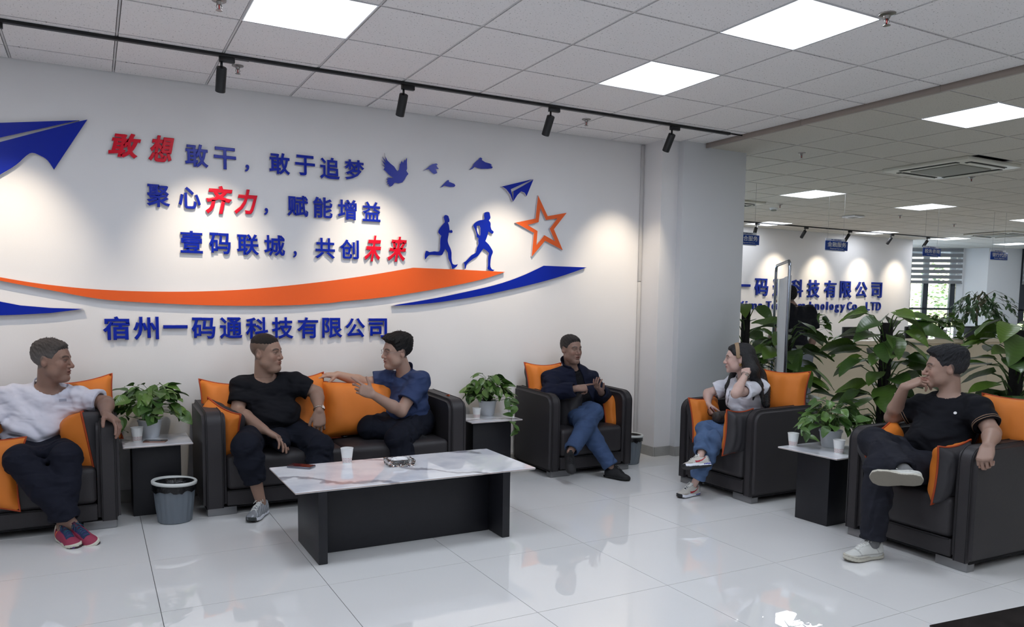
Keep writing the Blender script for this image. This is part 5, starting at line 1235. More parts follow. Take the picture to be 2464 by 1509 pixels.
def person(lab, J, skin, head, build, shirt, pants, shoes, hands, base, extra=None):
    """J joints: neck, shl, shr, ell, elr, wrl, wrr, hip (mid), hpl, hpr, knl, knr, anl, anr"""
    g = build.get('g', 1.); belly = build.get('belly', .0); arm = build.get('arm', 1.); leg = build.get('leg', 1.); female = build.get('female', False)
    J = {k: V3(v) for k, v in J.items()}
    c, R = head['c'], head['R']; hk = head['k']
    sh = unit(J['shl']-J['shr']); hipm = (J['hpl']+J['hpr'])/2; nb = J['neck']; spine = unit(nb-hipm)
    fwd = unit(np.cross(sh, spine))*-1; fwd = unit(-np.cross(spine, sh)) if False else unit(np.cross(sh, spine)*-1)
    fwd = build['fwd'] if 'fwd' in build else fwd
    fwd = unit(V3(fwd)-spine*(V3(fwd)@spine)); sd = np.cross(fwd, spine)
    if sd@sh < 0: sd = -sd
    TR = np.stack([sd, fwd, spine], 1)
    TL = np.linalg.norm(nb-hipm)
    swh = np.linalg.norm(J['shl']-J['shr'])/2
    def torso(B, gr):
        lw = swh*.86
        B.ell(hipm+spine*.02+fwd*.01, np.array([.165*g+gr, .125*g+gr, .12+gr]), TR, .06)
        B.ell(hipm+spine*TL*.33+fwd*(.02+belly*.35), np.array([.150*g+belly*.3+gr, .105*g+belly*.55+gr, TL*.30+gr]), TR, .07)
        B.ell(hipm+spine*TL*.68+fwd*.005, np.array([max(.15, lw*.90)*1.+gr, .110*g+gr, TL*.30+gr]), TR, .07)
        for s, q in ((1, 'shl'), (-1, 'shr')):
            B.cap(nb-spine*.03+sd*s*.03, J[q]+spine*.0, .052*g+gr, .058*arm+gr, .05)
            B.cap(hipm+spine*TL*.62+sd*s*lw*.55, J[q]-spine*.02, .085+gr, .058*arm+gr, .05)
        if female:
            for s in (-1, 1): B.ell(hipm+spine*TL*.60+fwd*.085+sd*s*.065, np.array([.06, .05, .06])+gr, TR, .05)
        return B
    def armb(B, s, gr, t0=0., t1=1., parts='uf', k=.02):
        a, e, w = J['sh'+s], J['el'+s], J['wr'+s]
        if 'u' in parts: B.cap(a, a+(e-a)*1., .054*arm+gr, .043*arm+gr, k)
        if 'f' in parts:
            m = e+(w-e)*.3; B.cap(e, m, .042*arm+gr, .0445*arm+gr, .02); B.cap(m, w, .0445*arm+gr, .0285*arm+gr, .02)
    def legb(B, s, gr, gk=1.):
        h, kn, an = J['hp'+s], J['kn'+s], J['an'+s]
        B.cap(h, kn, .092*leg+gr, .062*leg+gr, .05); m = kn+(an-kn)*.3; B.cap(kn, m, .060*leg+gr, .056*leg+gr, .03); B.cap(m, an, .056*leg+gr, .036*leg+gr, .03)
    # ---- the body: one surface, finer where the face and the hands are
    B = Blob(); torso(B, -.008)
    ncr = build.get('neck', .058)
    B.cap(nb-spine*.03, c+R@(np.array([0, -.022, -.055])*hk), ncr*1.12, ncr, .020)
    for s in 'lr': armb(B, s, 0.); legb(B, s, -.006)
    hd = head_blob(c, R, hk, head.get('fat', 0), head.get('mouth', 0), female, head.get('nose', 1.)); B.add(hd, .022)
    hp = {}
    hb = Blob()
    for s in 'lr':
        if s in hands and hands[s]: 
            HB_ = Blob(); hp[s] = hand_blob(HB_, J['wr'+s], *hands[s][:2], *hands[s][2:4], **(hands[s][4] if len(hands[s]) > 4 else {})); B.add(HB_, .010); hp[s].append(J['wr'+s])
    if 'feet' in build:
        for s in build['feet']: pass
    fine = [(c-.17*hk, c+.17*hk, .0030)]+[(*bounds(q, .025), .0025) for q in hp.values()]
    reg = []
    for lo, hi, h in fine: reg.append((V3(lo), V3(hi), h))
    allp = [J[q] for q in J]+[c]
    lo, hi = bounds(allp, .20)
    VV, QQ, CC_, off = [], [], [], 0
    def collect(V, Q):
        nonlocal off
        VV.append(V); QQ.append(Q+off); off += len(V)
    V, Q = mesh_sdf(B, lo, hi, .0085)
    # drop the coarse cells inside the fine boxes (kept with a small margin so that the surfaces meet)
    cen = V[Q].mean(1); keep = np.ones(len(Q), bool)
    for a, b, h in reg: keep &= ~((cen > a+.006) & (cen < b-.006)).all(1)
    Q = Q[keep]; use = np.unique(Q); mp = np.full(len(V), -1); mp[use] = np.arange(len(use)); collect(V[use], mp[Q])
    for i, (a, b, h) in enumerate(reg):
        V, Q = mesh_sdf(B, a, b, h)
        cen = V[Q].mean(1); keep = ((cen > a+.004) & (cen < b-.004)).all(1)
        for a2, b2, _ in reg[:i]: keep &= ~((cen > a2+.006) & (cen < b2-.006)).all(1)
        Q = Q[keep]
        if len(Q): use = np.unique(Q); mp = np.full(len(V), -1); mp[use] = np.arange(len(use)); collect(V[use], mp[Q])
    V = np.concatenate(VV); Q = np.concatenate(QQ)
    L = head_local(V, c, R, hk); near = (np.abs(L) < .15).all(1)&(L[:, 2] > -.13)
    cols = np.tile(np.array(skin, F32), (len(V), 1)); hc = head_colors(L, skin, head.get('lips', np.array(skin)*np.array([.86, .60, .60])), head.get('stub'), None, head.get('brow', rgb(34, 26, 24)))
    wgt = np.clip((L[:, 2]+.13)/.02, 0, 1)*near; cols = cols*(1-wgt[:, None])+hc*wgt[:, None]
    for s, q in hp.items():     # knuckles and fingertips a little redder
        for t in q[:-1]: w = np.exp(-((V-t)**2).sum(1)/.00016)*.35; cols = cols*(1-w[:, None])+np.array(skin)*np.array([1.08, .80, .76])*w[:, None]
    base = V3(base)
    root = np_mesh('person', V-base, Q, skinmat('skin_'+lab[:9].replace(' ', '_')+str(len(MATS)), skin), None, cols)
    root.location = tuple(base); tag(root, lab, 'person')
    # ---- eyes
    for s in (-1, 1):
        bm = bmesh.new(); M = Matrix.Translation(c+R@(np.array([s*.0305, .0842, .006])*hk)) @ Matrix([list(R[i]) for i in range(3)]).to_4x4() @ Matrix.Diagonal((.0135*hk, .0098*hk, .0062*hk, 1))
        bmesh.ops.create_uvsphere(bm, u_segments=16, v_segments=10, radius=1, matrix=M)
        o = bmo('eye', bm, [EYEW, EYEI], root, smooth=True); g2 = head.get('gaze', 0.)
        cen = c+R@(np.array([s*.0305+g2*.006, .095, .0055])*hk)
        for p in o.data.polygons:
            if (Vector(cen)-p.center).length < .0072*hk: p.material_index = 1
    # ---- hair
    if head.get('hair'):
        hf = hair_blob(c, R, hk, **head['hair']); V, Q = mesh_sdf(hf, c-.16*hk, c+.17*hk, .0030)
        Lh = head_local(V, c, R, hk); n_ = .5+.5*np.sin(Lh[:, 0]*420+4*np.sin(Lh[:, 1]*90))*np.sin(Lh[:, 1]*200+Lh[:, 2]*260)
        hcol = np.array(head['hcol']); gray = np.array(head.get('hgray', hcol)); t = np.clip(.25*n_+head.get('gmix', .0)*np.clip((.07-Lh[:, 2])/.08, 0, 1), 0, 1)[:, None]
        np_mesh('hair', V, Q, mat('hair_'+str(len(MATS)), tuple(hcol), .55, vcol='Col', spec=.35, bump=(900, .5, 2)), root, hcol*(1-t)+gray*t)
        if head.get('tufts'):      # short standing strands at the crown
            rn = random.Random(5); bm = bmesh.new(); nt_, ln, xr, yr = head['tufts']
            for _ in range(nt_):
                x, y = rn.uniform(*xr), rn.uniform(*yr); z = .042+.084*math.sqrt(max(.05, 1-(x/.0765)**2-((y+.018)/.096)**2))+head['hair'].get('top', .01)-.006
                a = c+R@(np.array([x, y, z])*hk); d = R@np.array([x*4+rn.uniform(-.4, .4), head.get('tdir', .4)+rn.uniform(-.5, .5), 1.]); L_ = ln*rn.uniform(.5, 1.2)
                tube(bm, [a, a+unit(d)*L_*.6, a+unit(d)*L_+R@np.array([0, .004, -.001])], [.0016, .0012, .0004], 4)
            tag(bmo('hair_tufts', bm, mat('tuft'+str(len(MATS)), tuple(hcol*.9), .6), root), kind='stuff')
    # ---- upper garment
    ctxs = []
    def garment(shirt):
        S = Blob(); gr = shirt.get('gr', .012); torso(S, gr)
        Tb = Blob(); Tb.L = list(S.L)
        sl = shirt.get('sleeve', .62)
        for s in 'lr':
            a, e, w = J['sh'+s], J['el'+s], J['wr'+s]
            if sl <= 1: S.cap(a, a+(e-a)*sl, .054*arm+gr*1.2, .051*arm+gr*1.4+shirt.get('flare', .004), .045)
            else:
                S.cap(a, e, .054*arm+gr*1.3, .047*arm+gr*1.5, .045); S.cap(e, e+(w-e)*(sl-1), .048*arm+gr*1.5, .034*arm+gr*1.3, .03)
        fd = shirt.get('folds') or [(spine*1.0+sd*.35, 58, sd, 1.4, .3), (spine*.8-sd*.6+fwd*.2, 44, fwd, 1.2, 1.9), (sd+spine*.4, 36, spine, 1.5, 4.)]
        am = shirt.get('amp', .005); S0 = S
        hemv = shirt.get('hem', -.06); ud = {}
        for s in 'lr':
            a, e, w = J['sh'+s], J['el'+s], J['wr'+s]
            if sl <= 1: ud[s] = (a+(e-a)*sl, unit(e-a), .10)
            else: ud[s] = (e+(w-e)*(sl-1), unit(w-e), .10)
        necki = Blob().cap(nb-spine*.10, nkc, ncr*1.12+shirt.get('ngap', .008), ncr+.006, .0)
        nr = shirt.get('neckr', .082)
        ntilt = unit(spine*1.0+fwd*shirt.get('ntilt', .55)); npt = nb+spine*shirt.get('nh', .018)
        f32 = lambda v: V3(v).astype(F32)
        sp3, sd3, fw3 = f32(spine), f32(sd), f32(fwd)
        joints = [(J['sh'+s], unit(J['el'+s]-J['sh'+s])) for s in 'lr']+([(J['el'+s], unit(J['wr'+s]-J['el'+s])) for s in 'lr'] if sl > 1 else [])
        op = shirt.get('open')
        def fs(p):
            d = S0(p); w_ = np.clip(1.4-np.abs(d)*8, 0, 1)
            n = waves(p, fd, 1.)
            # pull lines fanning from armpits and elbows, rolls at the waist
            for q, dr in joints:
                v = p-f32(q); r2 = (v*v).sum(1); al = v@f32(dr)
                n = n+.9*np.sin(al*70+2.*np.sin(v@sp3*24+al*12))*np.exp(-r2/.014)
            hh = (p-f32(hipm))@sp3; xs = (p-f32(hipm))@sd3
            n = n+shirt.get('roll', .8)*np.abs(np.sin(hh*34+1.3*np.sin(xs*11+1)+.8*np.sin(xs*27)))**1.5*np.exp(-((hh-.13)/.11)**2)
            d = d-am*1.5*n*w_
            d = smax(d, hemv-hh+.006*np.sin(xs*40), .006)
            out_t = Tb(p) > .006
            for s in 'lr':
                q, dr, rad = ud[s]; along = (p-f32(q))@f32(dr); rr = np.sqrt(np.maximum(((p-f32(q))**2).sum(1)-along**2, 0))
                d = np.where((rr < rad) & (along > -.03) & (along < .09) & out_t, smax(d, along, .004), d)
                d = smax(d, np.where(out_t, -1, -1)*f_cap(p, q-dr*.045, q+dr*.05, (.046 if sl <= 1 else .030)*arm+.0045, (.046 if sl <= 1 else .030)*arm+.0045+gr*.6), .003)
            up_ = (p-f32(npt))@f32(ntilt); rr = np.sqrt(np.maximum(((p-f32(npt))**2).sum(1)-up_**2, 0))
            d = np.where(rr < nr*1.25, smax(d, up_, .006), d)
            d = smax(d, -smax(necki(p), -(up_+.03), .004), .003)
            if op is not None:      # front opening: half width grows from (h0,w0) to (h1,w1)
                ht = (p-f32(nb))@sp3; fw_ = (p-f32(nb))@fw3; xx = np.abs((p-f32(nb))@sd3-op[4]*(-ht))
                wd_ = np.interp(ht, [op[2], op[0]], [op[3], op[1]]); d = smax(d, np.where(fw_ > -.03, wd_-xx, -1.).astype(F32), .006)
            return d
        ex = [J['ell'], J['elr']]+([J['wrl'], J['wrr']] if sl > 1 else []) if sl > 1 else [nb]
        V, Q = mesh_sdf(fs, *bounds([J['shl'], J['shr'], hipm, nb, ud['l'][0], ud['r'][0]]+ex, .21+belly*.5), shirt.get('h', .0058))
        so = np_mesh(shirt.get('name', 'shirt'), V, Q, shirt['mat'], root)
        if shirt.get('collar', True):      # ribbed neck band
            bm = bmesh.new(); ax = axes(npt, npt+ntilt, sd); pts = []
            for i in range(40):
                a = 2*PI*i/40; d0 = ax[:, 0]*math.cos(a)+ax[:, 1]*math.sin(a); q0 = npt-ntilt*.004
                ts = np.linspace(.03, .15, 49); P_ = (q0+d0*ts[:, None]).astype(F32); nv = necki(P_); t = ts[np.argmax(nv > .0)] if (nv > 0).any() else .07
                pts.append(q0+d0*(t+.008))
            tube(bm, pts, shirt.get('band', .0055), 6, True); bmo('neck_band', bm, shirt.get('bandmat', shirt['mat']), so, smooth=True)
        if shirt.get('stand'):             # standing or turned-down collar, open at the throat
            h0, h1, flare, gap, th_ = shirt['stand']; ax = axes(nb, nkc, sd)
            def fc(p):
                v = p-f32(nb); z = v@f32(ax[:, 2]); q = np.stack([v@f32(ax[:, 0]), v@f32(ax[:, 1])], 1); rr = np.sqrt((q*q).sum(1)); fo = v@fw3
                zz = z+fo*.45; r0 = ncr+.010+flare*np.clip((zz-h0)/(h1-h0), 0, 1)
                d = np.abs(rr-r0)-th_; d = smax(d, h0-zz, .003); d = smax(d, zz-h1, .003)
                g = np.where(fo > 0, gap*(.4+.6*np.clip((zz-h0)/(h1-h0), 0, 1))-np.abs(v@sd3), -1.); return smax(d, g.astype(F32), .003)
            V, Q = mesh_sdf(fc, nb-.16, nb+.16, .0036); np_mesh('collar', V, Q, shirt.get('colmat', shirt['mat']), so)
        c_ = dict(root=root, shirt=so, S=S0, spine=spine, sd=sd, fwd=fwd, nb=nb, npt=npt, hipm=hipm, J=J, fs=fs, TL=TL, ntilt=ntilt, c=c, R=R, hk=hk, skin=skin)
        ctxs.append(c_); return so
    nkc = c+R@(np.array([0, -.02, -.07])*hk)
    for g_ in (shirt if isinstance(shirt, list) else [shirt]): garment(g_)
    # ---- trousers
    T = Blob(); gr = pants.get('gr', .010)
    T.ell(hipm+spine*.01, np.array([.168*g+gr, .130*g+gr, .125+gr]), TR, .06)
    if belly: T.ell(hipm+spine*.02+fwd*.03, np.array([.15*g+belly*.2, .11*g+belly*.35, .10]), TR, .06)
    km = (J['knl']+J['knr'])/2; T.cap(hipm, hipm+(km-hipm)*pants.get('lap', .8), .085*g+gr, .045+gr, .05)
    ends = {}
    for s in 'lr':
        h, kn, an = J['hp'+s], J['kn'+s], J['an'+s]; t = pants.get('len', .93)
        if isinstance(t, dict): t = t[s]
        wd = pants.get('w', (.062, .058, .050)); en = kn+(an-kn)*t
        T.cap(h, kn, .096*leg+gr, wd[0]*leg+gr, .055); m = kn+(en-kn)*.45; T.cap(kn, m, wd[0]*leg+gr, wd[1]*leg+gr, .03); T.cap(m, en, wd[1]*leg+gr, wd[2]*leg+gr, .03); ends[s] = (en, unit(an-kn))
        T.ell(kn, np.array([.054, .054, .054])*leg+gr, None, .02)
    top = pants.get('top', .10)
    kl = {s: (J['kn'+s].astype(F32)) for s in 'lr'}
    pf = []
    for s in 'lr':
        dth = unit(J['kn'+s]-J['hp'+s]); dsh = unit(J['an'+s]-J['kn'+s]); pf += [(J['kn'+s], dth, dsh)]
    sp32 = spine.astype(F32)
    def fp(p):
        d = T(p); n = 0
        for kn, dth, dsh in pf:
            q = p-kn.astype(F32); al = q@dsh.astype(F32); at = q@dth.astype(F32); r2 = (q*q).sum(1)
            x = np.sin(al*58+2.2*np.sin(at*30+al*9)+1.); n = n+np.where(al > 0, x, 0)*np.exp(-r2/.06)
            y = np.sin(at*46+1.8*np.sin(al*26)); n = n+np.where(at < 0, y, 0)*.8*np.exp(-r2/.10)
        x2 = np.sin(p@sp32*70+2*np.sin(p@sd.astype(F32)*22)); n = n+x2*.6*np.exp(-((p-hipm.astype(F32))**2).sum(1)/.03)
        for s in 'lr':
            al = (p-ends[s][0].astype(F32))@ends[s][1].astype(F32); n = n+.8*np.sin(al*95+3*np.sin((p@sd.astype(F32))*40))*np.exp(-(al/.07)**2)
        d = d-pants.get('amp', .0038)*1.7*n
        h = (p-hipm.astype(F32))@sp32; fo = (p-hipm.astype(F32))@fwd.astype(F32); d = smax(d, np.where(fo < pants.get('cutf', .17), h-top-.35*np.clip(fo, 0, .2), -1.).astype(F32), .006)
        for s in pants.get('cuts', 'lr'):
            q, dr = ends[s]; al = (p-q.astype(F32))@dr.astype(F32); rr = np.sqrt(np.maximum(((p-q.astype(F32))**2).sum(1)-al**2, 0))
            d = np.where((rr < .12) & (al > -.04) & (al < .13), smax(d, al, .004), d)
            d = smax(d, -f_cap(p, q-dr*.05, q+dr*.05, .043*leg, .043*leg+gr*.7+.004), .003)
        return d
    V, Q = mesh_sdf(fp, *bounds([J['hpl'], J['hpr'], J['knl'], J['knr'], ends['l'][0], ends['r'][0]], .16+.05*g), .0062)
    po = np_mesh('trousers', V, Q, pants['mat'], root)
    if build.get('sock'):
        for s in 'lr':
            kn, an = J['kn'+s], J['an'+s]; a_ = an+(kn-an)*.32; V, Q = mesh_sdf(lambda p: f_cap(p, a_, an, .040*leg+.004, .036*leg+.0035), *bounds([a_, an], .06), .005); np_mesh('sock', V, Q, build['sock'], root)
    # ---- shoes
    for s, sp in shoes.items(): shoe(root, *sp)
    if extra: extra(ctxs)
    return root

# ------------------------------------------------------------------ shoes
def shoe(root, ankle, toe_dir, up, style, k=1., rotz=0.):
    """ankle joint point, direction to the toe, up of the shoe; length ~ .29*k"""
    f = unit(toe_dir); u = V3(up); u = unit(u-f*(u@f)); s = np.cross(f, u); R = np.stack([s, f, u], 1); A = V3(ankle)
    O = A-u*.085*k-f*.0  # sole plane origin under the ankle
    def w(x, y, z): return O+R@(np.array([x, y, z])*k)
    def upper(p):
        q = ((p-O.astype(F32))@R.astype(F32))/k; x, y, z = q[:, 0], q[:, 1], q[:, 2]
        d = f_ell(q, (0, -.03, .045), (.036, .045, .052)); d = smin(d, f_ell(q, (0, .05, .036), (.040, .085, .038)), .03)
        d = smin(d, f_ell(q, (-.003, .135, .026), (.045, .060, .031)), .03); d = smin(d, f_cap(q, (0, .0, .055), (0, .075, .062), .030, .026), .03)
        d = smin(d, f_cap(q, (0, -.04, .04), (0, -.052, .085), .024, .020), .02); d = smin(d, f_cap(q, (0, .03, .085), (0, .010, .105), .020, .016), .02)
        d = smax(d, .014-z, .004)
        ins = f_cap(q, (0, -.014, .075), (0, -.016, .15), .027, .036); d = smax(d, -ins, .006)
        d = smax(d, z-.098-.25*(y-.0)*(y > 0), .006)
        if style.get('knit'): d = d-.0012*np.sin(y*170+x*90)*np.sin(x*150)
        return d*k
    V, Q = mesh_sdf(upper, *bounds([w(-.05, -.085, 0), w(.05, .2, .12), w(0, .2, 0), w(0, -.085, .12)], .045), .0038)
    L = ((V-O)@R)/k; x, y, z = L.T
    col = np.tile(np.array(style['c'], F32), (len(V), 1))
    for fn, cc in style.get('zones', []):
        m = np.clip(fn(x, y, z), 0, 1)[:, None]; col = col*(1-m)+np.array(cc)*m
    sh_o = np_mesh('shoe', V, Q, mat('shoe_upper_'+style['n'], style['c'], .7, vcol='Col', bump=(500, .25) if style.get('knit') else (60, .08)), root, col)
    th = style.get('th', .026)
    def sole(p):
        q = ((p-O.astype(F32))@R.astype(F32))/k; x, y, z = q[:, 0], q[:, 1], q[:, 2]
        rise = .35*np.clip(y-.12, 0, 1)**1.5*2+style.get('rock', .0)*np.clip(-y-.03, 0, 1)
        w0 = np.interp(y, [-.085, -.07, -.03, .03, .10, .15, .18, .20], [.012, .028, .036, .035, .047, .046, .034, .010])
        xo = -.004*np.clip(y/.1, 0, 1); d = np.abs(x-xo)-w0; d = smax(d, np.abs(y-.058)-.143, .03)
        d = smax(d, z-rise-th*(1+.35*np.clip(-y, 0, .1)*6*style.get('heel', .5)), .006); d = smax(d, -(z-rise*.9), .004)
        return d*k*.8
    V, Q = mesh_sdf(sole, *bounds([w(-.05, -.09, -.01), w(.05, .205, .08), w(0, .205, 0), w(0, -.09, .08)], .03), .0040)
    L = ((V-O)@R)/k; x, y, z = L.T; rise = .35*np.clip(y-.12, 0, 1)**1.5*2
    col = np.tile(np.array(style['sole'], F32), (len(V), 1))
    for fn, cc in style.get('szones', []):
        m = np.clip(fn(x, y, z-rise), 0, 1)[:, None]; col = col*(1-m)+np.array(cc)*m
    tr = (z-rise < .0042)[:, None]; col = np.where(tr, np.array(style['tread']), col)
    np_mesh('sole', V, Q, mat('shoe_sole_'+style['n'], style['sole'], .6, vcol='Col', bump=(140, .35)), sh_o, col)
    # laces laid on the instep
    if style.get('lace') is not None:
        bm = bmesh.new()
        def on(x, y):
            zs = np.linspace(.13, .03, 60); p = np.array([w(x, y, z_) for z_ in zs]); d = upper(p.astype(F32)); i = np.argmax(d < 0); return p[i]+u*.002
        for i in range(6):
            y = .022+.017*i; y2 = y+.012; hw = .017+.001*i
            tube(bm, [on(-hw, y), on(0, (y+y2)/2)+u*.002, on(hw, y2)], .0026*k, 5); tube(bm, [on(hw, y), on(0, (y+y2)/2)+u*.004, on(-hw, y2)], .0026*k, 5)
        kn = on(0, .022)+u*.006
        for sg in (-1, 1):
            tube(bm, [kn, kn+R@np.array([sg*.022, .004, .010])*k, kn+R@np.array([sg*.032, .012, -.004])*k, kn+R@np.array([sg*.014, .006, .0])*k, kn], .0024*k, 5)
            tube(bm, [kn, kn+R@np.array([sg*.018, .022, .002])*k, kn+R@np.array([sg*.030, .036, -.014])*k], .0022*k, 5)
        bmo('laces', bm, style['lace'], sh_o, smooth=True)
        bm = bmesh.new(); tube(bm, [w(0, .052, .079), w(0, .018, .100), w(0, .002, .116)], [.016*k, .018*k, .012*k], 8); bmo('tongue', bm, style.get('tong', style['lace']), sh_o, smooth=True)
    return sh_o
def jp(u, v, y): return P(u, v, y=y)
def jx(u, v, x): return P(u, v, x=x)
def foot_floor(u, v, h=.09):   # ankle above the floor point
    p = P(u, v, z=0.); return p+np.array([0, 0, h])
LACE_W = mat('lace_white', rgb(225, 225, 220), .8); LACE_B = mat('lace_teal', rgb(40, 76, 100), .8); LACE_K = mat('lace_black', rgb(24, 24, 26), .7)
SK1, SK2, SK3, SK4, SK5, SK6 = rgb(138, 108, 94), rgb(150, 120, 104), rgb(172, 140, 124), rgb(138, 110, 97), rgb(196, 164, 152), rgb(160, 130, 115)
BASEH = dict(rough=.0025)
RUN1 = dict(n='runner_pink', c=rgb(148, 52, 78), zones=[(lambda x, y, z: (z < .030)*(y > .03)*1., rgb(88, 60, 130)), (lambda x, y, z: (np.abs(x) < .024)*(y > -.02)*(y < .12)*(z > .045), rgb(46, 42, 92)), (lambda x, y, z: (y < -.03)*1., rgb(205, 196, 180)), (lambda x, y, z: (np.abs(y+.01-.4*(z-.05)) < .004)*(np.abs(x) > .02), rgb(230, 130, 60))],
            sole=rgb(214, 212, 196), tread=rgb(52, 30, 34), lace=LACE_B, tong=mat('tongue_plum', rgb(70, 34, 56), .8), th=.034, heel=.7, szones=[(lambda x, y, z: (y > .14)*(z < .016), rgb(56, 34, 38))])
RUN2 = dict(n='runner_silver', c=rgb(132, 134, 138), knit=1, zones=[(lambda x, y, z: (y > .15)*(z < .034), rgb(100, 104, 108)), (lambda x, y, z: (np.sin(y*190+z*260) > .6)*(np.abs(x) > .015)*.6, rgb(188, 192, 198)), (lambda x, y, z: (y < -.05)*1., rgb(160, 162, 166))],
            sole=rgb(222, 224, 230), tread=rgb(34, 34, 36), lace=LACE_W, tong=mat('tongue_silver', rgb(200, 202, 206), .7), th=.026, heel=.6, szones=[(lambda x, y, z: (y > .168)*1., rgb(52, 56, 56))])
DRS = dict(n='black_leather', c=rgb(26, 25, 27), sole=rgb(20, 20, 20), tread=rgb(30, 30, 30), lace=LACE_K, tong=LACE_K, th=.018, heel=.2)
def swoosh(x, y, z):
    t = (y+.045)/.12; zc = .052+.030*(.75-t)**2*2.2-.010*t; return ((t > 0)*(t < 1)*(np.abs(z-zc) < .0015+.0075*np.clip(t, 0, 1)**.8)*(np.abs(x) > .012))*1.
WSN = dict(n='sneaker_retro', c=rgb(196, 192, 184), zones=[(lambda x, y, z: (y > .10)*(z < .042), rgb(168, 162, 152)), (lambda x, y, z: (y < -.05)*1., rgb(150, 154, 158)), (lambda x, y, z: (np.abs(x) < .018)*(y > .01)*(y < .11)*(z > .05), rgb(40, 38, 50)), (swoosh, rgb(170, 24, 42))],
           sole=rgb(230, 232, 240), tread=rgb(40, 40, 42), lace=LACE_W, tong=LACE_W, th=.030, heel=.7, szones=[(lambda x, y, z: (y < .0)*(z > .012)*(z < .022), rgb(52, 56, 150)), (lambda x, y, z: (y > .17)*1., rgb(40, 40, 42))])
WHS = dict(n='sneaker_white', c=rgb(206, 206, 200), zones=[(lambda x, y, z: (np.abs(z-.038) < .0030)*.7, rgb(150, 148, 142)), (lambda x, y, z: (np.abs(y-.115+.3*(np.abs(x)-.02)) < .0030)*(z > .038)*.7, rgb(160, 158, 152)), (lambda x, y, z: (np.abs(y+.02-.6*(z-.04)) < .0030)*(z > .038)*.7, rgb(160, 158, 152))],
           sole=rgb(198, 194, 180), tread=rgb(122, 116, 104), lace=LACE_W, tong=mat('tongue_white', rgb(208, 208, 202), .7), th=.034, heel=.3, szones=[(lambda x, y, z: (np.abs(z-.024) < .0028)*.6, rgb(150, 144, 132))])
cam_r = RC[0]; view = lambda p: unit(V3(p)-CAMC)
def hdir(u, deg, pitch=0., roll=0.):
    """head direction relative to the line of sight at column u: 0 = at the viewer, +90 = profile to the right"""
    r_ = RC.T @ np.array([(u-PX)/FPX, (800-PY)/FPX, 1.]); f = -unit((r_[0], r_[1], 0)); r = np.array([-f[1], f[0], 0]); a = math.radians(deg)
    if r@RC[0] < 0: r = -r
    d = f*math.cos(a)+r*math.sin(a); d = d*math.cos(pitch); d[2] = math.sin(pitch); return d
def badge(ctx, u, v, w, h, m, name='chest_badge', rnd=False):
    """small patch laid on the garment where the photo shows it"""
    d = RC.T @ np.array([(u-PX)/FPX, (v-PY)/FPX, 1.]); t = np.linspace(2.5, 8, 2200); P_ = (CAMC+d*t[:, None]).astype(F32); f_ = ctx['fs'](P_); i = int(np.argmax(f_ < 0)); p = P_[i].astype(float)
    e = 1e-3; g = np.array([ctx['S']((P_[i:i+1]+np.eye(3, dtype=F32)[k]*F32(.004)))[0]-ctx['S']((P_[i:i+1]-np.eye(3, dtype=F32)[k]*F32(.004)))[0] for k in range(3)]); g = unit(g)
    x = unit(np.cross((0, 0, 1), g)); z = np.cross(g, x); V = []; n = 16
    if rnd: ring_ = [(math.cos(2*PI*i/n)*w/2, math.sin(2*PI*i/n)*h/2) for i in range(n)]
    else: ring_ = [(-w/2, -h/2), (w/2, -h/2), (w/2, h/2), (-w/2, h/2)]
    for o in (-.004, .0035): V += [p+g*o+x*a+z*b for a, b in ring_]
    n = len(ring_); Fc = [tuple(range(n))[::-1], tuple(range(n, 2*n))]+[(i, (i+1) % n, n+(i+1) % n, n+i) for i in range(n)]
    return pyd(name, V, Fc, m, ctx['shirt'])

def pz(u, v, z): return P(u, v, z=z)
SKW = ('r', 'l')
# ---- 1: man in the white tee
J1 = dict(neck=jp(118, 930, -.29), shr=jp(20, 958, -.30), shl=jp(192, 958, -.30), elr=jp(-38, 1020, -.36), wrr=jp(-30, 1080, -.55), ell=jp(256, 970, -.40), wrl=jp(254, 995, -.60),
          hpr=(-.66, -.26, .49), hpl=(-.43, -.26, .49), knr=jp(48, 1108, -.70), knl=jp(160, 1100, -.70), anr=pz(178, 1266, .100), anl=pz(150, 1272, .086))
c1_, R1_ = head_frame(jp(125, 868, -.33), hdir(125, 66, -.04), tilt=.04)
def x1(cx): badge(cx[0], 151, 963, .042, .017, mat('grey_patch', rgb(150, 152, 166), .6), 'chest_patch')
person('smiling man with grey hair in a white tee, arm over the sofa side', J1, SK1,
       dict(c=c1_, R=R1_, k=1.07, fat=.45, mouth=.55, nose=1.03, hair=dict(top=.012, side=.004, back=.004, front=.004, rough=.0022, seed=1), hcol=rgb(62, 56, 54), hgray=rgb(122, 118, 116), gmix=.6, stub=rgb(92, 82, 76), tufts=(110, .016, (-.05, .05), (-.04, .07))),
       dict(belly=.10, arm=1.05, leg=1.03, neck=.058, fwd=(.05, -1, 0)), dict(mat=cloth('white_jersey', rgb(202, 202, 214)), sleeve=.76, hem=-.05, amp=.0085, gr=.014, flare=.014, ngap=.012, roll=1.3, ntilt=.75), dict(mat=cloth('navy_trousers', rgb(22, 24, 36)), gr=.014, len={'r': .93, 'l': .93}, w=(.070, .066, .054), top=.04),
       dict(r=(J1['anr'], (.50, -.75, -.25), (-.35, -.25, 1), RUN1, .98), l=(J1['anl'], (.35, -.9, -.10), (-.10, -.1, 1), RUN1, .98)),
       dict(l=((.55, -.62, -.42), (-.1, -.3, -1), -1, (.35, .50, .55, .60), dict(k=1.10, spread=.13, thumb=(.8, .4))), r=((0, -.6, -.5), (0, 0, -1), 1, (.5, .5, .5, .5))), P(110, 1300, z=0), x1)
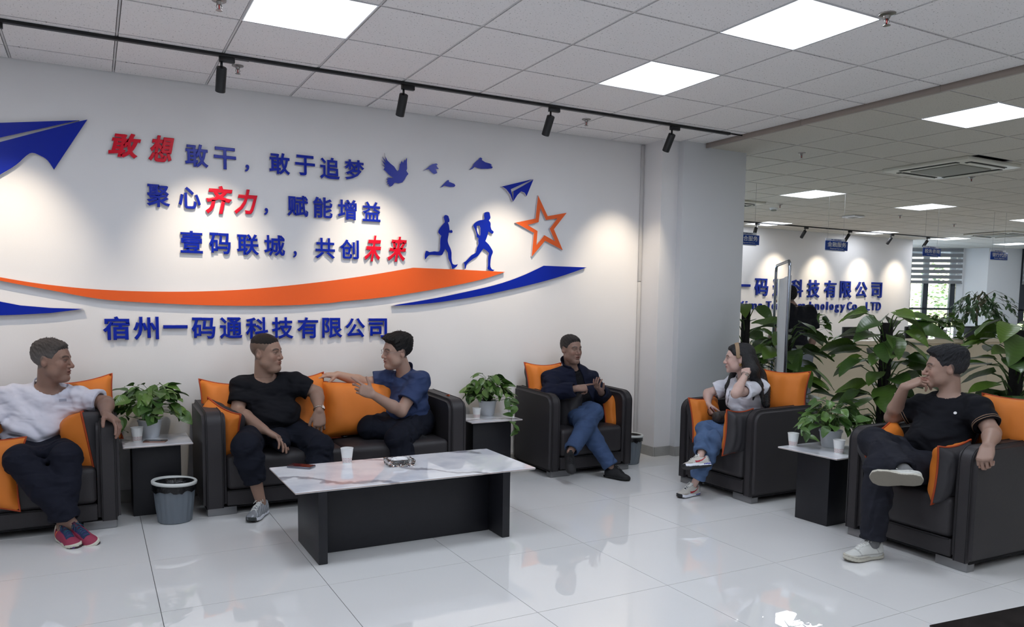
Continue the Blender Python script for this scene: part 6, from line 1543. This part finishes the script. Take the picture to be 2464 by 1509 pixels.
# ---- 2: man in the black tee with a watch
BLK = cloth('black_jersey', rgb(17, 18, 24)); SILV2 = mat('watch_silver', rgb(190, 180, 170), .25, 1.); DIAL = mat('watch_dial', rgb(226, 226, 224), .2)
J2 = dict(neck=jp(633, 906, -.29), shr=jp(583, 930, -.28), shl=jp(706, 922, -.30), elr=jp(571, 990, -.36), wrr=jp(636, 1034, -.64), ell=jp(762, 945, -.36), wrl=jp(768, 988, -.52),
          hpr=(.88, -.24, .50), hpl=(1.10, -.24, .50), knr=jp(592, 1074, -.78), knl=jp(770, 1076, -.70), anr=P(629, 1241, z=0.)+np.array([0, 0, .087]), anl=(1.20, -.80, .10))
c2_, R2_ = head_frame(jp(641, 849, -.33), hdir(641, 58, -.02), tilt=-.03)
def x2(cx):
    J = cx[0]['J']; w, e = J['wrl'], J['ell']; d = unit(w-e); q = w-d*.012; ax = axes(q, q+d, (1, 0, 0)); bm = bmesh.new()
    tube(bm, [q+(ax[:, 0]*math.cos(2*PI*i/28)*1.12+ax[:, 1]*math.sin(2*PI*i/28))*.034+d*.0 for i in range(28)], .0042, 6, True)
    b = bmo('watch_bracelet', bm, SILV2, cx[0]['root'], smooth=True)
    n = unit(np.array([.55, -.8, .1])-d*(np.array([.55, -.8, .1])@d)); R_ = frame_from(n).to_4x4(); R_.translation = Vector(q+n*.036)
    bm = bmesh.new(); lathe(bm, [(.019, -.004), (.0195, .002), (.017, .0045)], 24, R_); k = bmo('watch_case', bm, SILV2, b, angle=40)
    bm = bmesh.new(); lathe(bm, [(.0155, .0046), (.0155, .0052)], 24, R_); bmo('watch_face', bm, DIAL, b)
person('stocky man in a black tee and silver watch looking over his shoulder', J2, SK2,
       dict(c=c2_, R=R2_, k=1.08, fat=.8, nose=1.0, hair=dict(top=.007, side=.002, back=.001, front=.0, rough=.0006, seed=4, minz=.066), hcol=rgb(30, 26, 26), stub=rgb(92, 76, 66)),
       dict(belly=.12, arm=1.10, leg=1.08, neck=.062, fwd=(.30, -1, 0)), dict(mat=BLK, sleeve=.70, hem=-.05, collar=False, amp=.006, gr=.013, flare=.010, ngap=.008, ntilt=.65), dict(mat=cloth('dark_trousers', rgb(19, 22, 33)), gr=.015, len={'r': .62, 'l': .9}, w=(.072, .070, .056), top=.04),
       dict(r=(J2['anr'], unit(P(596, 1262, z=0)-P(637, 1236, z=0)), (0, 0, 1), RUN2, .98), l=(J2['anl'], (.1, -1, 0), (0, 0, 1), RUN2, 1.0)),
       dict(r=((.72, -.38, -.45), (-.25, -.1, -1), 1, (.25, .35, .40, .45), dict(k=1.18, spread=.10, thumb=(.9, .25))), l=((-.05, -.25, -1), (.15, 1, -.2), -1, (.45, .55, .6, .65), dict(k=1.16, thumb=(.6, .2)))), P(620, 1230, z=0), x2)
# ---- 3: man in the blue polo, glasses
POLO = cloth('blue_polo', rgb(50, 64, 100), .75); POLOD = cloth('polo_collar', rgb(36, 46, 78), .75)
J3 = dict(neck=jp(975, 898, -.30), shl=jp(1008, 918, -.44), shr=jp(938, 914, -.19), ell=jp(965, 990, -.52), wrl=jp(897, 950, -.58), elr=jp(880, 922, -.13), wrr=jp(812, 902, -.12),
          hpl=(2.12, -.36, .50), hpr=(2.10, -.17, .50), knl=jp(958, 1056, -.64), knr=jp(892, 1030, -.42), anl=(1.90, -.74, .10), anr=(1.99, -.52, .45))
c3_, R3_ = head_frame(jp(955, 846, -.33), hdir(955, -66, -.08), tilt=.10)
def x3(cx):
    c, R, k, root = c3_, R3_, 1.06, cx[0]['root']; w = lambda x, y, z: c+R@(np.array([x, y, z])*k); bm = bmesh.new()
    for s in (-1, 1):
        tube(bm, [w(s*(.034+.022*math.cos(2*PI*i/20)), .112-.006*abs(math.cos(2*PI*i/20)-0)*(1 if s*math.cos(2*PI*i/20)*s > 0 else 0)-.008*max(0, math.cos(2*PI*i/20)), .004+.0155*math.sin(2*PI*i/20)) for i in range(20)], .0011, 5, True)
        tube(bm, [w(s*.056, .102, .010), w(s*.076, .085, .012), w(s*.084, .02, .012), w(s*.083, -.012, .008), w(s*.08, -.03, -.01)], .0013, 5)
    tube(bm, [w(-.012, .112, .006), w(0, .1165, .009), w(.012, .112, .006)], .0011, 5); bmo('glasses', bm, mat('glasses_metal', rgb(140, 130, 126), .25, 1.), root, smooth=True)
    bm = bmesh.new()
    for i in range(3): bmesh.ops.create_uvsphere(bm, u_segments=8, v_segments=6, radius=.0055, matrix=Matrix.Translation(Vector(cx[0]['nb']+cx[0]['fwd']*(.108+.018*i)-cx[0]['spine']*(.07+.075*i))))
    bmo('buttons', bm, mat('polo_button', rgb(20, 24, 40), .4), cx[0]['shirt'], smooth=True)['kind'] = 'stuff'
person('man in a blue polo and glasses gesturing, legs crossed on the sofa', J3, SK3,
       dict(c=c3_, R=R3_, k=1.06, fat=.6, mouth=.35, hair=dict(top=.026, side=.006, back=.010, front=.012, rough=.003, seed=7), hcol=rgb(20, 18, 19), stub=rgb(70, 58, 54), tufts=(160, .020, (-.055, .055), (-.09, .08)), tdir=-.2),
       dict(belly=.12, arm=1.06, leg=1.08, neck=.055, fwd=(-1, -.42, 0)), dict(name='polo_shirt', mat=POLO, sleeve=.66, hem=-.06, amp=.006, gr=.014, flare=.010, collar=False, nh=.03, ntilt=.35, stand=(-.010, .030, .016, .022, .0035), colmat=POLOD), dict(mat=MATS['dark_trousers'], gr=.016, len={'l': .95, 'r': .96}, w=(.074, .070, .058), top=.11, cutf=.10, cuts='l'),
       dict(r=(J3['anr'], (.90, -.38, -.12), (.1, -.55, .8), DRS, .95), l=(J3['anl'], (-.3, -1, 0), (0, 0, 1), DRS, .95)),
       dict(l=((-.80, -.05, .42), (.05, 1, -.1), -1, (.08, .75, 1.1, 1.2), dict(k=1.12, thumb=(.75, -.1), thumb_curl=.15)), r=((-1, -.05, .02), (0, .2, -1), 1, (.15, .2, .2, .25), dict(k=1.0))), (1.9, -.6, 0), x3)
# ---- 4: man in the navy jacket and jeans
NAVJ = cloth('navy_fleece', rgb(24, 28, 46), .95); BLKP = cloth('black_polo', rgb(14, 15, 20)); 
def denim(name, c, c2):
    return cloth(name, c, .85, .0, (900, .2), (9, .16), .35)
JEA = denim('blue_denim', rgb(58, 76, 108), 0); JEA2 = denim('light_denim', rgb(78, 100, 134), 0); JEB = denim('black_denim', rgb(33, 34, 42), 0)
J4 = dict(neck=jp(1376, 886, -.30), shr=jp(1327, 912, -.30), shl=jp(1417, 912, -.28), elr=jp(1326, 948, -.44), wrr=jp(1387, 935, -.62), ell=jp(1452, 955, -.38), wrl=jp(1446, 943, -.60),
          hpr=(3.60, -.22, .50), hpl=(3.80, -.22, .50), knl=jp(1430, 992, -.66), knr=jp(1398, 1010, -.62), anl=jp(1372, 1088, -.86), anr=pz(1474, 1128, .080))
c4_, R4_ = head_frame(jp(1374, 841, -.33), hdir(1374, 40, -.03))
def x4(cx):
    c = cx[-1]; bm = bmesh.new()
    for i in range(2): bmesh.ops.create_uvsphere(bm, u_segments=8, v_segments=6, radius=.005, matrix=Matrix.Translation(Vector(c['nb']+c['fwd']*(.100+.014*i)-c['spine']*(.06+.055*i))))
    bmo('buttons', bm, mat('polo_button', rgb(20, 24, 40), .4), cx[0]['shirt'], smooth=True)['kind'] = 'stuff'
person('man in a navy zip jacket and blue jeans counting on his fingers', J4, SK4,
       dict(c=c4_, R=R4_, k=.99, fat=.35, mouth=.7, hair=dict(top=.012, side=.004, back=.004, front=.004, rough=.0018, seed=9), hcol=rgb(34, 30, 30), hgray=rgb(88, 84, 82), gmix=.3, stub=rgb(74, 62, 56)),
       dict(belly=.08, arm=.98, leg=.98, neck=.052, fwd=(.15, -1, 0)),
       [dict(name='polo_shirt', mat=BLKP, sleeve=.6, hem=-.05, gr=.008, amp=.003, collar=False, ntilt=.5, stand=(-.012, .022, .014, .020, .003)),
        dict(name='jacket', mat=NAVJ, sleeve=1.93, hem=-.07, gr=.022, amp=.006, collar=False, nh=.035, ntilt=.2, open=(-.02, .035, -.36, .085, -.12), stand=(-.010, .070, .020, .058, .004))],
       dict(mat=JEA, gr=.012, len={'l': .96, 'r': .95}, w=(.066, .064, .056), top=.04, amp=.0032),
       dict(l=(J4['anl'], (-.30, -.70, -.62), (-.2, -.65, .75), DRS, .93), r=(J4['anr'], (.35, -.9, .0), (.25, .1, 1), DRS, .93)),
       dict(r=((.96, -.1, .06), (.0, .55, -.8), 1, (.05, 1.0, 1.15, 1.2), dict(k=.98, thumb=(.7, .4))), l=((-.62, -.30, .45), (-.35, -.35, .9), -1, (.55, .5, .45, .3), dict(k=.96, thumb=(.5, .5)))), P(1420, 1140, z=0), x4)
# ---- 5: woman in a white blouse
BLO = cloth('white_blouse', rgb(212, 212, 220), .6); J5 = dict(neck=jp(1793, 909, -1.64), shl=jp(1826, 932, -1.76), shr=jp(1760, 926, -1.46), ell=jp(1770, 947, -1.93), wrl=jp(1794, 902, -1.85), elr=jp(1703, 946, -1.34), wrr=jp(1704, 972, -1.42),
          hpl=(4.50, -1.73, .49), hpr=(4.50, -1.53, .49), knr=jp(1694, 1034, -1.56), knl=jp(1722, 1056, -1.72), anr=jp(1686, 1102, -1.74), anl=pz(1668, 1170, .074))
c5_, R5_ = head_frame(jp(1777, 864, -1.63), hdir(1777, -86, -.03), tilt=0)
HK5 = .93; HAIRW = mat('black_hair', rgb(16, 14, 17), .42, spec=.5, bump=(240, .5)); TAN = mat('tan_band', rgb(150, 124, 96), .7)
def x5(cx):
    c, R, k, root = c5_, R5_, HK5, cx[0]['root']; w = lambda x, y, z: c+R@(np.array([x, y, z])*k)
    B = Blob(); B.add(hair_blob(c, R, k, top=.012, side=.008, back=.012, front=.004, rough=.0008, hl_off=-.004), .0)
    pl = lambda u, v, y: P(u, v, y=y)
    B.cap(w(0, -.06, .05), w(0, -.09, -.03), .075*k, .062*k, .03); B.cap(w(.04, -.05, .03), pl(1808, 893, -1.78), .050, .056, .04)
    B.cap(w(0, -.09, -.03), pl(1822, 905, -1.66), .062, .060, .04); B.cap(pl(1822, 905, -1.66), pl(1838, 935, -1.74), .060, .050, .04); B.cap(pl(1838, 935, -1.78), pl(1844, 975, -1.84), .050, .028, .03); B.cap(pl(1830, 925, -1.84), pl(1836, 972, -1.87), .022, .010, .03)
    B.cap(pl(1808, 893, -1.78), pl(1824, 925, -1.80), .050, .034, .03); B.cap(pl(1822, 925, -1.80), pl(1812, 962, -1.84), .018, .006, .02)
    B.cap(w(-.05, .0, -.02), pl(1764, 905, -1.50), .030, .026, .03); B.cap(pl(1764, 905, -1.50), pl(1752, 930, -1.50), .030, .024, .02); B.cap(pl(1752, 930, -1.50), pl(1745, 955, -1.50), .022, .008, .02)
    dn = unit(pl(1836, 940, -1.66)-w(0, -.06, .05))
    ax = axes(w(0, -.06, .05), pl(1836, 940, -1.66), R[:, 0])
    face = lambda p: f_ell(p, w(0, .075, -.03), np.array([.085, .075, .11])*k, R)
    def f(p):
        d = B(p); v = p-c.astype(F32); a, b = v@ax[:, 0].astype(F32), v@ax[:, 1].astype(F32)
        z = v@ax[:, 2].astype(F32); d = d-.0011*np.sin(a*520+1.2*np.sin(z*9))-.0011*np.sin(b*560+1.5*np.sin(z*7+a*30))
        L = v@R.astype(F32)/k; ear = (L[:, 1] > -.022)*(L[:, 2] < .035); d = np.where(ear & (L[:, 0] > .03), np.maximum(d, .004), d)
        return smax(d, -face(p), .006)
    V, Q = mesh_sdf(f, *bounds([w(0, 0, .1), pl(1843, 990, -1.7), pl(1745, 955, -1.5), w(0, .1, 0), pl(1812, 962, -1.84)], .09), .0034); np_mesh('long_hair', V, Q, HAIRW, root)
    hb = hair_blob(c, R, k, top=.0185, side=.0150, back=.016, front=.0062, rough=0, hl_off=-.05)
    def fb(p):
        L = (p-c.astype(F32))@R.astype(F32)/k; s = L[:, 1]-.014-.10*(L[:, 2]-.10); return smax(smax(hb(p), (np.abs(s)-.017)*k, .002), (.012-L[:, 2])*k, .004)
    V, Q = mesh_sdf(fb, c-.15, c+.16, .0032); np_mesh('headband', V, Q, TAN, root)
    GD = mat('gold', rgb(200, 160, 90), .2, 1.); bm = bmesh.new(); q = w(.086, -.010, -.045)
    tube(bm, [q+R@np.array([0, .007*math.cos(t), .009*math.sin(t)]) for t in [2*PI*i/18 for i in range(18)]], .0032, 6, True); bmo('earring', bm, GD, root, smooth=True)
    J = cx[0]['J']; d = unit(J['wrl']-J['ell']); q = J['wrl']-d*.004; a2 = axes(q, q+d, (1, 0, 0)); bm = bmesh.new()
    tube(bm, [q+(a2[:, 0]*math.cos(2*PI*i/24)+a2[:, 1]*math.sin(2*PI*i/24))*.031 for i in range(24)], .0032, 6, True); b = bmo('bracelet', bm, SILV2, root, smooth=True)
    R_ = frame_from((-.5, -.85, .1)).to_4x4(); R_.translation = Vector(q+unit((-.5, -.85, .1))*.031); bm = bmesh.new(); lathe(bm, [(.013, -.003), (.013, .004)], 18, R_); bmo('bracelet_plate', bm, SILV2, b)
    bm = bmesh.new(); nb, sp, fw, sd = cx[0]['nb'], cx[0]['spine'], cx[0]['fwd'], cx[0]['sd']
    tube(bm, [nb+sp*(.012-.016*math.cos(t))+(fw*math.cos(t)*.9+sd*math.sin(t))*.069 for t in [-1.9+3.8*i/24 for i in range(25)]], .004, 6); bmo('necklace', bm, SILV2, root, smooth=True)
    # ribbon down the blouse front
    pp = []
    for u, v in ((1757, 940), (1754, 952), (1752, 964), (1750, 976)):
        d_ = RC.T @ np.array([(u-PX)/FPX, (v-PY)/FPX, 1.]); t = np.linspace(4., 7, 1500); P_ = (CAMC+d_*t[:, None]).astype(F32); i = int(np.argmax(cx[0]['fs'](P_) < 0)); pp.append(P_[max(i-1, 0)].astype(float))
    bm = bmesh.new(); tube(bm, pp, .003, 6); bmo('ribbon', bm, mat('black_ribbon', rgb(15, 14, 16), .5), cx[0]['shirt'], smooth=True)
person('woman in a white blouse with long black hair and tan headband', J5, SK5,
       dict(c=c5_, R=R5_, k=HK5, fat=.15, mouth=.15, hair=None, lips=rgb(150, 80, 80), brow=rgb(50, 38, 36)),
       dict(g=.88, arm=.80, leg=.84, neck=.045, fwd=(-.9, -.30, 0), female=True), dict(name='blouse', mat=BLO, sleeve=.68, hem=-.06, amp=.008, gr=.012, flare=.012, neckr=.07, ntilt=.8, collar=False, stand=(-.014, .022, .022, .030, .003)),
       dict(mat=JEA2, gr=.010, len={'l': .84, 'r': .84}, w=(.064, .062, .060), top=.06),
       dict(r=(J5['anr'], (-.92, .30, -.08), (.40, .35, .75), WSN, .86), l=(J5['anl'], unit(P(1618, 1197, z=0)-P(1682, 1186, z=0)), (0, 0, 1), WSN, .86)),
       dict(r=((.12, -.35, -.9), (.9, -.3, -.1), 1, (.5, .65, .75, .8), dict(k=.88)), l=((.62, .62, .48), (.5, .3, -.8), -1, (.5, .55, .6, .6), dict(k=.84, spread=.03, thumb=(.3, .3)))), P(1660, 1190, z=0), x5)
# phone and handbag held on her lap
def seg_box(name, a, b, up, w, t, m, parent): 
    ax = axes(a, b, up); L = np.linalg.norm(V3(b)-V3(a)); M = Matrix([[*ax[i], 0] for i in range(3)]+[[0, 0, 0, 1]]); M.translation = Vector(a); return box(name, (-w/2, -t/2, 0), (w/2, t/2, L), m, parent, .003, 2, M=M)
a, b = P(1709, 980, y=-1.50), P(1729, 1005, y=-1.56); e = empty('smartphone', tuple(a), 0, 'black smartphone with a rosy rim held in the woman\'s hand', 'phone')
seg_box('body', a, b+(b-a)*.25, (-.6, -.2, .6), .074, .010, PHB, e); seg_box('rim', a+(b-a)*.02, b+(b-a)*.2, (-.6, -.2, .6), .0765, .004, mat('rosy_rim', rgb(190, 130, 150), .25, .8), e)
a = P(1741, 1000, y=-1.60); e = empty('handbag', tuple(a), 0, 'small dark patterned handbag with chain on the woman\'s lap', 'handbag'); BGM = mat('bag_pattern', rgb(52, 46, 42), .5, noise=(60, .5)); 
softbox('bag_body', (a[0]-.10, a[1]-.04, a[2]-.05), (a[0]+.10, a[1]+.04, a[2]+.028), BGM, e, .03, .008)
bm = bmesh.new(); tube(bm, [P(u, v, y=-1.55) for u, v in ((1704, 984), (1703, 992), (1706, 999), (1713, 1002), (1722, 1003), (1730, 1001))], .003, 6); bmo('bag_chain', bm, mat('dark_chain', rgb(40, 38, 36), .3, .8), e, smooth=True)
# ---- 6: man in black at the right
TIP = mat('sleeve_piping', rgb(150, 120, 96), .7)
J6 = dict(neck=jp(2287, 950, -3.25), shl=jx(2352, 984, 4.47), shr=jx(2220, 978, 4.50), ell=jx(2388, 1042, 4.40), wrl=jx(2378, 1072, 4.19), elr=jp(2146, 1005, -2.93), wrr=jp(2176, 932, -3.06),
          hpl=(4.44, -3.36, .51), hpr=(4.44, -3.14, .51), knr=jp(2100, 1062, -3.06), knl=jp(2116, 1126, -3.22), anr=jp(2184, 1142, -3.44), anl=pz(2098, 1310, .086))
c6_, R6_ = head_frame(jp(2276, 886, -3.22), hdir(2276, -80, -.06))
def x6(cx):
    badge(cx[0], 2299, 994, .020, .017, mat('white_badge', rgb(232, 232, 230), .5), 'chest_badge', True)
    for s in 'lr':
        J = cx[0]['J']; a, e = J['sh'+s], J['el'+s]; d = unit(e-a)
        for o, mt in ((-.004, TIP), (-.018, TIP)):
            q = a+(e-a)*.68+d*o; ax = axes(q, q+d, (0, 0, 1) if abs(d[2]) < .8 else (1, 0, 0)); pts = []
            for i in range(32):
                dd = ax[:, 0]*math.cos(2*PI*i/32)+ax[:, 1]*math.sin(2*PI*i/32); ts = np.linspace(.04, .12, 80); f_ = cx[0]['fs']((q-d*.004+dd*ts[:, None]).astype(F32)); k = np.nonzero(f_ < 0)[0]
                pts.append(q-d*.002+dd*(ts[k[-1]]+.0005 if len(k) else .07))
            bm = bmesh.new(); tube(bm, pts, .0022, 5, True); bmo('sleeve_piping', bm, mt, cx[0]['shirt'], smooth=True)
person('man in a black tee with a small white badge, hand at his mouth', J6, SK6,
       dict(c=c6_, R=R6_, k=1.03, fat=.3, nose=1.05, hair=dict(top=.022, side=.007, back=.009, front=.012, rough=.0022, seed=12), hcol=rgb(24, 24, 27), hgray=rgb(78, 80, 86), gmix=.25, stub=rgb(66, 56, 52)),
       dict(belly=.10, arm=1.04, leg=1.02, neck=.056, fwd=(-1, -.05, 0), sock=mat('grey_sock', rgb(112, 112, 112), .9)), dict(mat=BLK, sleeve=.68, hem=-.05, collar=False, amp=.0055, gr=.013, flare=.008, ngap=.008, ntilt=.65), dict(mat=JEB, gr=.012, len={'l': .94, 'r': .90}, w=(.070, .066, .054), top=.04),
       dict(r=(J6['anr'], (-.54, .84, -.08), (.84, .52, .22), WHS, .98), l=(J6['anl'], unit(P(2006, 1352, z=0)-P(2118, 1340, z=0)), (0, 0, 1), WHS, 1.0)),
       dict(r=(unit(P(2240, 904, y=-3.17)-J6['wrr']), (.35, .1, -.95), 1, (.45, .55, .68, .8), dict(k=1.04, thumb=(.3, .6))), l=((-.66, -.20, -.72), (.70, .1, -.7), -1, (1.0, 1.05, 1.1, 1.1), dict(k=1.06, thumb=(.5, .6), spread=.04))), P(2080, 1340, z=0), x6)
# ---- 7: person standing at the counter, seen from behind
GRY = cloth('grey_trousers', rgb(120, 124, 132)); bx, by = P(1922, 735, y=0.)[0], .0
J7 = dict(neck=(bx-.05, by+.01, 1.45), shl=(bx-.19, by-.02, 1.43), shr=(bx+.19, by+.02, 1.41), ell=(bx-.25, by+.10, 1.16), wrl=(bx-.20, by+.28, 1.10), elr=(bx+.25, by-.02, 1.14), wrr=(bx+.22, by+.06, .90),
          hpl=(bx-.10, by, .92), hpr=(bx+.10, by, .92), knl=(bx-.11, by-.01, .50), knr=(bx+.11, by-.01, .50), anl=(bx-.12, by-.03, .09), anr=(bx+.12, by-.03, .09))
c7_, R7_ = head_frame((bx-.15, by+.05, 1.575), (-.3, 1, -.15))
person('person in a black tee and grey trousers standing at the counter, seen from behind', J7, SK4,
       dict(c=c7_, R=R7_, k=1., hair=dict(top=.016, side=.008, back=.008, rough=.002, seed=3), hcol=rgb(20, 18, 18), stub=rgb(60, 50, 46)),
       dict(fwd=(0, 1, 0)), dict(mat=BLK, sleeve=.72, hem=-.10, amp=.005, gr=.016), dict(mat=GRY, gr=.016, len=.97, w=(.072, .066, .060), top=.10, cutf=.4),
       dict(l=(J7['anl'], (-.1, 1, 0), (0, 0, 1), DRS, .95), r=(J7['anr'], (.1, 1, 0), (0, 0, 1), DRS, .95)),
       dict(l=((0, 1, -.1), (0, 0, -1), -1, (.2, .2, .2, .2)), r=((0, .2, -1), (-1, .1, 0), 1, (.3, .35, .4, .4))), (bx, by, 0))
